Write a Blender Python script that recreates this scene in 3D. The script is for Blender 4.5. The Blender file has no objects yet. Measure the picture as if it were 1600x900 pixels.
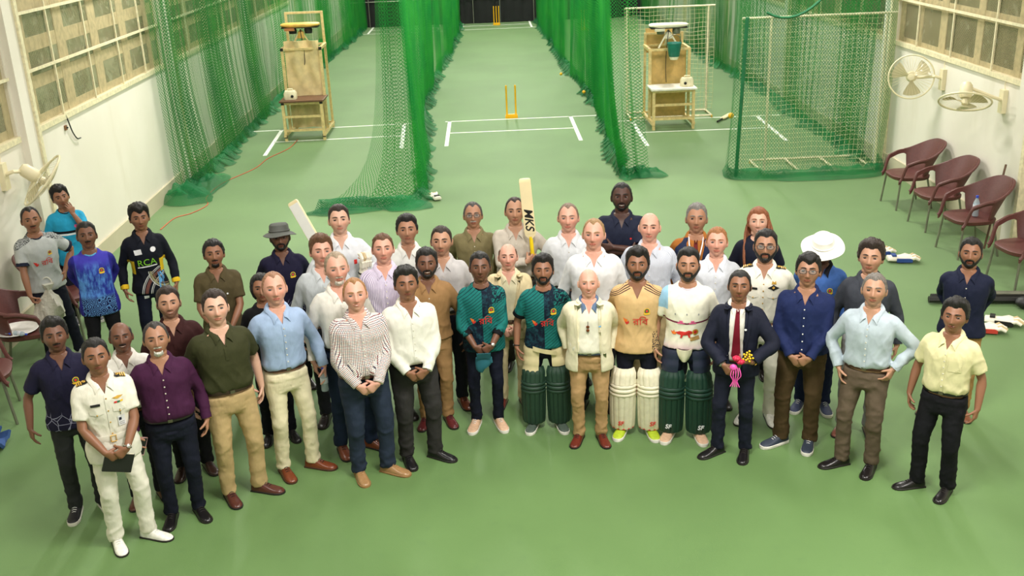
import bpy, bmesh, math, random
import numpy as np
from mathutils import Vector, Matrix
from mathutils.bvhtree import BVHTree
random.seed(7); RNG = np.random.default_rng(7)
SC = bpy.context.scene
COL = SC.collection
PI = math.pi
# ------------------------------------------------------------------ camera
FPX, PITCH, YAW, ROLL, CAMH = 1603.9, .3573, .0162, -.0391, 4.3835
def cam_axes():
    cy, sy, cp, sp = math.cos(YAW), math.sin(YAW), math.cos(PITCH), math.sin(PITCH)
    f = Vector((sy*cp, cy*cp, -sp)); r = Vector((cy, -sy, 0)); u = r.cross(f)
    c, s = math.cos(ROLL), math.sin(ROLL)
    return c*r + s*u, -s*r + c*u, f
CR, CU, CF = cam_axes()
cam_d = bpy.data.cameras.new('camera'); cam = bpy.data.objects.new('camera', cam_d); COL.objects.link(cam)
cam_d.sensor_width = 36; cam_d.lens = 36*FPX/1600; cam_d.clip_end = 200
m = Matrix((CR, CU, -CF)).transposed().to_4x4(); m.translation = (0, 0, CAMH); cam.matrix_world = m
SC.camera = cam
def px(u, v, z=0.0):
    """point of the photograph's pixel (u, v) on the horizontal plane z"""
    d = CF + (u-800)/FPX*CR - (v-450)/FPX*CU
    t = (z-CAMH)/d.z
    return Vector((0, 0, CAMH)) + t*d
# ------------------------------------------------------------------ world, light, exposure
SC.view_settings.view_transform = 'Standard'; SC.view_settings.look = 'None'
SC.view_settings.exposure = 0.0; SC.view_settings.gamma = 1.0
SC.view_settings.use_curve_mapping = False
SC.cycles.transparent_max_bounces = 32; SC.cycles.max_bounces = 6
W = bpy.data.worlds.new('dusk'); SC.world = W; W.use_nodes = True
W.node_tree.nodes['Background'].inputs[0].default_value = (.16, .22, .26, 1)
W.node_tree.nodes['Background'].inputs[1].default_value = .5
# ceiling lamps: (x, y, power, length along y)
LROWS = ((1.0, (20, 115, 85)), (4.8, (85, 375, 265)), (9.5, (75, 95, 90)), (15.5, (310, 275, 275)), (21.5, (270, 235, 245)), (27.5, (255,)*3), (33.5, (255,)*3), (39, (255,)*3))
LAMPS = [(x, y, p[i]) for y, p in LROWS for i, x in enumerate((-3.4, .6, 4.6))]
XL, XR, YB, YE, ZC = -5.4, 6.65, -4.0, 42.4, 6.4
# ------------------------------------------------------------------ helpers
def lin(c):
    if isinstance(c, str):
        c = c.lstrip('#'); c = [int(c[i:i+2], 16)/255 for i in (0, 2, 4)]
    elif max(c) > 1.01: c = [x/255 for x in c]
    return tuple((x/12.92 if x <= .04045 else ((x+.055)/1.055)**2.4) for x in c[:3])
def lin4(c): return lin(c)+(1,)
class NT:
    """small node-tree builder"""
    def __init__(s, name):
        s.m = bpy.data.materials.new(name); s.m.use_nodes = True; s.t = s.m.node_tree; s.t.nodes.clear()
        s.out = s.n('ShaderNodeOutputMaterial')
    def n(s, kind, **kw):
        nd = s.t.nodes.new(kind)
        for k, v in kw.items(): setattr(nd, k, v)
        return nd
    def l(s, a, b): s.t.links.new(a, b)
    def put(s, sock, v):
        if v is None: return
        if isinstance(v, bpy.types.NodeSocket): s.l(v, sock)
        elif isinstance(v, (tuple, list)) and sock.type == 'RGBA' and len(v) == 3: sock.default_value = tuple(v)+(1,)
        else: sock.default_value = v
    def math(s, op, a, b=None, c=None, clamp=False):
        nd = s.n('ShaderNodeMath', operation=op); nd.use_clamp = clamp
        s.put(nd.inputs[0], a); s.put(nd.inputs[1], b); s.put(nd.inputs[2], c)
        return nd.outputs[0]
    def mix(s, f, a, b):
        nd = s.n('ShaderNodeMix', data_type='RGBA'); s.put(nd.inputs[0], f); s.put(nd.inputs[6], a); s.put(nd.inputs[7], b)
        return nd.outputs[2]
    def mixs(s, f, a, b):
        nd = s.n('ShaderNodeMixShader'); s.put(nd.inputs[0], f); s.l(a, nd.inputs[1]); s.l(b, nd.inputs[2]); return nd.outputs[0]
    def ramp(s, f, a, b, lo=0., hi=1.):
        nd = s.n('ShaderNodeMapRange'); s.put(nd.inputs[0], f); nd.inputs[1].default_value = a; nd.inputs[2].default_value = b
        nd.inputs[3].default_value = lo; nd.inputs[4].default_value = hi; nd.interpolation_type = 'SMOOTHSTEP'
        return nd.outputs[0]
    def attr(s, name):
        nd = s.n('ShaderNodeAttribute'); nd.attribute_name = name; return nd
    def sep(s, v):
        nd = s.n('ShaderNodeSeparateXYZ'); s.put(nd.inputs[0], v); return nd.outputs
    def noise(s, scale, detail=3, vec=None, rough=.5):
        nd = s.n('ShaderNodeTexNoise'); nd.inputs['Scale'].default_value = scale; nd.inputs['Detail'].default_value = detail
        nd.inputs['Roughness'].default_value = rough
        if vec is not None: s.l(vec, nd.inputs['Vector'])
        return nd.outputs[0]
    def obj(s): return s.n('ShaderNodeTexCoord').outputs['Object']
    def geo(s): return s.n('ShaderNodeNewGeometry').outputs['Position']
    def scale(s, v, sc):
        nd = s.n('ShaderNodeMapping'); s.l(v, nd.inputs[0]); nd.inputs['Scale'].default_value = sc; return nd.outputs[0]
    def principled(s, col, rough=.6, metal=0, normal=None, spec=.5, sheen=0, trans=0, coat=0, alpha=None, sss=0):
        p = s.n('ShaderNodeBsdfPrincipled')
        s.put(p.inputs['Base Color'], col); s.put(p.inputs['Roughness'], rough); s.put(p.inputs['Metallic'], metal)
        s.put(p.inputs['Specular IOR Level'], spec); s.put(p.inputs['Sheen Weight'], sheen); s.put(p.inputs['Transmission Weight'], trans)
        s.put(p.inputs['Coat Weight'], coat)
        if sss: s.put(p.inputs['Subsurface Weight'], sss); p.inputs['Subsurface Radius'].default_value = (.012, .005, .003); p.inputs['Subsurface Scale'].default_value = .5
        if alpha is not None: s.put(p.inputs['Alpha'], alpha)
        if normal is not None: s.l(normal, p.inputs['Normal'])
        return p.outputs[0]
    def bump(s, h, strength=.3, dist=.01):
        nd = s.n('ShaderNodeBump'); nd.inputs['Strength'].default_value = strength; nd.inputs['Distance'].default_value = dist
        s.l(h, nd.inputs['Height']); return nd.outputs[0]
    def done(s, sh): s.l(sh, s.out.inputs[0]); return s.m
_mc = {}
def mat(name, col, rough=.6, metal=0, var=.12, vscale=9, bump=0, bscale=120, spec=.5, sheen=0, coat=0, trans=0):
    """plain procedural material: colour with slight mottling and grain"""
    if name in _mc: return _mc[name]
    t = NT(name); c = lin(col); o = t.obj()
    k = t.noise(vscale, 4, o)
    dark = tuple(x*(1-var) for x in c); lite = tuple(min(1, x*(1+var)) for x in c)
    nrm = t.bump(t.noise(bscale, 3, o), bump, .004) if bump else None
    _mc[name] = t.done(t.principled(t.mix(t.ramp(k, .3, .7), dark, lite), rough, metal, nrm, spec, sheen, trans, coat))
    return _mc[name]
class MB:
    def __init__(s): s.v = []; s.f = []
    def add(s, vs, fs):
        o = len(s.v); s.v += [tuple(v) for v in vs]; s.f += [tuple(i+o for i in f) for f in fs]; return s
    def box(s, c, d, R=None, taper=1.0):
        hx, hy, hz = d[0]/2, d[1]/2, d[2]/2; c = Vector(c); vs = []
        for z in (-1, 1):
            k = taper if z > 0 else 1
            for x, y in ((-1, -1), (1, -1), (1, 1), (-1, 1)):
                p = Vector((x*hx*k, y*hy*k, z*hz)); vs.append(c + (R @ p if R else p))
        return s.add(vs, [(3, 2, 1, 0), (4, 5, 6, 7), (0, 1, 5, 4), (1, 2, 6, 5), (2, 3, 7, 6), (3, 0, 4, 7)])
    def span(s, a, b): return s.box([(a[i]+b[i])/2 for i in range(3)], [abs(b[i]-a[i]) for i in range(3)])
    def bar(s, p, q, w, h=None, up=(0, 0, 1)):
        p, q = Vector(p), Vector(q); d = (q-p); L = d.length; d.normalize(); up = Vector(up)
        if abs(d.dot(up)) > .95: up = Vector((0, 1, 0))
        x = d.cross(up).normalized(); z = x.cross(d)
        return s.box((p+q)/2, (w, L, h or w), Matrix((x, d, z)).transposed())
    def loft(s, rings, caps=True, close=True):
        n = len(rings[0]); vs = [p for r in rings for p in r]; fs = []
        for i in range(len(rings)-1):
            for j in range(n if close else n-1):
                k = (j+1) % n; fs.append((i*n+j, i*n+k, (i+1)*n+k, (i+1)*n+j))
        if caps: fs.append(tuple(range(n-1, -1, -1))); fs.append(tuple((len(rings)-1)*n+j for j in range(n)))
        return s.add(vs, fs)
    def tube(s, pts, r, n=8, caps=True, flat=None):
        pts = [Vector(p) for p in pts]; rs = r if isinstance(r, (list, tuple)) else [r]*len(pts)
        rings = []; x = None
        for i, p in enumerate(pts):
            d = (pts[min(i+1, len(pts)-1)]-pts[max(i-1, 0)]).normalized()
            if x is None:
                a = Vector((0, 0, 1)) if abs(d.z) < .9 else Vector((0, 1, 0)); x = d.cross(a).normalized()
            else:
                x = (x-d*x.dot(d)).normalized()
            y = d.cross(x)
            if isinstance(rs[i], (list, tuple)): ra, rb = rs[i]
            else: ra = rb = rs[i]
            rings.append([p + x*ra*math.cos(2*PI*j/n) + y*rb*math.sin(2*PI*j/n) for j in range(n)])
        return s.loft(rings, caps)
    def lathe(s, prof, n=16, M=None, at=(0, 0, 0)):
        rings = []; at = Vector(at)
        for r, z in prof:
            ring = []
            for j in range(n):
                p = Vector((r*math.cos(2*PI*j/n), r*math.sin(2*PI*j/n), z)); ring.append((M @ p if M else p)+at)
            rings.append(ring)
        return s.loft(rings)
    def ball(s, c, r, nu=12, nv=8):
        rr = r if isinstance(r, (tuple, list)) else (r, r, r); rings = []
        for i in range(nv+1):
            a = PI*(i+.02)/(nv+.04)
            rings.append([(c[0]+rr[0]*math.sin(a)*math.cos(2*PI*j/nu), c[1]+rr[1]*math.sin(a)*math.sin(2*PI*j/nu), c[2]-rr[2]*math.cos(a)) for j in range(nu)])
        return s.loft(rings)
    def sheet(s, grid, th, close_u=False):
        """a thickened grid of points grid[i][j]"""
        G = np.array([[tuple(p) for p in r] for r in grid], float); ni, nj = G.shape[:2]
        du = np.gradient(G, axis=0); dv = np.gradient(G, axis=1); N = np.cross(du, dv); N /= np.linalg.norm(N, axis=2, keepdims=True)+1e-12
        A = G; B = G + N*th
        vs = [tuple(p) for p in A.reshape(-1, 3)] + [tuple(p) for p in B.reshape(-1, 3)]; o = ni*nj; fs = []
        for i in range(ni-1):
            for j in range(nj-1):
                a, b, c, d = i*nj+j, i*nj+j+1, (i+1)*nj+j+1, (i+1)*nj+j
                fs.append((a, b, c, d)); fs.append((o+d, o+c, o+b, o+a))
        rim = [i*nj for i in range(ni)] + [(ni-1)*nj+j for j in range(1, nj)] + [i*nj+nj-1 for i in range(ni-2, -1, -1)] + [j for j in range(nj-2, 0, -1)]
        for k in range(len(rim)):
            a, b = rim[k], rim[(k+1) % len(rim)]; fs.append((b, a, o+a, o+b))
        return s.add(vs, fs)
    def mesh(s, name, material=None, smooth=40):
        me = bpy.data.meshes.new(name); me.from_pydata(s.v, [], s.f); me.update()
        if material: me.materials.append(material)
        if smooth:
            me.polygons.foreach_set('use_smooth', [True]*len(me.polygons)); me.set_sharp_from_angle(angle=math.radians(smooth))
        return me
    def obj(s, name, material=None, parent=None, smooth=40, kind=None):
        return link(name, s.mesh(name, material, smooth), parent, kind)
def link(name, me, parent=None, kind=None):
    o = bpy.data.objects.new(name, me); COL.objects.link(o)
    if parent: o.parent = parent
    if kind: o['kind'] = kind
    return o
def tag(o, label=None, cat=None, group=None, kind=None):
    if label: o['label'] = label
    if cat: o['category'] = cat
    if group: o['group'] = group
    if kind: o['kind'] = kind
    return o
def thing(name, label, cat, loc=(0, 0, 0), rz=0, group=None, sc=1):
    o = bpy.data.objects.new(name, None); COL.objects.link(o); o.location = loc; o.rotation_euler = (0, 0, rz); o.scale = (sc,)*3
    o.empty_display_size = .1
    return tag(o, label, cat, group)
def dup(root, label=None):
    r = root.copy(); COL.objects.link(r)
    for ch in root.children:
        c = ch.copy(); COL.objects.link(c); c.parent = r
        for g in ch.children:
            d = g.copy(); COL.objects.link(d); d.parent = c
    if label: r['label'] = label
    return r
def smoothstep(a, b, x):
    t = np.clip((np.asarray(x, float)-a)/(b-a), 0, 1); return t*t*(3-2*t)
_perm = np.random.default_rng(3).random(65536)
def vnoise(P, sc=1.0, seed=0):
    """vectorised value noise in [-1, 1]"""
    Q = np.asarray(P, float)*sc + 100.0; I = np.floor(Q).astype(int); F = Q-I; F = F*F*(3-2*F); out = 0
    for dx in (0, 1):
        for dy in (0, 1):
            for dz in (0, 1):
                h = ((I[..., 0]+dx)*73856093 ^ (I[..., 1]+dy)*19349663 ^ (I[..., 2]+dz)*83492791 ^ seed*2654435) & 65535
                w = (F[..., 0] if dx else 1-F[..., 0])*(F[..., 1] if dy else 1-F[..., 1])*(F[..., 2] if dz else 1-F[..., 2])
                out = out + w*_perm[h]
    return out*2-1
# ------------------------------------------------------------------ room materials
def floor_mat():
    t = NT('green_carpet'); p = t.geo()
    big = t.noise(.55, 5, p); fine = t.noise(160, 2, p); mid = t.noise(7, 4, p)
    c = t.mix(t.ramp(big, .3, .72), lin((78, 113, 54)), lin((91, 127, 66)))
    c = t.mix(t.math('MULTIPLY', t.ramp(mid, .55, .8), .25), c, lin((64, 100, 52)))
    c = t.mix(t.math('MULTIPLY', fine, .35), c, lin((102, 135, 76)))
    return t.done(t.principled(c, .62, 0, t.bump(fine, .35, .003), .45, .25))
def wall_mat(name, a, b):
    t = NT(name); p = t.geo(); k = t.noise(.9, 5, p); st = t.noise(2.2, 4, t.scale(p, (1, 1, .25)))
    c = t.mix(t.ramp(k, .3, .7), lin(a), lin(b)); c = t.mix(t.math('MULTIPLY', t.ramp(st, .55, .8), .3), c, lin((196, 186, 160)))
    return t.done(t.principled(c, .75, 0, t.bump(t.noise(60, 3, p), .1, .003), .3))
M_FLOOR = floor_mat()
M_WALL = wall_mat('cream_plaster', (222, 216, 202), (230, 224, 212))
M_SKIRT = wall_mat('grey_plinth', (186, 178, 152), (206, 198, 172))
M_CEIL = wall_mat('ceiling_paint', (120, 116, 106), (134, 130, 120))
M_FRAME = mat('painted_window_frame', (174, 158, 122), .55, var=.2, vscale=14, bump=.15)
M_BAR = mat('cream_grille_paint', (222, 212, 178), .45, var=.12, vscale=20)
M_WHITEL = mat('white_line_paint', (236, 240, 228), .7, var=.05)
M_STEEL = mat('grey_steel', (140, 140, 128), .35, .7, var=.1)
M_BLACK = mat('black_cloth', (14, 17, 16), .8, var=.3, vscale=3)
M_WHITEP = mat('white_plastic', (232, 226, 200), .4, var=.04)
def glass_mat(name, a, b, sc):
    t = NT(name); p = t.geo(); k = t.noise(sc, 6, p, .65); k2 = t.noise(sc*4, 4, p)
    c = t.mix(t.ramp(k, .35, .65), lin(a), lin(b)); c = t.mix(t.math('MULTIPLY', t.ramp(k2, .5, .75), .5), c, lin((160, 166, 148)))
    tr = t.n('ShaderNodeBsdfTransparent'); tr.inputs[0].default_value = (.75, .85, .8, 1)
    return t.done(t.mixs(.82, tr.outputs[0], t.principled(c, .22, 0, None, .6)))
M_PANE_L = glass_mat('dusty_pane', (62, 72, 54), (128, 136, 112), 1.9)  # dirt on the glass, plus dusk and reflected trees painted into its colour
M_PANE_R = glass_mat('night_pane', (48, 46, 34), (92, 86, 66), 1.3)  # darkness outside painted into the pane colour, over dirty glass
def mesh_alpha(name, col, cell, thick, diamond=True, rough=.5, metal=0., transl=0., uv=True, var=None):
    """wire or string mesh: see-through between the threads"""
    t = NT(name)
    if uv: v = t.n('ShaderNodeUVMap').outputs[0]
    else: v = t.obj()
    x, y, z = t.sep(v)
    if diamond: a, b = t.math('ADD', x, y), t.math('SUBTRACT', x, y)
    else: a, b = x, y
    def line(q):
        f = t.math('FRACT', t.math('DIVIDE', q, cell)); f = t.math('ABSOLUTE', t.math('SUBTRACT', f, .5))
        return t.math('LESS_THAN', f, thick/cell/2)
    k = t.math('MAXIMUM', line(a), line(b))
    c = lin(col)
    if var: c = t.mix(t.ramp(t.noise(1.4, 3, t.geo()), .3, .7), lin(col), lin(var))
    tr = t.n('ShaderNodeBsdfTransparent')
    sh = t.principled(c, rough, metal, None, .35)
    if transl:
        tl = t.n('ShaderNodeBsdfTranslucent'); t.put(tl.inputs[0], c); sh = t.mixs(transl, sh, tl.outputs[0])
    return t.done(t.mixs(k, tr.outputs[0], sh))
def uv_from(me, uvs):
    lay = me.uv_layers.new(name='UVMap'); idx = np.zeros(len(me.loops), int); me.loops.foreach_get('vertex_index', idx)
    lay.data.foreach_set('uv', np.asarray(uvs, np.float32)[idx].ravel())
# ------------------------------------------------------------------ shell of the hall
S = 'structure'
MB().span((XL-.3, YB, -.2), (XR+.3, YE+.3, 0)).obj('floor', M_FLOOR, smooth=0, kind=S)
MB().span((XL-.3, YB, ZC), (XR+.3, YE+.3, ZC+.15)).obj('ceiling', M_CEIL, smooth=0, kind=S)
MB().span((XL-.3, YB-.2, 0), (XR+.3, YB, ZC)).obj('wall_rear', M_WALL, smooth=0, kind=S)
MB().span((XL-.3, YE, 0), (XR+.3, YE+.2, ZC)).obj('wall_end', M_WALL, smooth=0, kind=S)
SILL, WTOP = 2.08, 4.62
BAYS = {-1: [(-3.6, 2.0), (2.4, 6.0), (6.4, 11.8), (12.2, 17.6), (18.0, 23.6), (24.0, 29.6), (30.0, 35.6), (36.0, 41.6)],
        1: [(-3.6, 2.0), (2.4, 6.4), (6.8, 12.2), (12.6, 16.8), (17.2, 22.6), (23.0, 28.6), (29.0, 34.6), (35.0, 41.4)]}
PANES = {(-1, 3): [(12.23, 12.45), (12.6, 13.5), (13.79, 14.68), (14.97, 15.86), (16.15, 17.04), (17.26, 17.54)],
         (1, 3): [(12.62, 12.85), (13.02, 13.95), (14.14, 15.08), (15.3, 15.93), (16.03, 16.62)]}
GRILL = {(-1, 3): [13.15, 14.33, 15.5, 16.6], (1, 3): [13.48, 14.74, 15.95]}
ROWS = [(2.2, 2.51), (2.66, 2.94), (3.11, 3.38), (3.55, 3.84), (4.0, 4.3)]
ROWS_R = [(2.17, 2.69), (2.83, 3.36), (3.5, 4.05), (4.18, 4.5)]
M_SCREEN = mesh_alpha('chain_mesh', (206, 194, 150), .032, .0040, True, .5, .0, uv=True)
wn = 0
for sd in (-1, 1):
    X = XL if sd < 0 else XR
    nm = 'left' if sd < 0 else 'right'
    w = MB(); w.span((X, YB, 0), (X+sd*.25, YE, SILL)); w.span((X, YB, WTOP), (X+sd*.25, YE, ZC))
    prev = YB
    for a, b in BAYS[sd]+[(YE, YE)]:
        if a-prev > .01: w.span((X, prev, SILL), (X+sd*.25, a, WTOP))
        prev = b
    wo = w.obj('wall_'+nm, M_WALL, smooth=0, kind=S)
    pil = [c for c in ([11.98, 17.8, 23.8, 29.8, 35.8] if sd < 0 else [12.38, 17.0, 22.8, 28.8, 34.8])]
    for c in pil:
        MB().box((X-sd*.03, c+.02, ZC/2), (.10, .30, ZC)).obj('pilaster', M_WALL, wo, 0)
        MB().box((X-sd*.05, c+.17 if sd < 0 else c-.16, ZC/2), (.12, .07, ZC)).obj('corner_post', M_BAR, wo, 0)
    MB().span((X-sd*.035, YB, 0), (X, YE, .25)).obj('baseboard_'+nm, M_SKIRT, smooth=0, kind=S)
    pane_me = {}
    for bi, (a, b) in enumerate(BAYS[sd]):
        if b < 5: continue
        wn += 1
        root = tag(thing('window_%d' % wn, None, None, (X, 0, 0)), kind=S)
        rows = ROWS if sd < 0 else ROWS_R
        cols = PANES.get((sd, bi))
        if not cols:
            n = int((b-a)/1.18); st = (b-a)/n; cols = [(a+st*i+.14, a+st*(i+1)-.14) for i in range(n)]
        x0 = sd*.05
        # frame: transoms and mullions around the panes
        f = MB(); edges_y = [a]+[q for c in cols for q in c]+[b]; edges_z = [SILL]+[q for r in rows for q in r]+[WTOP]
        for i in range(0, len(edges_z), 2): f.span((x0, a, edges_z[i]), (x0+sd*.07, b, edges_z[i+1]))
        f.obj('transom_frame', M_FRAME, root, 0)
        for i in range(0, len(edges_y), 2):
            MB().span((x0-sd*.006, edges_y[i], SILL), (x0+sd*.08, edges_y[i+1], WTOP)).obj('mullion', M_FRAME, root, 0)
        MB().span((-sd*.03, a, SILL-.045), (sd*.16, b, SILL+.02)).obj('sill', M_BAR, root, 0)
        for (ya, yb) in cols:
            for (za, zb) in rows:
                key = (round(yb-ya, 3), round(zb-za, 3))
                if key not in pane_me:
                    pane_me[key] = MB().box((0, 0, 0), (.006, yb-ya+.02, zb-za+.02)).mesh('pane', M_PANE_L if sd < 0 else M_PANE_R, 0)
                po = link('pane', pane_me[key], root); po.location = (x0+sd*.008, (ya+yb)/2, (za+zb)/2)
        # grille: bars and chain mesh in front
        gl = GRILL.get((sd, bi)) or [a+1.17*k for k in range(1, int((b-a)/1.17)+1) if a+1.17*k < b-.15]
        for y in gl: MB().box((-sd*.012, y, (SILL+WTOP)/2), (.022, .028, WTOP-SILL)).obj('grille_bar', M_BAR, root, 0)
        for z in (2.75, 3.41, 4.07): MB().span((-sd*.03, a, z-.017), (-sd*.005, b, z+.017)).obj('grille_rail', M_BAR, root, 0)
        me = bpy.data.meshes.new('mesh_screen'); me.from_pydata([(0, a, SILL), (0, b, SILL), (0, b, WTOP), (0, a, WTOP)], [], [(0, 1, 2, 3)])
        uv_from(me, [(a, SILL), (b, SILL), (b, WTOP), (a, WTOP)]); me.materials.append(M_SCREEN)
        link('mesh_screen', me, root).location = (sd*.012, 0, 0)
# foliage outside the windows (dusk): two hedges of leaf clumps seen dimly through the panes
def leaf_mass(name, label, x, y0, y1, n, seed):
    r = np.random.default_rng(seed); mb = MB()
    for i in range(n):
        c = Vector((x+r.uniform(-.5, .5), r.uniform(y0, y1), r.uniform(1.6, 5.2))); s = r.uniform(.08, .22)
        d = Vector(r.normal(size=3)).normalized(); e = d.cross(Vector(r.normal(size=3))).normalized()
        mb.add([c-d*s, c+e*s*.4, c+d*s, c-e*s*.4], [(0, 1, 2, 3)])
    tag(mb.obj(name, mat('hedge_leaf', (56, 84, 44), .6), smooth=0), label, 'hedge', kind='stuff')
leaf_mass('hedge', 'dark leafy hedge outside the left windows', XL-1.6, 9, 20, 1500, 1)
leaf_mass('hedge', 'dark leafy hedge outside the right windows', XR+1.6, 9, 20, 1500, 2)
ROWN = ('nearest', 'second', 'third', 'fourth', 'fifth', 'sixth', 'seventh', 'farthest')
# ceiling lamps with their light
M_TUBE = NT('lamp_tube'); e = M_TUBE.n('ShaderNodeEmission'); e.inputs[0].default_value = (1, .93, .78, 1); e.inputs[1].default_value = 6; M_TUBE = M_TUBE.done(e.outputs[0])
M_LAMPB = mat('lamp_housing', (220, 218, 206), .4)
hb = MB().box((0, 0, .08), (.34, 1.5, .06)).mesh('housing', M_LAMPB, 0); tb = MB().tube([(0, -.7, 0), (0, .7, 0)], .02, 8).mesh('tube', M_TUBE)
for i, (x, y, p) in enumerate(LAMPS):
    place = ('left', 'middle', 'right')[i % 3]
    r = thing('ceiling_lamp', 'twin tube lamp on the %s of the ceiling, %s row' % (place, ROWN[i//3]), 'lamp', (x, y, ZC-.25), 0, 'ceiling lamps of the hall')
    link('housing', hb, r)
    for k in (-.09, .09): link('tube', tb, r).location = (k, 0, 0)
    ld = bpy.data.lights.new('lamp_light', 'AREA'); ld.shape = 'RECTANGLE'; ld.size = .5; ld.size_y = 1.6; ld.energy = p; ld.color = (1, .96, .90)
    lo = bpy.data.objects.new('lamp_light', ld); COL.objects.link(lo); lo.parent = r; lo.location = (0, 0, -.05)
# ------------------------------------------------------------------ floor markings
def line(a, b, w, z=.004):
    a, b = Vector(a), Vector(b); d = (b-a).normalized(); n = Vector((-d.y, d.x, 0))*w/2
    mb = MB(); v = [a-n, b-n, b+n, a+n]
    mb.add([(p.x, p.y, z) for p in v]+[(p.x, p.y, .0005) for p in v], [(0, 1, 2, 3), (0, 4, 5, 1), (1, 5, 6, 2), (2, 6, 7, 3), (3, 7, 4, 0)])
    return mb
PY = 22.27
tn = 0
def crease(cx, y, d, xa, xb, rot=0.):
    """one set of creases, d = +1 when the pitch runs away from the camera"""
    global tn
    for (p, q, w) in (((xa, y, 0), (xb, y, 0), .05), ((cx-1.32, y-d*1.22, 0), (cx+1.32, y-d*1.22, 0), .05),
                      ((cx-1.32, y+.02*d, 0), (cx-1.32, y-d*2.44, 0), .075), ((cx+1.32, y+.02*d, 0), (cx+1.32, y-d*2.44, 0), .075)):
        tn += 1
        c = Vector((cx, y, 0)); R = Matrix.Rotation(rot, 3, 'Z')
        line(c+R @ (Vector(p)-c), c+R @ (Vector(q)-c), w).obj('trim_%d' % tn, M_WHITEL, smooth=0, kind=S)
crease(.466, PY, 1, -.95, 2.5)
crease(.466, PY+17.62, -1, -1.0, 2.1)
crease(-3.16, PY-.1, 1, -5.25, -1.45, .045)
crease(-3.1, PY+17.5, -1, -4.6, -1.2)
crease(4.35, PY-.75, 1, 2.75, 6.3, -.02)
# ------------------------------------------------------------------ sight screen at the far end
for nm_, xa, xb, lb in (('a', XL+.02, -.95, 'left lane'), ('b', -.93, 2.02, 'middle lane'), ('c', 2.04, XR-.02, 'right lane')):
    r = thing('sight_screen', 'black cloth sight screen at the far end of the %s' % lb, 'screen', ((xa+xb)/2, YE-.35, 0), 0, 'black sight screens')
    w = (xb-xa)/2; n = 24; g = [[(-w+2*w*i/n, .035*math.sin(i*1.9)+.02*math.sin(i*.7), z) for z in (0.02, 1.0, 2.0, 3.0)] for i in range(n+1)]
    MB().sheet(g, .015).obj('cloth', M_BLACK, r)
    for z in (.98, 2.95): MB().tube([(-w, -.08, z), (w, -.08, z)], .018, 6).obj('rail', M_STEEL, r)
    for k in ((-.62, .02, .98) if lb != 'middle lane' else (-.66, .06, .97)): MB().tube([(w*k, -.08, 0), (w*k, -.08, 3)], .018, 6).obj('pole', M_STEEL, r)
# ------------------------------------------------------------------ nets
def resample(P, n, smooth=True):
    P = np.array(P, float)
    if smooth:                                   # Catmull-Rom
        Q = np.vstack([2*P[0]-P[1], P, 2*P[-1]-P[-2]]); out = []
        for i in range(len(P)-1):
            for t in np.linspace(0, 1, 24, endpoint=False):
                a, b, c, d = Q[i], Q[i+1], Q[i+2], Q[i+3]
                out.append(.5*((2*b)+(-a+c)*t+(2*a-5*b+4*c-d)*t*t+(-a+3*b-3*c+d)*t**3))
        P2 = np.array(out+[P[-1]])
    else: P2 = P
    return P2
M_NET = mesh_alpha('green_net', (30, 138, 62), .055, .0092, True, .6, 0, .5, True, (52, 160, 62))
M_NETD = mesh_alpha('green_net_gathered', (18, 108, 62), .030, .0105, True, .6, 0, .3, True, (30, 140, 76))
M_NETF = mesh_alpha('green_net_slack', (26, 116, 60), .058, .0085, True, .6, 0, .35, True, (40, 140, 70))
M_NETW = mesh_alpha('green_wall_net', (40, 118, 56), .055, .0125, True, .6, 0, .4, True, (58, 136, 60))
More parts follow.
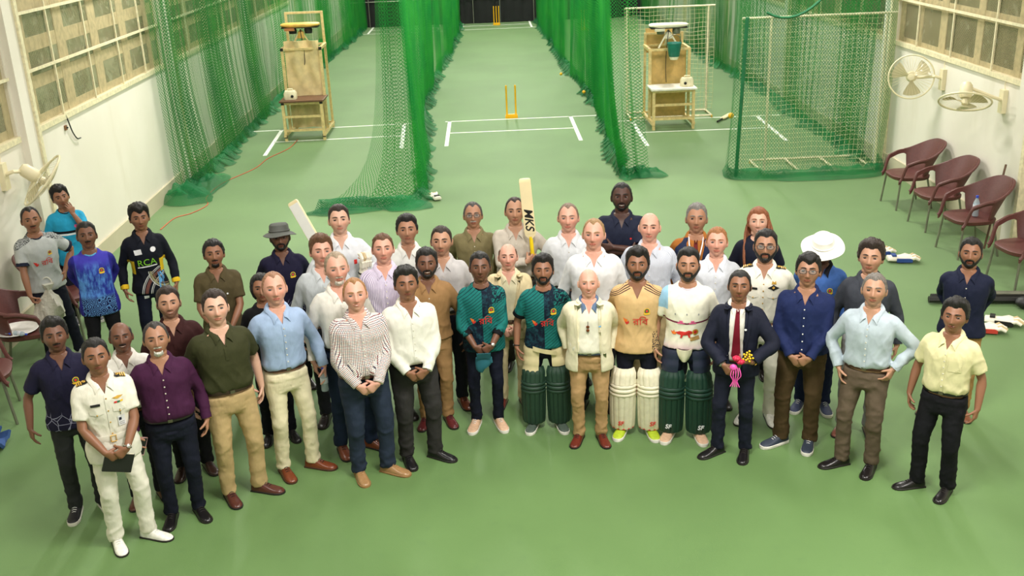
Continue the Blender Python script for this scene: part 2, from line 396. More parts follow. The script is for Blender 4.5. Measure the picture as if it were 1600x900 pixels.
def curtain(name, label, top, bot, ztop, step=.055, power=3., amp=(.03, .085), wl=.30, nz=22, material=None, zbot=0.03, seed=0, parent=None, hemw=.2, cat='net', zb_fn=None):
    T, B = resample(top, 0), resample(bot, 0)
    arc = np.concatenate([[0], np.cumsum(np.linalg.norm(np.diff((T+B)/2, axis=0), axis=1))]); L = arc[-1]; n = int(L/step)
    s = np.linspace(0, L, n+1)
    Ti = np.stack([np.interp(s, arc, T[:, k]) for k in (0, 1)], 1); Bi = np.stack([np.interp(s, arc, B[:, k]) for k in (0, 1)], 1)
    tan = np.gradient((Ti+Bi)/2, axis=0); tan /= np.linalg.norm(tan, axis=1, keepdims=True); nor = np.stack([-tan[:, 1], tan[:, 0]], 1)
    ph = np.cumsum(np.full(n+1, 2*PI*step/wl)*(1+.55*vnoise(np.stack([s*.8, s*0, s*0+seed], 1))))
    am = .55+.45*vnoise(np.stack([s*.9, s*0+5, s*0+seed], 1))
    vs = []; uv = []
    zs = np.linspace(0, 1, nz+1)
    for v in zs:
        k = power(v) if callable(power) else v**power; P = Ti*(1-k)+Bi*k
        zb = zbot if zb_fn is None else zbot+zb_fn(s)
        z = ztop*(1-v)+zb*v
        A = (amp[0]+(amp[1]-amp[0])*v)*am
        off = A*np.sin(ph+.8*v*vnoise(np.stack([s*.5, s*0+v*2, s*0+seed+9], 1))) + .06*v*vnoise(np.stack([s*.7, s*0+v*3, s*0+seed+4], 1))
        side = A*.6*np.cos(ph*1.0)
        P = P+nor*off[:, None]+tan*side[:, None]
        for i in range(n+1): vs.append((P[i, 0], P[i, 1], z if np.isscalar(z) else z[i])); uv.append((s[i]*1.35, z if np.isscalar(z) else z[i]))
    fs = [(r*(n+1)+i, r*(n+1)+i+1, (r+1)*(n+1)+i+1, (r+1)*(n+1)+i) for r in range(nz) for i in range(n)]
    me = bpy.data.meshes.new(name); me.from_pydata(vs, [], fs); uv_from(me, uv); me.materials.append(material or M_NET)
    me.polygons.foreach_set('use_smooth', [True]*len(fs))
    if parent is None:
        root = thing(name, label, cat, (0, 0, 0)); link('net_curtain', me, root)
    else: root = parent; link('net_curtain', me, root)
    # gathered hem lying in ruffles on the floor
    if hemw:
        vs = []; uv = []; nc = 11
        for i in range(n+1):
            w = hemw*(.65+.6*vnoise(np.array([[s[i]*1.6, 3, seed]]))[0]+.25*math.sin(ph[i]*.5))
            for j in range(nc):
                q = -1+2*j/(nc-1)
                h = .16*(1-abs(q))**1.4+.014+.035*(vnoise(np.array([[s[i]*7, q*4, seed+2]]))[0]+.6)*(1-q*q)
                p = Bi[i]+nor[i]*q*max(w, .05)+tan[i]*.07*math.sin(ph[i]+q*2)
                vs.append((p[0], p[1], h)); uv.append((s[i]*1.5, q*.3))
        fs = [(i*nc+j, i*nc+j+1, (i+1)*nc+j+1, (i+1)*nc+j) for i in range(n) for j in range(nc-1)]
        me = bpy.data.meshes.new('net_hem'); me.from_pydata(vs, [], fs); uv_from(me, uv); me.materials.append(M_NETD)
        me.polygons.foreach_set('use_smooth', [True]*len(fs)); link('net_hem', me, root)
    return root
def net_heap(parent, c, r, seed):
    g = np.random.default_rng(seed); n, k = 40, 14; vs = []; uv = []
    for i in range(k+1):
        for j in range(n):
            a = 2*PI*j/n; q = i/k
            R = 1+.22*vnoise(np.array([[math.cos(a)*2, math.sin(a)*2, seed]]))[0]
            h = r[2]*(1-q*q)*(1+.5*vnoise(np.array([[math.cos(a)*q*5, math.sin(a)*q*5, seed+1]]))[0])+.012
            vs.append((c[0]+r[0]*q*R*math.cos(a), c[1]+r[1]*q*R*math.sin(a), h)); uv.append((r[0]*q*math.cos(a)*2, r[1]*q*math.sin(a)*2))
    fs = [(i*n+j, i*n+(j+1) % n, (i+1)*n+(j+1) % n, (i+1)*n+j) for i in range(k) for j in range(n)]
    me = bpy.data.meshes.new('net_heap'); me.from_pydata(vs, [], fs); uv_from(me, uv); me.materials.append(M_NETD); me.polygons.foreach_set('use_smooth', [True]*len(fs))
    link('net_heap', me, parent)
NL = curtain('lane_net', 'green net curtain between left and middle lanes, its corner spread on the floor', 
    [(-1.58, 15.72), (-1.42, 15.75), (-1.22, 15.95), (-1.3, 18), (-1.4, 22), (-1.45, 25), (-1.3, 30), (-1.08, 36), (-1.0, 41.8)],
    [(-2.75, 15.5), (-2.0, 15.55), (-1.2, 15.75), (-1.2, 18), (-1.38, 22), (-1.5, 25), (-1.32, 30), (-1.08, 36), (-1.0, 41.8)], 5.2, seed=1, power=lambda v: .38*v**3+.62*v**16, hemw=.2, wl=.22, amp=(.05, .11))
curtain('lane_net', None, [(-1.54, 15.82), (-1.40, 15.86), (-1.22, 16.1), (-1.3, 17.6)], [(-2.0, 15.75), (-1.55, 15.8), (-1.15, 16.0), (-1.2, 17.6)], 5.2, step=.03, power=lambda v: .38*v**3+.62*v**16, hemw=0, wl=.11, amp=(.05, .05), seed=11, parent=NL)
net_heap(NL, (-2.35, 15.45, 0), (.55, .22, .07), 3); net_heap(NL, (-1.35, 15.6, 0), (.40, .28, .09), 4)
NR = curtain('lane_net', 'green net curtain between the middle and right lanes, bunched at its front end',
    [(2.38, 16.95), (2.22, 16.8), (1.98, 16.95), (2.2, 19.3), (2.42, 22), (2.45, 24.5), (2.3, 30), (2.17, 36), (2.1, 41.8)],
    [(2.62, 16.85), (2.42, 16.75), (2.2, 16.9), (2.33, 19.3), (2.45, 22), (2.42, 24.5), (2.26, 30), (2.17, 36), (2.1, 41.8)], 5.2, seed=2, wl=.20, amp=(.05, .11), hemw=.18)
net_heap(NR, (2.66, 16.85, 0), (.34, .2, .12), 6)
NW = curtain('wall_net', 'long green net curtain hanging along the left wall below the windows',
    [(-5.28, 16.7), (-5.28, 19), (-5.27, 22), (-5.25, 26)],
    [(-5.2, 16.75), (-5.1, 19), (-5.12, 22), (-5.2, 26)], 5.2, seed=3, wl=.34, hemw=.22, amp=(.05, .10), material=M_NETW)
net_heap(NW, (-5.02, 16.55, 0), (.42, .36, .24), 8); net_heap(NW, (-4.9, 17.5, 0), (.3, .9, .12), 9)
curtain('lane_net', 'bright green net curtain along the far left side of the left lane',
    [(-5.28, 25.6), (-5.1, 28), (-4.95, 32), (-4.85, 36), (-4.72, 41.8)], [(-5.2, 25.6), (-5.05, 28), (-4.95, 32), (-4.82, 36), (-4.72, 41.8)], 5.2, seed=13, wl=.20, hemw=.16, amp=(.05, .11))
NX = curtain('wall_net', 'green net curtain hanging along the right wall behind the net frame',
    [(6.5, 17.1), (6.45, 20), (6.5, 25), (6.3, 30), (6.2, 36), (6.2, 41.8)],
    [(6.4, 17.1), (6.4, 20), (6.5, 25), (6.3, 30), (6.2, 36), (6.2, 41.8)], 5.2, seed=4, wl=.34, hemw=.2, amp=(.05, .10), material=M_NETW)
# ------------------------------------------------------------------ wheeled net frames
M_POST = mat('white_frame_paint', (226, 216, 184), .45, var=.16, vscale=30)
M_CORD = mat('pale_mesh_cord', (206, 204, 160), .6)
def net_frame(label, x0, x1, y, z1, posts, depth, drape=None, cell=.075):
    r = thing('net_frame', label, 'net frame', ((x0+x1)/2, y, 0)); cx = (x0+x1)/2
    for x in posts: MB().tube([(x-cx, 0, .03), (x-cx, 0, z1)], .022, 8).obj('post', M_POST, r)
    MB().tube([(x0-cx, 0, z1), (x1-cx, 0, z1)], .02, 8).obj('top_rail', M_POST, r)
    MB().tube([(posts[0]-cx, 0, .05), (posts[-1]-cx, 0, .05)], .024, 8).obj('bottom_rail', M_POST, r)
    MB().tube([(posts[0]-cx, depth, .05), (posts[-1]-cx, depth, .05)], .02, 8).obj('rear_rail', M_POST, r)
    k = 4
    for i in range(k):
        x = posts[0]-cx+(posts[-1]-posts[0])*i/(k-1); MB().tube([(x, 0, .05), (x, depth, .05)], .018, 6).obj('strut', M_POST, r)
    for x in (posts[0], posts[-1]):
        for yy in (.02, depth-.02):
            M = Matrix.Rotation(PI/2, 3, 'Y'); MB().lathe([(.0, -.012), (.03, -.012), (.03, .012), (0, .012)], 12, M, (x-cx, yy, .03)).obj('wheel', mat('yellow_caster', (208, 170, 60), .5), r)
    mb = MB(); n = int((x1-x0)/cell); mz = int((z1-.1)/cell); g = np.random.default_rng(4)
    def wob(a, b): return .012*math.sin(a*9+b*4)+.01*math.sin(b*13)
    for i in range(n+1):
        x = x0-cx+(x1-x0)*i/n; mb.tube([(x+wob(z, x), .012+wob(x, z), z) for z in np.linspace(.06, z1, 9)], .0042, 3, False)
    for j in range(mz):
        z = .08+(z1-.08)*j/mz; mb.tube([(x, .012+wob(z, x), z+wob(x, z)) for x in np.linspace(x0-cx, x1-cx, 9)], .0042, 3, False)
    o = mb.obj('cord_mesh', M_CORD, r); o['kind'] = 'stuff'
    return r
FR = net_frame('white tubular frame with square cord mesh on wheels, near the right wall', 4.06, 6.52, 16.5, 2.57, [4.52, 6.36], .95)
M_BALL = mat('yellow_ball', (226, 170, 30), .5)
tag(MB().ball((4.1, 17.2, .9), .05).obj('ball', M_BALL), 'yellow ball caught in the net left of the wheeled frame', 'ball')
NF = curtain('frame_net', 'slack green net draped over the wheeled frame near the right wall',
    [(4.02, 16.62), (4.05, 16.42), (4.6, 16.40), (5.4, 16.42), (6.1, 16.40), (6.5, 16.45), (6.55, 17.1)], [(3.98, 16.9), (3.98, 16.40), (4.6, 16.22), (5.4, 16.2), (6.05, 16.2), (6.45, 16.4), (6.55, 17.0)], 5.0, material=M_NETF, seed=6, wl=.55, amp=(.02, .035), hemw=.12)
def rope(parent, p, q, sag, r, name='net_edge_rope'):
    p, q = Vector(p), Vector(q); pts = []
    for i in range(15):
        t = i/14; a = p.lerp(q, t); a.z -= sag*4*t*(1-t); pts.append(a)
    MB().tube(pts, r, 6).obj(name, mat('green_rope', (22, 104, 62), .7), parent)
rope(NF, (4.4, 16.36, 2.66), (6.05, 16.36, 4.2), .62, .022); rope(NF, (4.1, 16.36, 2.6), (4.03, 16.4, .05), 0, .03)
net_frame('white tubular net frame with cord mesh standing behind the plywood bowling machine stand', 2.95, 4.86, 22.15, 2.25, [3.0, 4.72], -.6, cell=.085)
# ------------------------------------------------------------------ stumps
M_STUMP = mat('yellow_stump', (240, 178, 12), .4, var=.05)
def stumps(label, x, y, which, rz=0, sc=1):
    r = thing('cricket_stumps', label, 'stumps', (x, y, 0), rz, sc=sc)
    MB().box((0, 0, .03), (.27, .09, .06)).box((0, 0, .07), (.25, .07, .03)).obj('base', M_STUMP, r)
    for k in which: MB().lathe([(.019, .06), (.019, .68), (.021, .69), (.016, .715), (.006, .72)], 10, None, (k*.098, 0, 0)).obj('stump', M_STUMP, r)
    return r
stumps('yellow spring-base stumps with the middle stump missing, on the near crease', .50, PY+.12, (-1, 1))
stumps('set of three yellow stumps in front of the black screen at the far end', .47, PY+18.84, (-1, 0, 1))
stumps('yellow stumps standing beyond the right lane net at the far end', 3.62, PY+16.0, (-1, 0, 1))
# ------------------------------------------------------------------ bowling machine stands
M_WOOD = mat('pale_wood', (222, 196, 138), .55, var=.14, vscale=18, bump=.1)
M_PLY = mat('plywood', (206, 170, 104), .6, var=.16, vscale=6, bump=.1)
M_CANVAS = mat('beige_canvas', (226, 202, 152), .75, var=.14, vscale=5, bump=.2, bscale=60)
M_BROWN = mat('brown_laminate', (104, 72, 52), .45)
M_RUB = mat('black_rubber', (22, 22, 22), .6)
M_YEL = mat('yellow_housing', (222, 176, 84), .4)
M_BEIGEBOX = mat('cream_box', (230, 220, 186), .5)
def machine_stand(label, x, y, w, kind):
    r = thing('bowling_machine_stand', label, 'machine stand', (x, y, 0))
    h = w/2; T = .055; zb = .80; zp = 1.78 if kind == 0 else 1.52; yr = 1.3; yf = .55; zt = 2.45 if kind == 0 else 1.78
    for sx in (-1, 1):
        X = sx*h
        MB().bar((X, 0, 0), (X, 0, zb), T).obj('front_leg', M_WOOD, r, 0)
        MB().bar((X*1.02, -.05, .12), (X*1.02, yr+.05, .10), T).obj('base_rail', M_WOOD, r, 0)
        MB().bar((X, yf, .1), (X, yf, zp), T).obj('tower_post', M_WOOD, r, 0)
        MB().bar((X, yr, 0), (X*.96, yr, zt), T*.9).obj('rear_post', M_WOOD, r, 0)
        MB().bar((X, yf, zp), (X, yr, zp), T).obj('platform_rail', M_WOOD, r, 0)
        MB().bar((X, 0, zb-.03), (X, yf, zb-.03), T*.8).obj('bench_rail', M_WOOD, r, 0)
        if kind == 0:
            for p in ((X, -.03, .1), (X, -.03, .78), (X, yf-.03, zp), (X*1.02, yr+.05, .1)): MB().box(p, (.06, .02, .06)).obj('bracket', M_RUB, r, 0)
    for yy, z in ((0, .22), (0, .50), (0, zb-.03), (yf, .12), (yf, zp), (yr, zp), (yr, .12), (yr, zt-.02)): MB().bar((-h, yy, z), (h, yy, z), T*.8).obj('cross_rail', M_WOOD, r, 0)
    MB().box((0, yf/2-.02, zb+.012), (w+.12, yf+.1, .03)).obj('bench_top', M_BROWN if kind == 0 else mat('white_laminate', (236, 230, 220), .4), r, 0)
    if kind == 0:
        n = 14; g = [[(-h*.9+2*h*.9*i/n, yf+.04+.05*math.sin(i*.9)*(.3+abs(z-1))+.02*math.sin(z*9+i), z) for z in np.linspace(.16, zp+.16, 14)] for i in range(n+1)]
        MB().sheet(g, .012).obj('canvas_sheet', M_CANVAS, r)
        me = bpy.data.meshes.new('guard_mesh'); z0, z1 = zp+.1, zt
        me.from_pydata([(-h*.95, yr, z0), (h*.95, yr, z0), (h*.95, yr, z1), (-h*.95, yr, z1)], [], [(0, 1, 2, 3)]); uv_from(me, [(0, 0), (w, 0), (w, z1-z0), (0, z1-z0)]); me.materials.append(M_SCREEN); link('guard_mesh', me, r)
    else:
        MB().box((0, yf+.2, .82), (w*.94, .018, 1.38)).obj('back_board', M_PLY, r, 0)
        MB().box((-.02, yr, 1.62), (w*.9, .018, .5)).obj('upper_board', M_PLY, r, 0)
    # the machine on the platform: tripod, column, flat head
    zz = zp+.02; cy = yf+.1
    for a in (-.22, .22): MB().tube([(a*.95, cy, zz), (0, cy+.1, zz+.34)], .018, 6).obj('tripod_leg', M_WOOD if kind == 0 else M_WHITEP, r)
    MB().tube([(0, cy+.45, zz), (0, cy+.1, zz+.34)], .018, 6).obj('tripod_leg', M_WOOD if kind == 0 else M_WHITEP, r)
    MB().lathe([(.09, 0), (.06, .12), (.03, .14)], 10, None, (0, cy+.1, zz+.18)).obj('column', M_YEL if kind == 0 else M_WHITEP, r)
    zt2 = zz+.40
    hd = MB(); hd.loft([[( .40*k*math.copysign(abs(math.cos(a))**.5, math.cos(a)), cy+.1+.17*k*math.copysign(abs(math.sin(a))**.6, math.sin(a)), zt2+z) for a in np.linspace(0, 2*PI, 25)[:-1]] for k, z in ((.86, 0), (1, .03), (1, .055), (.92, .075))])
    hd.obj('machine_head', M_YEL if kind == 0 else M_WHITEP, r)
    MB().box((0, cy+.1, zt2-.005), (.74, .3, .02)).obj('head_rim', M_RUB, r, 0)
    for sx in (-1, 1):
        M = Matrix.Rotation(PI/2, 3, 'X') ; MB().lathe([(.02, -.06), (.075, -.06), (.085, 0), (.075, .06), (.02, .06)], 16, None, (sx*.16, cy+.08, zt2-.07)).obj('wheel', M_RUB if kind == 0 else M_STEEL, r)
    MB().box((-.2, cy-.06, zt2-.035), (.2, .06, .05)).obj('control_box', mat('orange_box', (190, 120, 70), .5) if kind == 0 else M_WHITEP, r, 0)
    pts = [(0, cy+.05, zt2-.05), (.03, cy-.02, zz+.1), (.05, cy-.05, zz-.15), (.0, cy-.03, zz-.4), (-.28, cy, zz-.62)] if kind == 0 else [(0, cy+.05, zt2-.05), (-.05, cy-.02, zz), (-.06, cy, zz-.4), (-.04, cy+.02, .84)]
    MB().tube(resample(pts, 0), .008, 5).obj('cable', M_RUB, r)
    return r
st1 = machine_stand('pale wooden bowling machine stand with beige canvas sheet and brown bench', -3.77, 20.92, .78, 0)
st2 = machine_stand('plywood bowling machine stand with white machine head and white table top', 3.72, 20.5, .80, 1)
def control(label, x, y, z, sx):
    r = thing('control_box', label, 'box', (x, y, z))
    MB().loft([[(.13*k*math.copysign(abs(math.cos(a))**.4, math.cos(a)), .1*k*math.copysign(abs(math.sin(a))**.4, math.sin(a)), zz) for a in np.linspace(0, 2*PI, 17)[:-1]] for k, zz in ((.95, 0), (1, .03), (1, .12), (.8, .17))]).obj('case', M_BEIGEBOX, r)
    MB().tube([(-.06, 0, .16), (-.05, 0, .205), (.05, 0, .205), (.06, 0, .16)], .012, 6).obj('handle', M_BEIGEBOX, r)
    MB().lathe([(.03, 0), (.026, .02), (.0, .022)], 10, Matrix.Rotation(PI/2, 3, 'X'), (sx*.05, -.1, .07)).obj('knob', M_RUB, r)
control('cream battery box on the brown bench of the canvas machine stand', -4.02, 21.12, .828, 1)
control('cream battery box on the white table of the plywood machine stand', 4.02, 20.72, .828, -1)
b = thing('bucket', 'teal plastic bucket hanging under the white bowling machine head', 'bucket', (3.78, 20.88, 1.40))
MB().lathe([(.10, 0), (.11, .01), (.145, .26), (.155, .265), (.15, .275), (.135, .26), (.10, .02), (0.0, .02)], 18).obj('pail', mat('teal_plastic', (28, 116, 100), .4), b)
MB().lathe([(.075, -.06), (.10, 0)], 16).obj('lower_cup', M_WHITEP, b)
MB().tube(resample([(-.145, 0, .26), (-.1, 0, .38), (0, 0, .43), (.1, 0, .38), (.145, 0, .26)], 0), .006, 5).obj('handle', M_STEEL, b)
# ------------------------------------------------------------------ chairs
M_CHAIR = mat('maroon_rattan_plastic', (92, 50, 46), .45, var=.1, bump=.5, bscale=180, vscale=40)
M_LEG = mat('grey_chair_leg', (128, 130, 112), .35, .5)
def make_chair():
    r = thing('armchair', 'x', 'chair', (0, 0, 0), 0)
    n, k = 25, 9
    rings = []
    for z, s in ((.395, .90), (.41, .98), (.445, 1.0), (.455, .93), (.447, .5), (.445, .05)):
        rings.append([(.27*s*math.copysign(abs(math.cos(a))**.7, math.cos(a)), .26*s*math.copysign(abs(math.sin(a))**.7, math.sin(a))+.0, z) for a in np.linspace(0, 2*PI, 29)[:-1]])
    MB().loft(rings).obj('seat', M_CHAIR, r)
    # back shell flowing into the arms; t=0 at the back (+y), |t|=1 at the front corners
    g = []
    for i in range(n*2+1):
        t = -1+i/n; q = abs(t)
        if q < .55: x0, y0 = .275*math.sin(t/.55*PI/2), .25*math.cos(t/.55*PI/2)
        else: x0, y0 = math.copysign(.275, t), -(q-.55)/.45*.235
        zt = .87-.17*smoothstep(.08, .55, q)-.05*smoothstep(.55, .8, q)-.24*smoothstep(.78, 1.0, q)
        zb = .42+(zt-.05-.42)*smoothstep(.40, .50, q)
        col = []
        for j in range(k):
            v = j/(k-1); z = zb+(zt-zb)*v; fl = 1+.30*max(0, (z-.44)/.4)**1.1*(1-.5*smoothstep(.5, 1, q))
            y = y0*fl+(.05*max(0, (z-.44)/.4) if q < .5 else .05*max(0, (z-.44)/.4)*(1-smoothstep(.5, .8, q)))
            y += .06*max(0, (z-.44)/.4)**1.2*(1-smoothstep(.30, .75, q))
            col.append((x0*fl, y, z))
        g.append(col)
    MB().sheet(g, .022).obj('back_shell', M_CHAIR, r, 60)
    for sl in (slice(0, 14), slice(37, 51)):
        rim = [((Vector(c[-1])+Vector(c[k//2]))/2) for c in g[sl]]; MB().tube(rim, [.019]*len(rim), 8).obj('armrest', M_CHAIR, r)
    MB().tube([Vector(c[-1])+Vector((0, 0, -.004)) for c in g[12:39]], .016, 8).obj('back_rim', M_CHAIR, r)
    for sx in (-1, 1):
        MB().tube([(sx*.225, -.19, .41), (sx*.25, -.23, 0)], .0135, 8).obj('leg', M_LEG, r)
        MB().tube([(sx*.20, .19, .41), (sx*.235, .27, 0)], .0135, 8).obj('leg', M_LEG, r)
    return r
ch0 = make_chair(); first = True
def place_chair(label, x, y, rz, sc=1.08):
    global first
    c = ch0 if first else dup(ch0); first = False
    c.location = (x, y, 0); c.rotation_euler = (0, 0, rz); c.scale = (sc,)*3; c['label'] = label; c['group'] = 'maroon plastic armchairs along the walls'
    return c
place_chair('maroon plastic armchair by the right wall, nearest the wheeled net frame', 6.10, 14.52, -PI/2+.05)
place_chair('maroon plastic armchair by the right wall, second from the wheeled net frame', 6.09, 13.45, -PI/2+.05)
place_chair('maroon plastic armchair by the right wall with a water bottle on its seat', 6.02, 12.32, -PI/2+.1)
place_chair('maroon plastic armchair cut off by the right edge of the picture', 6.10, 11.08, -PI/2+.15)
place_chair('maroon plastic armchair by the left wall holding a plate and a plastic bag', -4.86, 9.95, PI/2+.25)
place_chair('maroon plastic armchair behind the man in the grey jersey', -4.84, 10.98, PI/2-.1)
place_chair('maroon plastic armchair cut off by the left edge of the picture', -4.86, 8.86, PI/2+.35)
# ------------------------------------------------------------------ bottles, plate, bag
def clear_mat(name, col, a):
    t = NT(name); tr = t.n('ShaderNodeBsdfTransparent'); tr.inputs[0].default_value = lin4(col)
    return t.done(t.mixs(a, tr.outputs[0], t.principled(lin(col), .08, 0, None, .6)))
M_PET = clear_mat('clear_pet', (214, 226, 232), .42); M_CAPB = mat('blue_cap', (48, 74, 186), .4); M_LBL = mat('pale_bottle_label', (210, 216, 226), .5)
def bottle(label, loc, R=None, sc=1):
    r = thing('water_bottle', label, 'bottle', loc); r.scale = (sc,)*3
    if R: r.rotation_euler = R
    MB().lathe([(.0, 0), (.03, 0), (.033, .012), (.031, .05), (.033, .07), (.033, .135), (.028, .155), (.014, .185), (.013, .2)], 14).obj('bottle_body', M_PET, r)
    MB().lathe([(.0145, .195), (.0145, .218), (.012, .22), (0, .22)], 12).obj('cap', M_CAPB, r)
    MB().lathe([(.0336, .075), (.0338, .076), (.0338, .125), (.0336, .126)], 14).obj('bottle_label', M_LBL, r)
    return r
bottle('clear water bottle standing on the third armchair by the right wall', (6.07, 12.27, .495), sc=1.2)
sp = px(40, 522, .50)
pl = tag(MB().lathe([(0, 0), (.15, .0), (.19, .018), (.21, .024), (.205, .029), (.15, .008), (0, .008)], 28).obj('plate', mat('white_melamine', (236, 234, 228), .35)), 'white plate lying on the left armchair', 'plate'); pl.location = (-4.90, 9.80, .495)
bottle('small water bottle lying on the plate, left one', (-5.02, 9.74, .535), (PI/2, 0, .9), .72)
bottle('small water bottle lying on the plate, right one', (-4.86, 9.66, .535), (PI/2, 0, 1.2), .72)
def bag():
    r = thing('plastic_bag', 'crumpled white translucent plastic bag on the left armchair', 'bag', (-4.68, 10.10, .50), sc=.82)
    t = NT('bag_film'); tr = t.n('ShaderNodeBsdfTransparent'); p = t.principled(lin((226, 222, 206)), .3, 0, t.bump(t.noise(24, 4, t.obj()), .8, .02), .6); M = t.done(t.mixs(.72, tr.outputs[0], p))
    rings = []
    for z, s in ((0, .12), (.02, .15), (.10, .165), (.2, .15), (.3, .10), (.36, .05), (.40, .035), (.44, .06), (.48, .08)):
        ring = []
        for j in range(28):
            a = 2*PI*j/28; k = 1+.16*math.sin(a*5+z*20)+.12*math.sin(a*9+z*33)+.1*math.sin(a*2+z*9); ring.append((s*k*math.cos(a)+z*.12, s*k*math.sin(a)*.85, z))
        rings.append(ring)
    MB().loft(rings).obj('bag_body', M, r)
    MB().tube(resample([(.04, 0, .42), (.0, -.02, .52), (.06, 0, .56), (.1, .02, .5), (.08, 0, .42)], 0), .008, 5).obj('bag_handle', M, r)
bag()
# ------------------------------------------------------------------ wall fans
M_FAN = mat('cream_fan_plastic', (226, 216, 180), .4, var=.05); M_BLADE = clear_mat('fan_blade', (216, 208, 172), .75)
def fan(label, sd, y, z, hub, face, R):
    """sd: wall side; hub: centre of the blades; face: direction the fan blows"""
    X = XL if sd < 0 else XR
    r = thing('wall_fan', label, 'fan', (X, y, z)); o = Vector((X, y, z)); hub = Vector(hub)-o; f = Vector(face).normalized()
    x = f.cross(Vector((0, 0, 1))).normalized(); u = x.cross(f); F = Matrix((x, u, f)).transposed()
    MB().box((-sd*.03, 0, 0), (.06, .11, .30)).obj('wall_mount', M_FAN, r, 0)
    back = hub-f*.22
    MB().tube([(-sd*.05, 0, .02), (-sd*.14, 0, .05), back-f*.02-Vector((0, 0, .03)), back], .022, 8).obj('arm', M_FAN, r)
    MB().lathe([(.0, -.26), (.05, -.26), (.075, -.22), (.08, -.10), (.06, -.05), (.0, -.05)], 16, F, hub).obj('motor', M_FAN, r)
    for k in range(3):
        a0 = k*2*PI/3+.4; g = []
        for i in range(8):
            q = i/7; rr = .035+(R*.86-.035)*q; wd = .5*(.35+.9*q**.7)*(1-.25*q**4)
            g.append([hub+F @ Vector((rr*math.cos(a0+wd*s), rr*math.sin(a0+wd*s), .02*s)) for s in np.linspace(-1, 1, 7)])
        MB().sheet(g, .004).obj('blade', M_BLADE, r)
    MB().lathe([(.0, .04), (.04, .035), (.045, 0), (.04, -.03), (0, -.03)], 14, F, hub).obj('hub', M_FAN, r)
    ring = [hub+F @ Vector((R*math.cos(a), R*math.sin(a), 0)) for a in np.linspace(0, 2*PI, 41)]
    MB().tube(ring, .013, 6, False).obj('cage_ring', M_FAN, r)
    mb = MB()
    for s in (1, -1):
        for k in range(36):
            a = 2*PI*k/36; pts = [hub+F @ Vector((q*R*math.cos(a), q*R*math.sin(a), s*.075*(1-q**2.5))) for q in (.16, .5, .8, 1)]
            mb.tube(pts, .0016, 3, False)
    mb.obj('cage_wire', M_FAN, r)['kind'] = 'stuff'
    MB().lathe([(.0, .085), (.045, .082), (.05, .07), (0, .068)], 16, F, hub).obj('badge', M_FAN, r)
    MB().tube(resample([(-sd*.02, 0, .15), (-sd*.02, .02, .22), (-sd*.01, -.01, .27)], 0), .006, 5).obj('cord', M_FAN, r)
fan('cream wall fan on the right wall facing the room, further of the pair', 1, 14.86, 1.77, (6.22, 15.02, 1.80), (-.45, -1, .12), .315)
fan('cream wall fan on the right wall tilted down, nearer of the pair', 1, 13.03, 1.78, (6.16, 13.1, 1.78), (-.25, -.55, -1), .32)
fan('cream wall fan on the left wall seen from its motor side', -1, 11.2, 1.78, (-5.05, 11.4, 1.67), (.75, .35, -.75), .33)
# ------------------------------------------------------------------ small things about the hall
M_GLW = mat('white_leather', (234, 228, 212), .55, bump=.2, var=.06); M_GLB = mat('blue_leather', (40, 70, 140), .5); M_GLR = mat('red_leather', (190, 60, 50), .5); M_GLK = mat('black_leather', (26, 26, 26), .5); M_GLT = mat('tan_leather', (196, 174, 132), .6)
def glove(label, loc, rz, trim, sc=1.):
    r = thing('batting_glove', label, 'glove', loc, rz, sc=sc)
    MB().loft([[(x, w*math.cos(a), h*max(-.7, math.sin(a))*(1 if math.sin(a) > 0 else .6)+.03) for a in np.linspace(0, 2*PI, 17)[:-1]] for x, w, h in ((-.15, .02, .015), (-.145, .055, .03), (-.08, .06, .035), (-.06, .045, .035), (0, .055, .04), (.06, .058, .04), (.07, .05, .035))]).obj('palm', M_GLW, r)
    for i, (y, L) in enumerate(((-.045, .075), (-.015, .09), (.015, .088), (.045, .07))):
        MB().tube([(.055, y, .04), (.055+L*.5, y*1.15, .055), (.055+L, y*1.2, .035)], [.016, .017, .013], 8).obj('finger_roll', M_GLW if i % 2 == 0 else M_GLT, r)
    MB().tube([(-.02, .05, .035), (.03, .085, .04), (.07, .095, .03)], [.018, .017, .012], 8).obj('thumb', M_GLW, r)
    MB().box((-.09, 0, .067), (.04, .07, .012)).obj('strap', trim, r, 0)
    MB().box((.0, -.056, .03), (.14, .012, .035)).obj('side_trim', trim, r, 0)
    return r
glove('white batting glove lying on the floor beside the spread net corner', (-.92, 16.0, .002), 1.9, M_GLK, 1.15)
glove('white and blue batting glove on the floor left of the chairs, further one', (4.95, 12.35, .002), .2, M_GLB, 1.25)
glove('white and blue batting glove on the floor left of the chairs, nearer one', (5.12, 12.05, .002), -.15, M_GLB, 1.35)
glove('white batting glove on the floor right of the bearded navy shirt man, nearer of two', (5.12, 9.78, .002), -.3, M_GLR, 1.3)
glove('white batting glove on the floor right of the bearded navy shirt man, further of two', (5.38, 9.95, .002), -.5, M_GLK, 1.3)
bg = thing('folded_tripod', 'long black folded tripod lying on the floor at the right edge', 'tripod', (5.55, 10.55, 0), -.13)
MB().tube([(-.7, .0, .05), (.9, .0, .05)], .04, 8).obj('tube_leg', M_GLK, bg); MB().tube([(-.65, .1, .045), (.9, .08, .045)], .036, 8).obj('tube_leg', M_GLK, bg); MB().tube([(-.6, .05, .11), (.7, .04, .11)], .028, 8).obj('tube_leg', M_STEEL, bg)
MB().ball((.32, -.14, .07), (.14, .10, .07)).obj('tripod_head', M_GLK, bg)
cl = thing('folded_jeans', 'crumpled blue denim lying on the floor at the left edge', 'clothing', (-4.72, 8.2, 0))
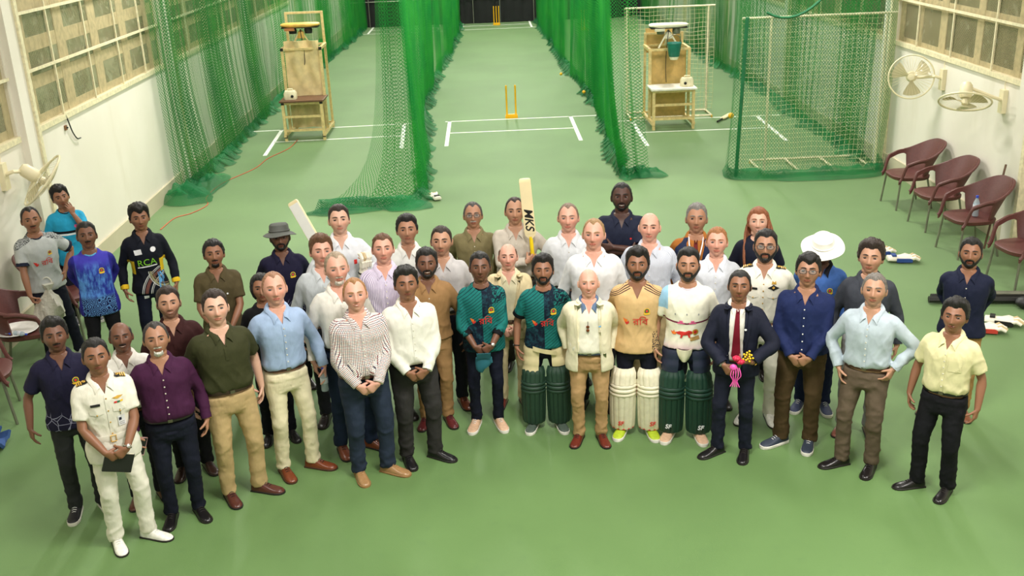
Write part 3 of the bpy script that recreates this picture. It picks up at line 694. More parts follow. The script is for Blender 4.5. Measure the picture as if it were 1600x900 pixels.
for k, (z, s) in enumerate(((.0, 1), (.06, .8))):
    g = [[(-.35*s+.62*s*i/10, -.2*s+.4*s*j/8, z+.05+.03*math.sin(i*1.3+j*.9+k)+.02*math.sin(j*2.1-i)) for j in range(9)] for i in range(11)]
    MB().sheet(g, .03).obj('denim_fold', mat('denim_blue', (44, 76, 128), .8, bump=.2), cl)
st = tag(MB().tube([(6.28, 12.35, .02), (6.56, 12.62, 1.05)], .014, 8).obj('wooden_stick', mat('dark_wood', (92, 62, 36), .5)), 'dark wooden stick leaning on the right wall beside the pillar', 'stick')
cb = tag(MB().tube(resample([(-5.0, 14.9, .008), (-4.95, 15.5, .008), (-4.75, 15.75, .008), (-4.62, 16.2, .008), (-4.75, 16.7, .01), (-4.7, 17.6, .008), (-4.35, 18.6, .008), (-4.25, 19.4, .008), (-4.0, 20.2, .008), (-3.95, 21.0, .01)], 0), .008, 5).obj('floor_cable', mat('orange_cable', (196, 96, 60), .5)), 'thin orange cable snaking over the floor to the left machine stand', 'cable')
wc = tag(MB().tube(resample([(XL+.02, 13.16, 2.1), (XL+.03, 13.2, 2.0), (XL+.03, 13.27, 1.85), (XL+.03, 13.38, 1.74), (XL+.03, 13.5, 1.72)], 0), .009, 6).obj('loose_cord', M_GLK), 'loose dark cord hanging from the left window sill', 'cord')
sk = thing('wall_socket', 'small rusty socket stub below the left window sill', 'socket', (XL, 13.13, 1.93)); MB().box((.012, 0, 0), (.024, .05, .06)).obj('plate', mat('rust', (128, 92, 62), .7), sk, 0); MB().lathe([(.012, 0), (.008, .02)], 8, Matrix.Rotation(PI/2, 3, 'Y'), (.024, 0, 0)).obj('stub', M_GLK, sk)
for (bx_, by_, lb) in ((1.62, 27.5, 'yellow ball resting in the right lane net hem, further one'), (1.95, 24.6, 'yellow ball resting in the right lane net hem, nearer one')):
    tag(MB().ball((bx_+.35, by_, .12), .04).obj('ball', M_BALL), lb, 'ball')
# cricket bat
M_WILLOW = mat('willow', (236, 220, 176), .5, var=.05, vscale=4); M_GRIP_Y = mat('yellow_grip', (240, 206, 20), .5); M_STKR = mat('white_bat_face', (240, 240, 236), .45, var=.02)
def flat_text(body, size, material, parent, M, name='lettering', ext=.001, shear=0):
    c = bpy.data.curves.new(name, 'FONT'); c.body = body; c.size = size; c.align_x = 'CENTER'; c.align_y = 'CENTER'; c.extrude = ext; c.shear = shear; c.offset = size*.018
    o = bpy.data.objects.new(name, c); COL.objects.link(o); dg = bpy.context.evaluated_depsgraph_get()
    me = bpy.data.meshes.new_from_object(o.evaluated_get(dg)); bpy.data.objects.remove(o); me.transform(M); me.materials.clear(); me.materials.append(material)
    return link(name, me, parent)
def cricket_bat(label, face_mat, grip_mat, text=None):
    """handle end at the origin, blade along +z, face towards -y"""
    r = thing('cricket_bat', label, 'bat')
    MB().lathe([(.0, -.01), (.019, -.008), (.0185, .27), (.02, .30)], 12).obj('handle', grip_mat, r)
    rings = []
    for z, w, f, bk in ((.28, .018, .012, .012), (.31, .045, .016, .02), (.335, .054, .016, .026), (.55, .054, .017, .036), (.75, .054, .017, .042), (.84, .054, .016, .026), (.855, .05, .014, .018), (.862, .04, .01, .01)):
        rings.append([(-w, -f, z), (0, -f-.002, z), (w, -f, z), (w, f*.4, z), (0, bk, z), (-w, f*.4, z)])
    bl = MB().loft(rings).obj('blade', M_WILLOW, r, 35)
    MB().box((0, -.0185, .58), (.100, .0025, .50)).obj('face_sheet', face_mat, bl, 0)
    if text:
        M = Matrix.Translation((0, -.021, .47)) @ Matrix.Rotation(PI/2, 4, 'X') @ Matrix.Rotation(-PI/2, 4, 'Z')
        flat_text(text, .112, M_GLK, bl, M, shear=.25)
    return r
fb = cricket_bat('cricket bat lying on the floor beside the plywood machine stand', M_WILLOW, M_GLK); fb.location = (4.72, 20.95, .03); fb.rotation_euler = (-PI/2, 0, -.55)
# ================================================================== PEOPLE
def g_(x, s): return np.exp(-(x/s)**2)
HC = np.array([0, .004, 1.634])                      # head centre in the rest body (1.75 m tall)
def head_pts(az, pol):
    az, pol = np.asarray(az, float), np.asarray(pol, float)
    dx, dy, dz = np.sin(pol)*np.sin(az), -np.sin(pol)*np.cos(az), np.cos(pol)
    sg = lambda v, e: np.sign(v)*np.abs(v)**e
    x = .0775*sg(dx, .94); y = np.where(dy < 0, .093, .104)*sg(dy, .95); z = np.where(dz > 0, .114, .119)*dz
    j = smoothstep(-.01, -.115, z)
    x = x*(1-.235*j); y = np.where(y > 0, y*(1-.42*j), y)
    y = y-.016*smoothstep(-.055, -.105, z)*g_(x, .035)*smoothstep(0, .03, -y)
    fr = smoothstep(.01, .06, -y)
    x = x*(1-.045*g_(z-.03, .03)*fr)
    prof = np.where(z > -.040, np.interp(z, [-.041, -.034, .014, .03], [.026, .0255, .006, 0]), np.interp(z, [-.054, -.041], [0, .026]))
    sig = np.interp(z, [-.05, -.035, .01], [.0155, .0145, .0085])
    y = y-fr*prof*g_(x, sig)
    ex = np.abs(x)-.0315
    y = y+fr*.0095*g_(ex, .017)*g_(z-.002, .0125)
    y = y-fr*.0045*g_(z-.026, .009)*g_(np.abs(x)-.026, .03)
    y = y-fr*.004*g_(np.abs(x)-.045, .018)*g_(z+.028, .02)
    y = y-fr*g_(x, .021)*(.0052*g_(z+.0615, .0055)+.0058*g_(z+.0725, .0060)-.0035*g_(z+.0668, .0022)-0*.004*g_(z+.084, .006))
    y = y+fr*.003*g_(z+.085, .007)*g_(x, .025)
    return np.stack([x, y, z], -1)
A0 = math.radians(40)
J0 = {}
for s in (-1, 1):
    k = 'LR'[s < 0]
    a = np.array([s*math.sin(A0), 0, -math.cos(A0)]); S0 = np.array([s*.166, .014, 1.390])
    J0['S'+k], J0['E'+k], J0['W'+k], J0['a'+k] = S0, S0+.285*a, S0+.535*a, a
    J0['hl'+k] = np.array([0, -1., 0]); J0['hn'+k] = np.array([-s*math.cos(A0), 0, -math.sin(A0)])
    J0['H'+k], J0['K'+k], J0['A'+k] = np.array([s*.09, .0, .92]), np.array([s*.098, -.012, .50]), np.array([s*.105, .02, .085])
FING = [(.030, 7, .038, .040, .0088), (.010, 2, .042, .045, .0090), (-.010, -3, .039, .042, .0086), (-.029, -9, .031, .032, .0076)]
def hand_bones(k):
    o, d, l, n = J0['W'+k], J0['a'+k], J0['hl'+k], J0['hn'+k]; B = []
    for (lo, sp, p, q, r) in FING:
        sp = math.radians(sp); dd = d*math.cos(sp)+l*math.sin(sp); b = o+d*.084+l*lo
        B.append((b, b+dd*p, b+dd*(p+q), r))
    b = o+d*.022+l*.026+n*.006; dd = d*.66+l*.70+n*.25; dd /= np.linalg.norm(dd)
    B.append((b, b+dd*.045, b+dd*.078, .0112))
    return B
def ell_ring(c, a, b, n=28, p=2.3, zf=0.):
    """horizontal super-elliptic ring; zf lowers its front"""
    t = np.linspace(0, 2*PI, n, endpoint=False); cs, sn = np.cos(t), np.sin(t)
    x = a*np.sign(cs)*np.abs(cs)**(2/p); y = b*np.sign(sn)*np.abs(sn)**(2/p)
    return np.stack([c[0]+x, c[1]+y, c[2]-zf*np.maximum(0, -y/b)], 1)
TORSO = np.array([  # z, half width, half depth, centre y
    [.78, .170, .118, .004], [.86, .176, .124, .004], [.93, .172, .122, .002], [1.00, .158, .113, .0], [1.08, .154, .112, -.002], [1.16, .159, .116, -.004],
    [1.24, .167, .121, -.004], [1.32, .174, .121, .0], [1.37, .176, .113, .006], [1.405, .165, .100, .012], [1.435, .134, .087, .016], [1.47, .096, .075, .016], [1.51, .071, .066, .012]])
def torso_at(z, w=1., dp=1., belly=0.):
    a, b, c = (np.interp(z, TORSO[:, 0], TORSO[:, i]) for i in (1, 2, 3))
    up = smoothstep(1.40, 1.50, z); a = a*(w*1.05*(1-up)+up); b = b*(dp*(1-up)+up)
    bl = belly*g_(z-1.05, .13); return a+bl*.25, b+bl*.5, c-bl*.5
# ---- the rest body: one continuous surface
def build_body():
    mb = MB()
    az = np.linspace(0, 2*PI, 150, endpoint=False); po = np.linspace(.01, PI-.01, 110)
    mb.loft([[tuple(p) for p in head_pts(az, np.full(150, q))+HC] for q in po])
    for s in (-1, 1):
        R = Matrix.Rotation(s*.35, 3, 'Z') @ Matrix.Rotation(.12, 3, 'X'); e = MB().ball((0, 0, 0), (.0085, .019, .031), 12, 10)
        mb.add([R @ Vector(v)+Vector((s*.080, .012, HC[2]-.010)) for v in e.v], e.f)
    mb.tube([(0, .022, 1.42), (0, .018, 1.48), (0, .010, 1.54), (0, .006, 1.60)], [.062, .057, .055, .05], 24)
    rings = []
    for z in np.linspace(.80, 1.505, 26):
        a, b, c = torso_at(z); k = .84+.09*smoothstep(1.25, 1.40, z); rings.append([tuple(p) for p in ell_ring((0, c, z), a*k, b*k)])
    mb.loft(rings)
    for s in (-1, 1):
        k = 'LR'[s < 0]; S0, E, Wr, a = J0['S'+k], J0['E'+k], J0['W'+k], J0['a'+k]
        mb.tube([S0-a*.03, S0, S0+a*.1, S0+a*.2, E, E+a*.06, E+a*.15, Wr, Wr+a*.012], [.044, .046, .044, .040, .037, .040, .034, .0255, .025], 18)
        o, d, l, n = Wr, a, J0['hl'+k], J0['hn'+k]; rings = []
        for t, hl, hn, sh in ((-.015, .024, .020, 0), (.015, .029, .019, .001), (.045, .036, .0165, .002), (.075, .041, .0140, .001), (.092, .040, .0115, 0)):
            q = np.linspace(0, 2*PI, 20, endpoint=False); cs, sn = np.cos(q), np.sin(q)
            rings.append([tuple(o+d*t+l*(hl*np.sign(c)*abs(c)**.8)+n*(hn*np.sign(v)*abs(v)**.8+sh)) for c, v in zip(cs, sn)])
        mb.loft(rings)
        for (b0, b1, b2, r) in hand_bones(k):
            m1, m2 = (b0+b1)/2, (b1+b2)/2; e = (b2-b1)/np.linalg.norm(b2-b1)
            mb.tube([b0-e*.012, m1, b1, m2, b2, b2+e*r*.5], [r, r, r*.98, r*.92, r*.8, r*.35], 10)
        H, K, An = J0['H'+k], J0['K'+k], J0['A'+k]
        mb.tube([H+[0, 0, .04], H-[0, 0, .1], (H+K)/2, K, K-[0, 0, .12], An+[0, 0, .06], An-[0, 0, .03]], [.062, .062, .046, .034, .034, .026, .026], 18)
        mb.tube([An+[0, .02, -.05], An+[0, -.05, -.055], An+[0, -.11, -.058], An+[0, -.15, -.06]], [.02, .022, .02, .012], 14)
    me = mb.mesh('body_src', None, 0); o = bpy.data.objects.new('tmp', me); COL.objects.link(o)
    rm = o.modifiers.new('r', 'REMESH'); rm.mode = 'VOXEL'; rm.voxel_size = .0042
    sm = o.modifiers.new('s', 'SMOOTH'); sm.factor = .4; sm.iterations = 2
    dg = bpy.context.evaluated_depsgraph_get(); m1 = bpy.data.meshes.new_from_object(o.evaluated_get(dg)); bpy.data.objects.remove(o)
    V = np.zeros(len(m1.vertices)*3); m1.vertices.foreach_get('co', V); V = V.reshape(-1, 3)
    o = bpy.data.objects.new('tmp', m1); COL.objects.link(o)
    vg = o.vertex_groups.new(name='k'); keep = (V[:, 2] > 1.50); face = keep & (V[:, 1] < 0)
    hd = np.zeros(len(V), bool)
    for k in 'LR': hd |= ((V-J0['W'+k])@J0['a'+k] > -.02) & (np.linalg.norm(V-J0['W'+k], axis=1) < .25)
    vg.add([int(i) for i in np.where(face)[0]], .22, 'REPLACE'); vg.add([int(i) for i in np.where(keep & ~face)[0]], .6, 'REPLACE'); vg.add([int(i) for i in np.where(hd)[0]], .5, 'REPLACE'); vg.add([int(i) for i in np.where(~keep & ~hd)[0]], 1., 'REPLACE')
    de = o.modifiers.new('d', 'DECIMATE'); de.ratio = .062; de.vertex_group = 'k'
    dg = bpy.context.evaluated_depsgraph_get(); m2 = bpy.data.meshes.new_from_object(o.evaluated_get(dg)); bpy.data.objects.remove(o)
    V = np.zeros(len(m2.vertices)*3); m2.vertices.foreach_get('co', V); m2.calc_loop_triangles(); F = np.zeros(len(m2.loop_triangles)*3, int); m2.loop_triangles.foreach_get('vertices', F); F = F.reshape(-1, 3)
    return V.reshape(-1, 3), F
BV, BF = build_body()
# ---- bones and weights
BON = []                                             # name, segment a, b, radius
def seg(n, a, b, r): BON.append((n, np.array(a, float), np.array(b, float), r))
seg('torso', (0, .0, .85), (0, 0, 1.40), .13); seg('torso', (-.10, .01, 1.41), (.10, .01, 1.41), .06)
seg('neck', (0, .015, 1.485), (0, .01, 1.53), .045); seg('head', (0, -.015, 1.575), (0, 0, 1.69), .07)
for k in 'LR':
    seg('ua'+k, J0['S'+k]+J0['a'+k]*.03, J0['E'+k], .035); seg('fa'+k, J0['E'+k], J0['W'+k], .028); seg('ha'+k, J0['W'+k]+J0['a'+k]*.01, J0['W'+k]+J0['a'+k]*.075, .026)
    for i, (b0, b1, b2, r) in enumerate(hand_bones(k)): seg('f%d%s' % (i, k), b0+(b1-b0)*.12, b1, r*.8); seg('g%d%s' % (i, k), b1, b2, r*.8)
    seg('th'+k, J0['H'+k]-[0, 0, .04], J0['K'+k], .05); seg('sh'+k, J0['K'+k], J0['A'+k], .035); seg('ft'+k, J0['A'+k]-[0, 0, .04], J0['A'+k]+[0, -.16, -.05], .03)
BN = list(dict.fromkeys(b[0] for b in BON))
def weights(V):
    Wt = np.zeros((len(V), len(BN)))
    for n, a, b, r in BON:
        ab = b-a; t = np.clip(((V-a)@ab)/(ab@ab), 0, 1); d = np.linalg.norm(V-a-t[:, None]*ab, axis=1)
        w = np.maximum(d-r, .003)**-3.; i = BN.index(n); Wt[:, i] = np.maximum(Wt[:, i], w)
    return Wt/Wt.sum(1, keepdims=True)
BW = weights(BV)
HEADW = BW[:, BN.index('head')]
def nrm(v): v = np.asarray(v, float); return v/(np.linalg.norm(v)+1e-12)
def rotm(ax, ang): return np.array(Matrix.Rotation(ang, 3, Vector(ax)))
def frame(d, l):
    d = nrm(d); l = np.asarray(l, float); l = nrm(l-d*(l@d)); return np.stack([d, l, np.cross(d, l)], 1)
def ik(S0, T, L1, L2, pole):
    S0, T = np.asarray(S0, float), np.asarray(T, float); v = T-S0; D = np.linalg.norm(v); D = min(D, (L1+L2)*.998); d = nrm(v); T = S0+d*D
    x = (L1*L1-L2*L2+D*D)/(2*D); h = math.sqrt(max(0, L1*L1-x*x)); p = np.asarray(pole, float); p = nrm(p-d*(p@d))
    return S0+d*x+p*h, T
# ---- batch voxel remeshing of garments
JOBS = []
def job(mb, voxel, smooth=3):
    r = {'mb': mb, 'vox': voxel, 'sm': smooth}; JOBS.append(r); return r
def run_jobs():
    obs = []
    for j in JOBS:
        o = bpy.data.objects.new('tmp', j['mb'].mesh('tmp', None, 0)); COL.objects.link(o)
        rm = o.modifiers.new('r', 'REMESH'); rm.mode = 'VOXEL'; rm.voxel_size = j['vox']
        sm = o.modifiers.new('s', 'SMOOTH'); sm.factor = .5; sm.iterations = j['sm']; obs.append(o)
    dg = bpy.context.evaluated_depsgraph_get()
    for j, o in zip(JOBS, obs):
        e = o.evaluated_get(dg); me = e.to_mesh()
        V = np.zeros(len(me.vertices)*3); me.vertices.foreach_get('co', V); N = np.zeros(len(me.vertices)*3); me.vertices.foreach_get('normal', N)
        vi = np.zeros(len(me.loops), int); me.loops.foreach_get('vertex_index', vi); tot = np.zeros(len(me.polygons), int); me.polygons.foreach_get('loop_total', tot)
        j['V'] = V.reshape(-1, 3); j['N'] = N.reshape(-1, 3)
        if (tot == 4).all(): j['F'] = vi.reshape(-1, 4)
        else: j['F'] = np.array([vi[a:a+4] if b == 4 else list(vi[a:a+3])+[vi[a+2]] for a, b in zip(np.cumsum(tot)-tot, tot)])
        e.to_mesh_clear()
    for o in obs:
        me = o.data; bpy.data.objects.remove(o); bpy.data.meshes.remove(me)
def np_mesh(name, V, F, material, attrs=None, smooth=True):
    me = bpy.data.meshes.new(name); V = np.asarray(V, np.float32); F = np.asarray(F, np.int32); n, k = F.shape
    me.vertices.add(len(V)); me.vertices.foreach_set('co', V.ravel()); me.loops.add(n*k); me.loops.foreach_set('vertex_index', F.ravel())
    me.polygons.add(n); me.polygons.foreach_set('loop_start', np.arange(n, dtype=np.int32)*k); me.materials.append(material)
    if smooth: me.polygons.foreach_set('use_smooth', np.ones(n, bool))
    me.update(calc_edges=True)
    for q, a in (attrs or {}).items():
        at = me.attributes.new(q, 'FLOAT_VECTOR', 'POINT'); at.data.foreach_set('vector', np.asarray(a, np.float32).ravel())
    return me
# ---- materials for people
def skin_material():
    t = NT('skin'); a = t.attr('tint'); n = t.noise(90, 3, t.attr('rest').outputs['Vector'])
    return t.done(t.principled(t.mix(t.math('MULTIPLY', n, .16), a.outputs['Color'], lin((150, 84, 62))), .46, 0, t.bump(n, .12, .002), .42))
M_SKIN = skin_material()
def cloth(name, col, pat=None, rough=.8, fold=.6, sheen=0., spec=.2):
    """garment material; pat(t, rest, cuv, base) may return a patterned colour"""
    if name in _mc: return _mc[name]
    t = NT(name); rest = t.attr('rest').outputs['Vector']; cuv = t.attr('cuv').outputs['Vector']; c = lin(col)
    if sum(c)/3 < .09: c = tuple(v*.62 for v in c)
    k = t.noise(14, 3, rest); base = t.mix(t.ramp(k, .3, .7), tuple(x*.93 for x in c), tuple(min(1, x*1.05) for x in c))
    if pat: base = pat(t, rest, cuv, base)
    f = t.noise(9, 3, t.scale(rest, (1, 1, .55)), .55); w = t.noise(420, 2, rest)
    h = t.math('ADD', t.math('MULTIPLY', f, 1.0), t.math('MULTIPLY', w, .03))
    _mc[name] = t.done(t.principled(base, rough, 0, t.bump(h, fold, .02), spec, sheen)); return _mc[name]
def p_check(cols, step, wd):
    def f(t, rest, cuv, base):
        u, v, _ = t.sep(cuv)
        def ln(q, o): return t.math('LESS_THAN', t.math('FRACT', t.math('ADD', t.math('DIVIDE', q, step), o)), wd)
        a = t.mix(ln(u, 0.), base, lin(cols[0])); a = t.mix(ln(v, 0.), a, lin(cols[0]))
        a = t.mix(ln(u, .5), a, lin(cols[1])); return t.mix(ln(v, .5), a, lin(cols[1]))
    return f
def p_stripe(col, step, wd):
    def f(t, rest, cuv, base):
        u, v, _ = t.sep(cuv); return t.mix(t.math('LESS_THAN', t.math('FRACT', t.math('DIVIDE', u, step)), wd), base, lin(col))
    return f
M_EYEW = mat('eye_white', (196, 186, 176), .25, var=.02); M_IRIS = {'d': mat('dark_iris', (34, 22, 16), .15), 'b': mat('blue_grey_iris', (66, 70, 70), .15)}
M_LENS = clear_mat('spectacle_lens', (220, 226, 226), .12); M_SPEC = mat('black_spectacle_frame', (18, 16, 16), .35); M_SPECG = mat('steel_spectacle_frame', (120, 110, 100), .3, .8)
def hair_mat(col):
    n = 'hair_%d_%d_%d' % tuple(col)
    if n in _mc: return _mc[n]
    t = NT(n); r = t.obj(); k = t.noise(150, 4, t.scale(r, (1, 1, .35)), .7); c = lin(col)
    _mc[n] = t.done(t.principled(t.mix(t.ramp(k, .3, .7), tuple(x*.55 for x in c), tuple(min(1, x*1.5+.008) for x in c)), .45, 0, t.bump(k, .9, .006), .4)); return _mc[n]
# ---- shoes
def shoe_mesh(kind):
    up, so, la = MB(), MB(), MB(); sn = kind == 'sneaker'; zs = .030 if sn else .016
    prof = [(.072, .020, .060), (.066, .031, .078), (.045, .036, .092), (.01, .038, .098), (-.025, .040, .092), (-.06, .043, .074), (-.10, .047, .058), (-.14, .048, .049), (-.172, .042, .042), (-.194, .029, .033), (-.205, .012, .024)]
    rings = []
    for y, w, h in prof:
        if sn: h += .008; w *= 1.04
        a = np.linspace(0, PI, 13); top = [(w*math.copysign(abs(math.cos(q))**.75, math.cos(q)), y, zs-.004+(h-zs)*math.sin(q)**.8) for q in a]
        rings.append(top+[(-w*.5, y, zs-.006), (w*.5, y, zs-.006)])
    up.loft(rings)
    so.loft([[(w*k*sx, y*(1.02 if y < 0 else 1.04), z) for y, w, h in prof for sx in (1,)]+[(-w*k, y*(1.02 if y < 0 else 1.04), z) for y, w, h in reversed(prof)] for z, k in ((0, 1.04), (.004, 1.1), (zs-.003, 1.1), (zs, 1.03))])
    if not sn:
        so.box((0, .045, .006), (.07, .06, .012))
    for i in range(4):
        y = -.035-.017*i; z = .092-.0098*i+(.006 if sn else 0); la.tube([(-.018, y, z-.006), (0, y-.003, z+.002), (.018, y, z-.006)], .003, 5)
    return up, so, la
_shoe = {}
def shoe_parts(kind, col, sole, lace):
    key = (kind, col, sole, lace)
    if key not in _shoe:
        u, s_, l = shoe_mesh(kind)
        mu = mat('shoe_%s_%d_%d_%d' % ((kind,)+col), col, .55 if kind == 'sneaker' else .28, var=.1, vscale=30, bump=.15 if kind == 'sneaker' else 0)
        _shoe[key] = (u.mesh('shoe', mu, 60), s_.mesh('sole', mat('sole_%d_%d_%d' % sole, sole, .6), 45), l.mesh('laces', mat('lace_%d_%d_%d' % lace, lace, .7)))
    return _shoe[key]
def chain(pts, n=8):
    return [tuple(p) for p in resample(pts, 0)[::max(1, 24//n)]]+[tuple(pts[-1])]
def lhash(t): return sum((i+1)*ord(ch) for i, ch in enumerate(t))
class Person:
    def __init__(s, **k):
        d = dict(h=1.7, w=1., dp=1., belly=0., turn=0., pose=('side', 'side'), head=(0, 0, 0), skin=(176, 122, 92), hs=1.16, hw=1.03, top='shirt', sleeve='long', tuck=True, tcol=(240, 238, 230), tpat=None, collar='shirt',
                 pcol=(40, 42, 50), leg=1., shoe='dress', scol=(30, 24, 22), sole=(30, 26, 24), lace=(30, 24, 22), belt=(30, 24, 22), hair={}, stance=.11, lean=(0, 0), feet=None, jacket=None, extra=(), brow=None, eye='d', stub=0., hem=.80, smile=.15)
        d.update(k); s.__dict__.update(d); s.pose_body(); s.garments()
    # ---------------- pose
    def pose_body(s):
        s.Rt = rotm((1, 0, 0), s.lean[0])@rotm((0, 1, 0), s.lean[1]); s.tp = np.array([0, 0, .95])
        T = lambda p: s.Rt@(np.asarray(p, float)-s.tp)+s.tp
        s.T = T; s.iT = lambda P: (np.asarray(P)-s.tp)@s.Rt+s.tp
        s.J = {}; s.M = {}; I = np.eye(3)
        s.M['torso'] = (s.Rt, s.tp-s.Rt@s.tp)
        hy, hp, hr = s.head; Rh = s.Rt@rotm((0, 0, 1), hy)@rotm((0, 1, 0), hr)@rotm((1, 0, 0), -hp)   # yaw, nod up, tilt
        piv = np.array([0, .012, 1.545]); pp = T(piv)
        s.Rh = Rh*s.hs; s.hp = pp; s.piv = piv
        s.M['head'] = (s.Rh, pp-s.Rh@piv)
        Rn = s.Rt@rotm((0, 0, 1), hy*.5)@rotm((1, 0, 0), -hp*.4); nb = np.array([0, .015, 1.49]); s.M['neck'] = (Rn, T(nb)-Rn@nb)
        ws = .55+.45*s.w
        for i, sd in enumerate((-1, 1)):
            k = 'RL'[i]; po = s.pose[i]
            if isinstance(po, str): po = POSES[po]
            po = dict(po); mir = np.array([-sd*1., 1, 1])                      # presets are written for the right hand (x < 0)
            S0 = T(J0['S'+k]*[ws, 1, 1]+np.array([0, po.get('fwd', 0), po.get('up', 0)])); tgt = T(np.array(po['w'])*mir*[(1 if po.get('abs') else ws), 1, 1]); pole = s.Rt@(np.array(po.get('pole', (-1, .7, -.1)))*mir)
            E, Wr = ik(S0, tgt, .285, .25, pole); s.J['S'+k], s.J['E'+k], s.J['W'+k] = S0, E, Wr
            hd = nrm(s.Rt@(np.array(po['d'])*mir)) if 'd' in po else nrm(Wr-E); hn = s.Rt@(np.array(po.get('n', (1, 0, 0)))*mir)
            hn = nrm(hn-hd*(hn@hd)); hl = np.cross(hn, hd)*(1 if k == 'R' else -1)
            r0d, r0l = J0['a'+k], J0['hl'+k]
            # thumb side sign: match the rest hand's handedness
            sgn = np.sign(np.dot(np.cross(r0d, r0l), J0['hn'+k])); 
            if np.sign(np.dot(np.cross(hd, hl), hn)) != sgn: hl = -hl
            def setb(n, o0, o1, d1, l1, d0=r0d, l0=r0l):
                R = frame(d1, l1)@frame(d0, l0).T; s.M[n] = (R, o1-R@o0); return R
            fl = hl-nrm(Wr-E)*(hl@nrm(Wr-E))
            if np.linalg.norm(fl) < .3: fl = hn
            setb('fa'+k, J0['E'+k], E, Wr-E, fl); setb('ua'+k, J0['S'+k], S0, E-S0, fl if abs(nrm(fl)@nrm(E-S0)) < .9 else nrm(Wr-E))
            R = setb('ha'+k, J0['W'+k], Wr, hd, hl); s.J['hd'+k], s.J['hn'+k], s.J['hl'+k] = hd, hn, hl; s.J['C'+k] = Wr+hd*.085+hn*.022
            c1, c2, ct = po.get('curl', (.35, .45, .25))
            for fi, (b0, b1, b2, r) in enumerate(hand_bones(k)):
                q0 = R@(b0-J0['W'+k])+Wr; d0 = R@nrm(b1-b0)
                if fi < 4: ax = np.cross(d0, hn); a1, a2 = c1*(1+.06*fi), c2
                else: ax = np.cross(d0, nrm(hn-.4*hl)); a1, a2 = ct, ct*.8
                R1 = rotm(ax, a1)@R; s.M['f%d%s' % (fi, k)] = (R1, q0-R1@b0); q1 = R1@(b1-b0)+q0
                R2 = rotm(ax, a1+a2)@R; s.M['g%d%s' % (fi, k)] = (R2, q1-R2@b1)
            # legs
            f = (s.feet or {}).get(k, (sd*s.stance, .02, sd*.28)); fx, fy, fyaw = f
            H = J0['H'+k]*[s.w, 1, 1]; An = np.array([fx, fy, .085]); K, An2 = ik(H, An, .425, .42, (sd*.12+math.sin(fyaw)*.3, -1, 0)); An = np.array([fx, fy, .085])
            s.J['H'+k], s.J['K'+k], s.J['A'+k] = H, K, An; s.J['yaw'+k] = fyaw
            z0 = np.array([0, -1., 0]); fv = np.array([math.sin(fyaw), -math.cos(fyaw), 0])
            R = frame(K-H, fv)@frame(J0['K'+k]-J0['H'+k], z0).T; s.M['th'+k] = (R, H-R@J0['H'+k])
            R = frame(An-K, fv)@frame(J0['A'+k]-J0['K'+k], z0).T; s.M['sh'+k] = (R, K-R@J0['K'+k])
            R = rotm((0, 0, 1), fyaw); s.M['ft'+k] = (R, An-R@J0['A'+k])
        V = BV.copy(); wt = BW[:, [BN.index('torso')]]; V[:, :2] *= 1+(s.w-1)*wt
        hc = HC-s.piv; V0 = V.copy(); V[:, 0] *= 1+(s.hw-1)*HEADW
        P = np.zeros_like(V)
        for i, n in enumerate(BN):
            R, t = s.M[n]; P += BW[:, [i]]*(V@R.T+t)
        s.P = P
    def hpt(s, p):
        """head-local point (about the head centre) to person space"""
        p = np.asarray(p, float)*[s.hw, 1, 1]+HC-s.piv; return p@s.Rh.T+s.hp
    # ---------------- garments before remeshing
    def ring(s, z, off=0., n=36, cut=0., zf=0.):
        a, b, c = torso_at(z, s.w, s.dp, s.belly); R = ell_ring((0, c, z), a+off-cut, b+off-cut, n, zf=zf); return (R-s.tp)@s.Rt.T+s.tp
    def mk_sleeve(s, mb, k, end, r0, r1, off=0., n=18):
        S0, E, Wr = s.J['S'+k], s.J['E'+k], s.J['W'+k]; sx = -1 if k == 'R' else 1
        inn = S0+s.Rt@np.array([-sx*.06, 0, .012]); L = resample([inn, S0, S0*.5+E*.5, E, E*.5+Wr*.5, Wr], 0)
        u = np.linspace(-1, 4, len(L)); t_end = end*2; keep = u <= t_end+1e-6; L = L[keep]; u = u[keep]
        rs = [float(np.interp(q, [-1, 0, 1, 2, 3, 4], [.060, .0585, .0565, .051, .047, .039])) for q in u]
        rs = [(r*r0 if q < 2 else r*(r0*.5+r1*.5) if q < 3 else r*r1)+off for r, q in zip(rs, u)]
        if t_end < 2.5: rs = [r*(1+.13*max(0, (q-.2)/t_end)) for r, q in zip(rs, u)]
        mb.tube([tuple(p) for p in L[::3]]+[tuple(L[-1])], rs[::3]+[rs[-1]], n)
        return L[-1], nrm(L[-1]-L[-4]), rs[-1]
    def garments(s):
        s.cuffs = {}
        mb = MB(); zb = .985 if s.tuck else s.hem
        top = 1.500
        zs = np.concatenate([np.linspace(zb, 1.38, 14), np.linspace(1.40, top, 9)]); rings = []
        for z in zs:
            off = (.010+.010*g_(z-1.05, .06)) if s.tuck else .012+.012*smoothstep(1.1, .85, z)
            if s.tuck and z < .995: off = -.004
            rings.append([tuple(p) for p in s.ring(z, off, zf=.045*smoothstep(1.43, 1.51, z))])
        mb.loft(rings)
        end = {'long': 1.96, 'short': .74, 'roll': 1.18, 'elbow': .95, 'three': 1.5, 'none': 0}[s.sleeve]
        if s.jacket is None or s.jacket.get('sleeveless'):
            if end:
                for k in 'RL': s.cuffs[k] = s.mk_sleeve(mb, k, end, 1.0*(.6+.4*s.w)*(1.08 if end < 1.5 else 1), 1.02)
        s.jt = job(mb, .0115)
        mb = MB(); rings = []
        for z in np.concatenate([np.linspace(.80, .90, 5), np.linspace(.92, 1.015, 6)]):
            rings.append([tuple(p) for p in s.ring(z, .004 if z < 1.0 else -.002)])
        mb.loft([[tuple(p) for p in ell_ring((0, .004, .775), .12*s.w, .09)]]+rings)
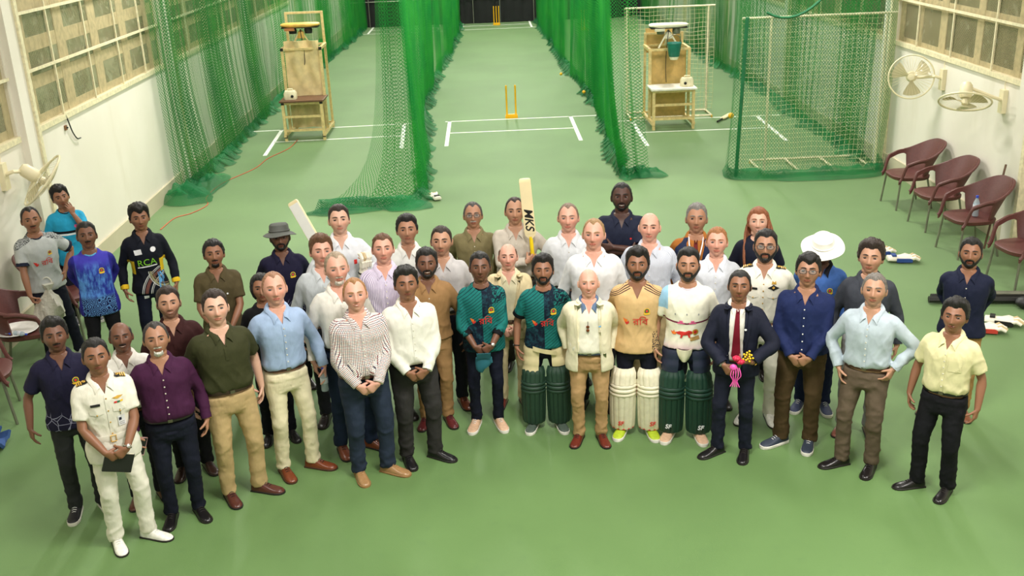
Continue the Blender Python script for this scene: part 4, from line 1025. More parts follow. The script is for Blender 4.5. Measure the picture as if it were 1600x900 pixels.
        for k in 'RL':
            H, K, An = s.J['H'+k], s.J['K'+k], s.J['A'+k]; l = s.leg; w = s.w
            bot = An+[0, .006, -.028]; top_ = H+[0, 0, -.01]
            L = [top_, H*.72+K*.28+[0, .004, 0], H*.35+K*.65, K+[0, .004, 0], K*.65+An*.35+[0, .012, 0], K*.25+An*.75+[0, .006, 0], bot]
            mb.tube([tuple(p) for p in resample(L, 0)[::4]]+[tuple(bot)], list(np.interp(np.linspace(0, 6, len(resample(L, 0)[::4])+1), range(7), [.092*w, .088*w, .074*l*(.5+.5*w), .064*l, .0625*l, .060*l, .063*l])), 20)
        s.jp = job(mb, .0150)
        s.jj = None
        if s.jacket:
            j = s.jacket; mb = MB(); zb, zbtn = j.get('hem', .80), j.get('btn', 1.08); rings = []
            for z in np.concatenate([np.linspace(zb, 1.38, 18), np.linspace(1.40, 1.485, 7)]):
                o1 = .024-.010*smoothstep(1.40, 1.48, z)+.012*smoothstep(1.0, .82, z)-(.008 if j.get('sleeveless') else 0); a, b, c = torso_at(z, s.w, s.dp, s.belly)
                gap = np.interp(z, [zb, zbtn-.05, zbtn, zbtn+.05, 1.44, 1.50], j['gap'])
                f0 = math.asin(min(.95, gap/(a+o1))); n = 44
                ph = np.linspace(f0, 2*PI-f0, n)
                def arc(off, ph):
                    cs, sn = -np.cos(ph), np.sin(ph); p = 2.3
                    x = (a+off)*np.sign(sn)*np.abs(sn)**(2/p); y = (b+off)*np.sign(cs)*np.abs(cs)**(2/p); return np.stack([x, c+y, np.full(len(ph), z)], 1)
                R = np.vstack([arc(o1, ph), arc(o1-.019, ph[::-1])]); rings.append([tuple(p) for p in (R-s.tp)@s.Rt.T+s.tp])
            mb.loft(rings)
            if not j.get('sleeveless'):
                for k in 'RL': s.cuffs[k] = s.mk_sleeve(mb, k, 1.93, 1.12*(.6+.4*s.w), 1.16, .004)
            s.jj = job(mb, .0112, 2)
    # ---------------- finishing after remeshing
    def cuv(s, V):
        Q = s.iT(V); th = np.arctan2(Q[:, 0], -Q[:, 1]); out = np.stack([th*.165, Q[:, 2], np.zeros(len(V))], 1)
        for k in 'RL':
            for (p, q, base) in ((s.J['S'+k], s.J['E'+k], 0.), (s.J['E'+k], s.J['W'+k], .285)):
                d = nrm(q-p); L = np.linalg.norm(q-p); r = V-p; t = r@d; perp = r-t[:, None]*d; dist = np.linalg.norm(perp, axis=1)
                ref = frame(d, (0, -1, .3))
                ins = (t > (.05 if base == 0 else -.02)) & (t < L+.05) & (dist < .095) & ((np.abs(Q[:, 0]) > .205*s.w) | (base > 0) & (Q[:, 1] < -.14) | (base > 0) & (Q[:, 1] > .15))
                a = np.arctan2(perp@ref[:, 2], perp@ref[:, 1]); out[ins] = np.stack([a[ins]*.055, base+t[ins], np.ones(ins.sum())], 1)
        return out
    def cloth_obj(s, j, name, m, parent, wr=.004, seed=0, cutV=None, sc=(10, 10, 4.5)):
        V, N, F = j['V'], j['N'], j['F']
        sh = np.stack([V[:, 0]+.5*V[:, 2], V[:, 1], V[:, 2]-.35*V[:, 0]], 1); sh2 = np.stack([V[:, 0]-.6*V[:, 2], V[:, 1], V[:, 2]+.4*V[:, 0]], 1)
        n1 = vnoise(sh*np.array(sc), 1., seed); n3 = vnoise(sh2*np.array(sc)*1.5, 1., seed+7); n2 = vnoise(V*np.array([30, 30, 17]), 1., seed+1)
        fold = (1-np.abs(n1))**3+.6*(1-np.abs(n3))**4; zz = V[:, 2]
        am = wr*(.75+.7*g_(zz-1.06, .10)+.5*g_(zz-.14, .12)) if zz.min() > .6 or zz.max() > 1.2 else wr*(.8+.8*smoothstep(.35, .08, zz)+.5*g_(zz-.5, .08))
        V = V+N*((fold-.5)*am*1.5+n2*am*.4)[:, None]
        if cutV is not None:
            Q = s.iT(V); c = Q[F].mean(1); z0, hw = cutV
            inside = (c[:, 2] > z0) & (np.abs(c[:, 0]) < hw*(c[:, 2]-z0)/(1.50-z0)) & (c[:, 1] < -.01)
            F = F[~inside]
            ed = np.sort(np.vstack([F[:, [a, (a+1) % 4]] for a in range(4)]), 1); key = ed[:, 0]*len(V)+ed[:, 1]; u, cn = np.unique(key, return_counts=True); bk = u[cn == 1]
            bv = np.unique(np.concatenate([bk // len(V), bk % len(V)])); q = Q[bv]; xl = np.sign(q[:, 0])*hw*np.maximum(0, q[:, 2]-z0)/(1.50-z0)
            mv = (np.abs(np.abs(q[:, 0])-np.abs(xl)) < .018) & (q[:, 1] < 0); Q[bv[mv], 0] = xl[mv]; V = V.copy(); V[bv[mv]] = (Q[bv[mv]]-s.tp)@s.Rt.T+s.tp
        me = np_mesh(name, V, F, m, {'rest': s.iT(V), 'cuv': s.cuv(V)})
        o = link(name, me, parent); s.bvh = BVHTree.FromPolygons(s.iT(V).tolist(), F.tolist()); return o
    def dress(s, o):
        me = o.data; V = np.zeros(len(me.vertices)*3); me.vertices.foreach_get('co', V); V = V.reshape(-1, 3)
        for q, a in (('rest', s.iT(V)), ('cuv', s.cuv(V))):
            at = me.attributes.new(q, 'FLOAT_VECTOR', 'POINT'); at.data.foreach_set('vector', np.asarray(a, np.float32).ravel())
        return o
    def drop(s, x, y, off, bvh):
        h = bvh.ray_cast(Vector((x, y, 1.60)), Vector((0, 0, -1))); return (h[0].z if h[0] is not None else 1.46)+off
    def proj(s, x, z, off=.003, bvh=None, back=False):
        h = (bvh or s.bvh).ray_cast(Vector((x, -1 if not back else 1, z)), Vector((0, 1 if not back else -1, 0)))
        y = h[0].y if h[0] is not None else -.12
        return s.T((x, y-(off if not back else -off), z))
    def decal(s, name, polys, m, parent, at=(0, 0), off=.003, rot=0., maxlen=.02, th=.0015, bvh=None):
        """flat 2-D polygons (x, z) laid on the front of the garment"""
        bm = bmesh.new(); c, sn = math.cos(rot), math.sin(rot)
        if isinstance(polys, bpy.types.Mesh): bm.from_mesh(polys)
        else:
            for P in polys: bm.faces.new([bm.verts.new((p[0], p[1], 0)) for p in P])
        bmesh.ops.triangulate(bm, faces=bm.faces[:])
        for _ in range(4):
            ed = [e for e in bm.edges if e.calc_length() > maxlen]
            if not ed: break
            bmesh.ops.subdivide_edges(bm, edges=ed, cuts=1); bmesh.ops.triangulate(bm, faces=[f for f in bm.faces if len(f.verts) > 3])
        for v in bm.verts:
            x, z = at[0]+v.co.x*c-v.co.y*sn, at[1]+v.co.x*sn+v.co.y*c; v.co = s.proj(x, z, off, bvh)
        me = bpy.data.meshes.new(name); bm.to_mesh(me); bm.free(); me.materials.append(m); return link(name, me, parent)
    def text(s, body, size, m, parent, at, rot=0., bold=.0, off=.0035, name='lettering', shear=0):
        c = bpy.data.curves.new(name, 'FONT'); c.body = body; c.size = size; c.align_x = 'CENTER'; c.align_y = 'CENTER'; c.offset = bold; c.shear = shear; c.resolution_u = 3
        o = bpy.data.objects.new(name, c); COL.objects.link(o); me = bpy.data.meshes.new_from_object(o.evaluated_get(bpy.context.evaluated_depsgraph_get())); bpy.data.objects.remove(o)
        return s.decal(name, me, m, parent, at, .0065, rot, .012, bvh=s.b_top)
    def finish(s):
        s.root = R = thing('person', s.label, 'person', s.loc, s.rz, 'people posing in the hall', s.h/1.795)
        # skin colours by place on the body
        L = BV-HC; x, y, z = L.T; hd = HEADW > .5; c = np.tile(np.array(lin(s.skin)), (len(BV), 1))
        def blend(mask, col):
            c[:] = c*(1-mask[:, None])+np.array(lin(col))*mask[:, None]
        front = smoothstep(-.03, -.06, y)*hd
        lips = front*g_(x, .022)*np.maximum(g_(z+.0610, .0055), g_(z+.0725, .006))
        sk = np.array(s.skin, float)
        fair = smoothstep(150, 215, sk[0])
        blend(front*(g_(np.abs(x)-.042, .022)*g_(z+.03, .022)*.35*fair+g_(x, .014)*g_(z+.036, .014)*.3*fair), tuple(np.clip(sk*[1.02, .80, .78], 0, 255)))
        blend(lips*.4, tuple(np.clip(sk*[.86, .62, .62], 0, 255)))
        blend(front*g_(x, .019)*g_(z+.0668, .0022)*.6, tuple(sk*.4))
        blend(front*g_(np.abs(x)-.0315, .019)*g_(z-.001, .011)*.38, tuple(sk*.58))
        if s.stub:
            bz = np.interp(np.abs(x), [0, .02, .03, .06, .08], [-.047, -.047, -.06, -.035, .0])
            mk = smoothstep(bz+.006, bz-.006, z)*(y < .03)*hd*(1-lips); blend(mk*s.stub, tuple(np.array(s.hair.get('beardcol', s.hair.get('col', (30, 24, 20))))*1.0))
        me = np_mesh('body', s.P, BF, M_SKIN, {'rest': BV, 'tint': c}); link('body', me, R)
        if s.brow is not False: s.face(R)
        s.do_hair(R)
        V = s.open_v() if s.collar in ('shirt', 'polo', 'vneck', 'suit') else None
        s.o_top = s.cloth_obj(s.jt, s.topname(), s.tmat(), R, (.0050) if s.top != 'tight' else .002, lhash(s.label) % 997, V)
        s.b_top = s.bvh
        if s.jj:
            s.o_jack = s.cloth_obj(s.jj, s.jacket.get('name', 'jacket'), s.jacket['mat'], R, .003, 5, None); s.b_jack = s.bvh
            s.lapels(R)
        o = s.cloth_obj(s.jp, 'trousers', s.pmat(), R, .0048, lhash(s.label) % 911, None, (8, 8, 12)); s.o_pants = o; s.b_pants = s.bvh
        s.collars(); s.trims(R); s.shoes(R)
        for e in s.extra: e(s)
        return s
    def topname(s): return {'shirt': 'shirt', 'polo': 'polo_shirt', 'tee': 't_shirt', 'jersey': 'jersey', 'tunic': 'uniform_tunic', 'tight': 'top'}.get(s.top, 'shirt')
    def tmat(s): return s.tpat if s.tpat else cloth('cloth_%s_%d_%d_%d' % ((s.top,)+tuple(s.tcol)), tuple(v*(.91 if min(s.tcol) > 180 else .96) for v in s.tcol))
    def pmat(s): return s.pcol if not isinstance(s.pcol, tuple) else cloth('trouser_%d_%d_%d' % s.pcol, s.pcol, None, .8, .7)
    def open_v(s): return {'shirt': (1.388, .046), 'polo': (1.385, .044), 'vneck': (1.375, .06), 'suit': (1.45, .03)}[s.collar]
    def face(s, R):
        sk = np.array(s.skin, float); lipc = tuple(int(v) for v in np.clip(sk*[.84, .66, .64], 0, 255)); g = []; smile = s.smile
        for i in range(13):
            xx = -.0245+.049*i/12; u = 1-(xx/.0245)**2; lift = smile*.006*(xx/.0245)**2; row = []
            for v in (-1, -.5, -.12, .12, .5, 1):
                zc = -.0665+lift+(v*(.0085 if v > 0 else .0098)*u**.6 if abs(v) > .2 else v*(.006+.02*smile)*u); az = math.asin(np.clip(xx/.066, -.9, .9)); p = head_pts(az, math.acos(np.clip(zc/.119, -1, 1)))
                row.append(s.hpt(np.array([xx, p[1]-(.0025 if abs(v) > .2 else .0009)+(.003 if abs(v) > .9 else 0), zc])))
            g.append(row[::-1])
        mb = MB(); mb.sheet(g, .002); me = mb.mesh('lips', mat('lips_%d_%d_%d' % lipc, lipc, .4, var=.03), 80); me.materials.append(mat('teeth', (214, 204, 190), .3) if smile > .5 else mat('mouth_line', (50, 26, 24), .5)); mi = [0]*len(me.polygons)
        for p in me.polygons:
            js = {v % 6 for v in p.vertices}
            if js == {2, 3}: mi[p.index] = 1
        me.polygons.foreach_set('material_index', mi); link('lips', me, R)
        for sd in (-1, 1):
            c = np.array([sd*.0312, 0, .002]); ys = head_pts(sd*.34, PI/2-.02)[1]; c[1] = ys+.0075
            mb = MB(); n = 14; rings = []; nr = 9
            for i in range(nr):
                a = .04+(PI*.62)*i/(nr-1); rings.append([tuple(s.hpt(c+np.array([.0132*1.15*math.sin(a)*math.cos(q), -.0128*math.cos(a), .0132*.62*math.sin(a)*math.sin(q)]))) for q in np.linspace(0, 2*PI, n, endpoint=False)])
            mb.loft(rings); me = mb.mesh('eye', M_EYEW, 80); me.materials.append(M_IRIS[s.eye]); ir = [0]*len(me.polygons)
            for p in me.polygons:
                if max(p.vertices) < n*5: ir[p.index] = 1
            me.polygons.foreach_set('material_index', ir); link('eye', me, R)
            V = []; na, nb = 9, 6
            for i in range(na):
                a = -1.25+2.5*i/(na-1)
                for q in range(nb):
                    b = .62+(1.4-.62)*q/(nb-1); r = .0143; V.append(s.hpt(c+np.array([r*1.15*math.sin(a)*math.cos(b), -r*math.cos(a)*math.cos(b), r*.70*math.sin(b)])))
            Fq = [[i*nb+q, (i+1)*nb+q, (i+1)*nb+q+1, i*nb+q+1] for i in range(na-1) for q in range(nb-1)]
            link('eyelid', np_mesh('eyelid', V, Fq, M_SKIN, {'rest': V, 'tint': np.tile(np.array(lin(s.skin))*.80, (len(V), 1))}), R)
            col = s.brow or s.hair.get('browcol') or s.hair.get('col', (30, 24, 20)); bt = s.hair.get('brow', 1.); g = []
            for i in range(9):
                t = i/8; xx = .011+.043*t; zz = .0215+.0065*math.sin(t*2.2)-.006*t*t; w = .0042*bt*(1-.55*t**2)*(.75+.4*min(1, t*4)); row = []
                for v in (-1, 0, 1):
                    zc = zz+v*w; az = math.asin(min(.95, xx/.0775)); p = head_pts(az*1.0, math.acos(np.clip(zc/.114, -1, 1))); row.append(s.hpt(np.array([sd*p[0], p[1]-.0022+.0012*abs(v), p[2]])))
                g.append(row)
            if sd > 0: g = [r[::-1] for r in g]
            MB().sheet(g, .0025).obj('eyebrow', hair_mat(tuple(int(q) for q in col)), R, 60)
    def shell(s, name, thick, m, R, na=72, npol=44, pol0=.0, pol1=PI*.93, seed=1, rough=.003, az0=-PI, az1=PI):
        """surface grown off the head: thick(x, y, z, az) gives its height; where negative it stays under the skin"""
        az = np.linspace(az0, az1, na+1); po = np.linspace(pol0+.002, pol1, npol); AZ, PO = np.meshgrid(az, po, indexing='ij'); P = head_pts(AZ, PO)
        base = P.copy(); t = thick(P[..., 0], P[..., 1], P[..., 2], AZ)
        nz = vnoise(base*np.array([95, 95, 45]), 1., seed)+.5*vnoise(base*np.array([210, 210, 90]), 1., seed+3)
        t = np.where(t > 0, t+nz*np.minimum(rough, t*.45), np.maximum(t, -.010))
        nrm_ = P/np.linalg.norm(P, axis=-1, keepdims=True); Q = P+nrm_*t[..., None]
        keep = t > -.0095
        V = s.hpt(Q.reshape(-1, 3)); F = []
        for i in range(na):
            for q in range(npol-1):
                ii = (i, q), (i, q+1), (i+1, q+1), (i+1, q)
                if any(keep[a] for a in ii): F.append([a*npol+b for a, b in ii])
        if not F: return None
        used = sorted({i for f in F for i in f}); mp = {u: k for k, u in enumerate(used)}
        return link(name, np_mesh(name, V[used], [[mp[i] for i in f] for f in F], m), R)
    def do_hair(s, R):
        h = dict(col=(24, 20, 18), top=.022, side=.008, front=.072, temple=.0, bald=0., vol=0., back=-.075, part=0., rough=.004, sideb=-.02, fringe=0.)
        h.update(s.hair); m = hair_mat(tuple(int(q) for q in h['col']))
        if h['top'] > 0:
            def thick(x, y, z, az):
                a = np.abs(az)
                zl = np.interp(a, [0, .35, .75, 1.1, 1.32, 1.42, 1.75, 2.1, 2.5, PI], [h['front'], h['front']+.004+h['temple']*.4, h['front']+.0+h['temple'], h['front']-.022+h['temple']*.8, h['sideb']+.01, h['sideb'], .022, -.035, h['back']+.012, h['back']])
                up = smoothstep(.02, .085, z); t = h['side']+(h['top']-h['side'])*up
                t = t+h['vol']*smoothstep(.03, .10, z)*smoothstep(.02, -.08, y)+h['part']*np.where(x*np.sign(h['part']) > -.02, 1, .35)*abs(1)*up*.5*(1 if h['part'] else 0)
                if h['fringe']: zl = zl-h['fringe']*g_(az-.15, .45)
                if h['bald']:
                    top = smoothstep(.055, .085, z+.25*np.maximum(0, -y))*(y < .075); t = t-(t+.012)*np.clip(top*h['bald'], 0, 1)
                zl = zl+.006*vnoise(np.stack([x*70, y*70, z*0+2], -1), 1., 4); d = z-zl
                return np.where(d > 0, t*smoothstep(0, .016, d)+.0005, -.012+.012*smoothstep(-.02, 0, d)-.001)
            s.shell('hair', thick, m, R, rough=h['rough'], seed=lhash(s.label) % 50)
        if h.get('beard') or h.get('must'):
            bc = hair_mat(tuple(int(q) for q in h.get('beardcol', h['col']))); b, mu = h.get('beard', 0), h.get('must', h.get('beard', 0)); full = h.get('full', 1.)
            def bt(x, y, z, az):
                a = np.abs(x)
                bz = np.interp(a, [0, .018, .028, .045, .065, .08], [-.080, -.080, -.070, -.056 if full > .5 else -.2, -.030 if full > .5 else -.2, .01 if full > .5 else -.2])
                chin = smoothstep(0, .010, bz-z)*smoothstep(-.15, -.10, z)*(y < .03)
                m1 = g_(z+.0525, .0052)*smoothstep(.031, .020, a)*(y < -.05)
                m2 = smoothstep(.020, .024, a)*smoothstep(.036, .030, a)*smoothstep(-.048, -.056, z)*(z > -.085)*(y < -.04)*(1 if full > .2 and b else 0)
                t = np.maximum(np.maximum(b*chin, mu*m1*1.1), b*m2); lip = g_(x, .019)*g_(z+.067, .010)
                t = t*(1-np.clip(lip*1.5, 0, 1)*(np.abs(z+.0525) > .006)); return np.where(t > .0008, t, -.012)
            s.shell('beard' if b else 'moustache', bt, bc, R, na=64, npol=60, pol0=PI*.45, pol1=PI*.97, rough=.0015, az0=-1.6, az1=1.6, seed=3)
    def specs(s, m=None, half=False):
        m = m or M_SPEC; r = None; n = 20
        for sd in (-1, 1):
            cx = sd*.033; ring = [s.hpt((cx+.025*math.copysign(abs(math.cos(a))**.8, math.cos(a)), -.112+.25*abs(cx+.025*math.cos(a))**1.0*.35, -.001+.0165*math.copysign(abs(math.sin(a))**.8, math.sin(a)))) for a in np.linspace(0, 2*PI, n+1)]
            o = MB().tube(ring, .0022, 5, False).obj('spectacle_rim' if r else 'spectacles', m, s.root if not r else r)
            if r is None: r = o
            MB().add([tuple(p) for p in ring[:-1]], [tuple(range(n))]).obj('lens', M_LENS, r, 0)
            MB().tube([s.hpt((sd*.059, -.096, .004)), s.hpt((sd*.078, -.06, .006)), s.hpt((sd*.083, .01, .006))], .002, 5).obj('temple_arm', m, r)
        MB().tube([s.hpt((-.008, -.112, .002)), s.hpt((0, -.116, .005)), s.hpt((.008, -.112, .002))], .002, 5).obj('bridge', m, r)
    def collars(s):
        if s.collar in ('none',): return
        P = s.o_top; m = s.colm if hasattr(s, 'colm') else s.tmat()
        if s.collar in ('shirt', 'polo', 'suit'):
            rows = []; n = 34; g0 = .16; wide = s.collar != 'suit'; b = s.b_top; tipx, tipz = (.066, 1.395) if wide else (.045, 1.425); vx, vz = (.030, 1.437) if wide else (.008, 1.468)
            for i in range(n+1):
                f = g0+(2*PI-2*g0)*i/n; q = min(f, 2*PI-f); sx = 1 if f < PI else -1; t = smoothstep(g0, 1.25, q)
                fold = np.array([math.sin(f)*.066, .012-math.cos(f)*.066, 1.476+.056*smoothstep(.3, 2.6, q)])
                if t < 1:
                    p = s.iT(s.proj(sx*vx, vz, .008, b)); fold = np.asarray(p)*(1-t)+fold*t
                inn = fold+np.array([-math.sin(f)*.006, math.cos(f)*.006, -.022])
                ox, oy = math.sin(f)*.100, .014-math.cos(f)*.092; out = np.array([ox, oy, s.drop(ox, oy, .005, b)])
                if t < 1:
                    p = np.asarray(s.iT(s.proj(sx*(tipx+.030*t), tipz+.05*t, .006, b))); out = p*(1-t)+out*t
                mid = (fold+out)/2+nrm(np.array([math.sin(f), -math.cos(f)*1.0, .9]))*.009
                rows.append([s.T(inn), s.T(fold), s.T(fold*.75+out*.25+nrm(np.array([math.sin(f), -math.cos(f), 1.2]))*.008), s.T(mid), s.T(out)])
            s.dress(MB().sheet(rows, -.0035).obj('collar', m, P, 60))
        if s.collar in ('crew', 'vneck'):
            ring = []; v = s.collar == 'vneck'
            for f in np.linspace(0, 2*PI, 41):
                fr = (1+math.cos(f))/2; ring.append(s.T((math.sin(f)*.070, .014-math.cos(f)*(.068+.012*fr), 1.508-.052*fr**1.4-(.055*max(0, fr-.75)/.25*(1) if v else 0))))
            MB().tube(ring, .0085, 8, False).obj('neckband', m, P)
        if s.collar in ('shirt', 'suit') and s.top in ('shirt', 'tunic') and not s.jacket:
            zt, zb = (1.385 if s.collar == 'shirt' else 1.45), (1.02 if s.tuck else s.hem+.01); g = [[s.proj(xx, zz, .0025, s.b_top) for xx in (-.013, 0, .013)] for zz in np.linspace(zt, zb, 26)]
            s.dress(MB().sheet(g, .002).obj('placket', m, P, 60))
            bm_ = getattr(s, 'btn', None) or mat('pearl_button', (220, 214, 200), .3); mb = MB()
            for zz in np.linspace(zt-.03, zb+.05, 6):
                p = s.proj(0, zz, .006, s.b_top); M = np.array(Matrix.Rotation(PI/2, 3, 'X')); MB().lathe([(.006, -.002), (.006, .002), (0, .003)], 8, Matrix.Rotation(PI/2, 3, 'X'), tuple(p)).obj('button', bm_, P)
        if s.top == 'polo':
            g = [[s.proj(xx, zz, .0025, s.b_top) for xx in (-.014, 0, .014)] for zz in np.linspace(1.385, 1.27, 10)]
            s.dress(MB().sheet(g, .002).obj('placket', m, P, 60))
    def trims(s, R):
        if s.belt and s.tuck:
            rows = []
            for f in np.linspace(0, 2*PI, 45):
                a, b, c = torso_at(1.0, s.w, s.dp, s.belly); p = 2.3; cs, sn = -math.cos(f), math.sin(f)
                def q(o, z): return s.T(((a+o)*math.copysign(abs(sn)**(2/p), sn), c+(b+o)*math.copysign(abs(cs)**(2/p), cs), z))
                rows.append([q(.011, .985), q(.013, 1.0), q(.011, 1.017)])
            bo = MB().sheet(rows, -.004).obj('belt', mat('belt_%d_%d_%d' % s.belt, s.belt, .35), R, 60)
            a, b, c = torso_at(1.0, s.w, s.dp, s.belly); MB().box(s.T((0, c-b-.018, 1.0)), (.036, .004, .026)).obj('buckle', mat('buckle_steel', (120, 112, 98), .35, .8), bo, 0)
        for k, (e, d, r) in s.cuffs.items():
            if s.sleeve in ('long', 'roll', 'three') or s.jacket:
                cm = getattr(s, 'cuffm', None) or (s.jacket['mat'] if s.jacket and not s.jacket.get('sleeveless') else s.tmat()); th = .045 if s.sleeve != 'roll' else .05
                if s.sleeve == 'roll': r += .004
                s.dress(MB().tube([tuple(e-d*th), tuple(e-d*th*.5), tuple(e+d*.004)], [r+.002, r+.005, r+.003], 18).obj('cuff', cm, s.o_top if not (s.jj and not s.jacket.get('sleeveless')) else s.o_jack))
            elif s.sleeve in ('short', 'elbow') and getattr(s, 'cuffm', None):
                MB().tube([tuple(e-d*.03), tuple(e+d*.006)], [r+.003, r+.005], 18).obj('cuff', s.cuffm, s.o_top)
    def lapels(s, R):
        j = s.jacket
        if j.get('sleeveless'): return
        zbtn = j.get('btn', 1.08); B = s.b_jack
        for sd in (-1, 1):
            g = []
            for i in range(15):
                t = i/14; z = 1.478-(1.478-zbtn-.01)*t; gap = np.interp(z, [j.get('hem', .8), zbtn-.05, zbtn, zbtn+.05, 1.44, 1.50], j['gap'])+.004
                w = .075*(1-t)**.55*(1 if t > .22 else .8+.9*t) if t < .97 else .012; w = max(w, .012); row = []
                for q in (0, .5, 1): row.append(s.proj(sd*(gap+w*q), z+.012*q*(1-t), .011+.004*math.sin(PI*q), B))
                g.append(row if sd > 0 else row[::-1])
            MB().sheet(g, -.005).obj('lapel', j['mat'], s.o_jack, 60)
        rows = []
        for i in range(25):
            f = .95+(2*PI-1.9)*i/24; q = min(f, 2*PI-f); ix, iy = math.sin(f)*.074, .014-math.cos(f)*.074; ox, oy = math.sin(f)*.118, .014-math.cos(f)*.104
            top = np.array([ix, iy, max(1.470+.045*smoothstep(.6, 2.6, q), s.drop(ix, iy, .008, B))]); out = np.array([ox, oy, s.drop(ox, oy, .007, B)])
            rows.append([s.T(top+[0, 0, -.02]), s.T(top), s.T((top+out)/2+[0, 0, .008]), s.T(out)])
        s.dress(MB().sheet(rows, -.004).obj('jacket_collar', j['mat'], s.o_jack, 60))
        for sd in (-1, 1):
            pk = [[s.proj(sd*(.105+.055*a), z, .005, B) for a in ((-1, 0, 1) if sd > 0 else (1, 0, -1))] for z in (1.0, .955)]
            MB().sheet(pk[::-1] if True else pk, -.004).obj('pocket_flap', j['mat'], s.o_jack, 60)
    def shoes(s, R):
        if s.shoe is None: return
        u, so, la = shoe_parts(s.shoe, s.scol, s.sole, s.lace)
        for k in 'RL':
            A = s.J['A'+k]; o = link('shoe', u, R); o.location = (A[0], A[1]-.01, 0); o.rotation_euler = (0, 0, s.J['yaw'+k]); o.scale = (1.04,)*3
            link('sole', so, o); link('laces', la, o)
# poses are written for the right arm (x < 0); w wrist, d finger direction, n palm normal
POSES = {
    'side': dict(w=(-.275, -.035, .895), d=(.10, -.16, -1), n=(1, .15, 0), curl=(.4, .5, .3), pole=(-.5, 1, 0)),
    'sideout': dict(w=(-.325, -.02, .905), d=(.0, -.12, -1), n=(1, .3, 0), curl=(.35, .45, .3), pole=(-.8, 1, 0)),
    'sideback': dict(w=(-.27, .06, .90), d=(.05, .0, -1), n=(1, 0, 0), pole=(-.5, 1, 0)),
    'clasp': dict(w=(-.085, -.205, .945), d=(.72, -.12, -.62), n=(.25, 1, .1), curl=(.5, .6, .3), pole=(-1, .5, -.1), abs=1),
    'claspo': dict(w=(-.072, -.240, .955), d=(.80, .06, -.52), n=(.15, 1, -.1), curl=(.75, .8, .4), pole=(-1, .5, -.1), abs=1),
    'behind': dict(w=(-.085, .185, .965), d=(.7, .1, -.4), n=(0, 1, 0), curl=(.6, .7, .4), pole=(-.7, .9, 0), abs=1),
    'back': dict(w=(-.20, .13, .93), d=(.5, .3, -.7), n=(0, 1, 0), pole=(-.6, 1, 0), abs=1),
    'hip': dict(w=(-.215, -.03, 1.0), d=(.35, -.45, -.8), n=(.7, .3, 0), curl=(.5, .5, .3), pole=(-1, .45, .05)),
    'pocket': dict(w=(-.215, -.055, .945), d=(.22, -.15, -1), n=(.9, .3, 0), pole=(-1, .6, 0)),
    'fold': dict(w=(.085, -.20, 1.19), d=(1, .12, .22), n=(0, 1, 0), curl=(.3, .4, .3), pole=(-1, -.3, -.8), abs=1),
    'foldo': dict(w=(.075, -.225, 1.235), d=(1, .25, -.1), n=(0, 1, 0), curl=(.4, .5, .3), pole=(-1, -.3, -.8), abs=1),
}
# ================================================================== THE PEOPLE OF THE PHOTOGRAPH
F, PF, O, B, D, K_, LB = (214, 170, 148), (216, 162, 142), (184, 140, 114), (140, 98, 74), (108, 74, 57), (62, 42, 36), (166, 122, 96)
M_YELP = mat('yellow_print', (232, 186, 40), .6); M_REDP = mat('red_print', (206, 44, 40), .6); M_ORP = mat('orange_print', (232, 116, 40), .6); M_GRNP = mat('green_print', (30, 96, 60), .6); M_WHP = mat('white_print', (232, 232, 236), .6); M_NAVP = mat('navy_print', (24, 28, 58), .6); M_GOLD = mat('gold_braid', (208, 162, 62), .4, .3); M_LIME = mat('lime_print', (128, 196, 48), .6); M_SKYP = mat('sky_print', (96, 168, 222), .6); M_PINKP = mat('pink_print', (230, 96, 150), .6); M_DRED = mat('crimson_print', (214, 30, 70), .6); M_MAR = mat('maroon_print', (110, 30, 44), .6)
def disc(r, n=20, cx=0, cz=0, kz=1.): return [(cx+r*math.cos(2*PI*i/n), cz+r*kz*math.sin(2*PI*i/n)) for i in range(n)]
def rect(w, h, cx=0, cz=0): return [(cx-w/2, cz-h/2), (cx+w/2, cz-h/2), (cx+w/2, cz+h/2), (cx-w/2, cz+h/2)]
def crest(s, at=(.085, 1.30), k=1., bvh=None, par=None):
    b = bvh or s.b_top; p = par or s.o_top
    o = s.decal('crest', [disc(.026*k, 18)], M_YELP, p, at, .0030, bvh=b)
    s.decal('crest_field', [disc(.021*k, 16)], M_GRNP, p, at, .0042, bvh=b); s.decal('crest_centre', [disc(.011*k, 12), rect(.006*k, .024*k)], M_REDP, p, at, .0054, bvh=b)
    s.decal('crest_banner', [[(-.032*k, -.018*k), (-.02*k, -.034*k), (.02*k, -.034*k), (.032*k, -.018*k), (.022*k, -.022*k), (-.022*k, -.022*k)]], M_YELP, p, at, .0054, bvh=b)
def sponsor(s, at=(0, 1.19), k=1., c1=None, c2=None):
    p = s.o_top; a, b = c1 or M_ORP, c2 or M_REDP
    s.decal('sponsor_mark', [[(-.118*k, .030*k), (-.082*k, .016*k), (-.082*k, -.006*k), (-.105*k, -.004*k)]], a, p, at, .0035, bvh=s.b_top)
    s.decal('sponsor_mark', [[(-.105*k, -.004*k), (-.082*k, -.006*k), (-.070*k, .010*k), (-.066*k, -.012*k), (-.088*k, -.030*k)]], b, p, at, .0036, bvh=s.b_top)
    s.bvh = s.b_top; s.text('\u09b0\u09bf\u09ac', .088*k, b, p, (at[0]+.028*k, at[1]-.002))
def pocket(s, at=(.085, 1.27), w=.10, h=.11, m=None):
    s.decal('chest_pocket', [rect(w, h)], m or s.tmat(), s.o_top, at, .004, bvh=s.b_top)
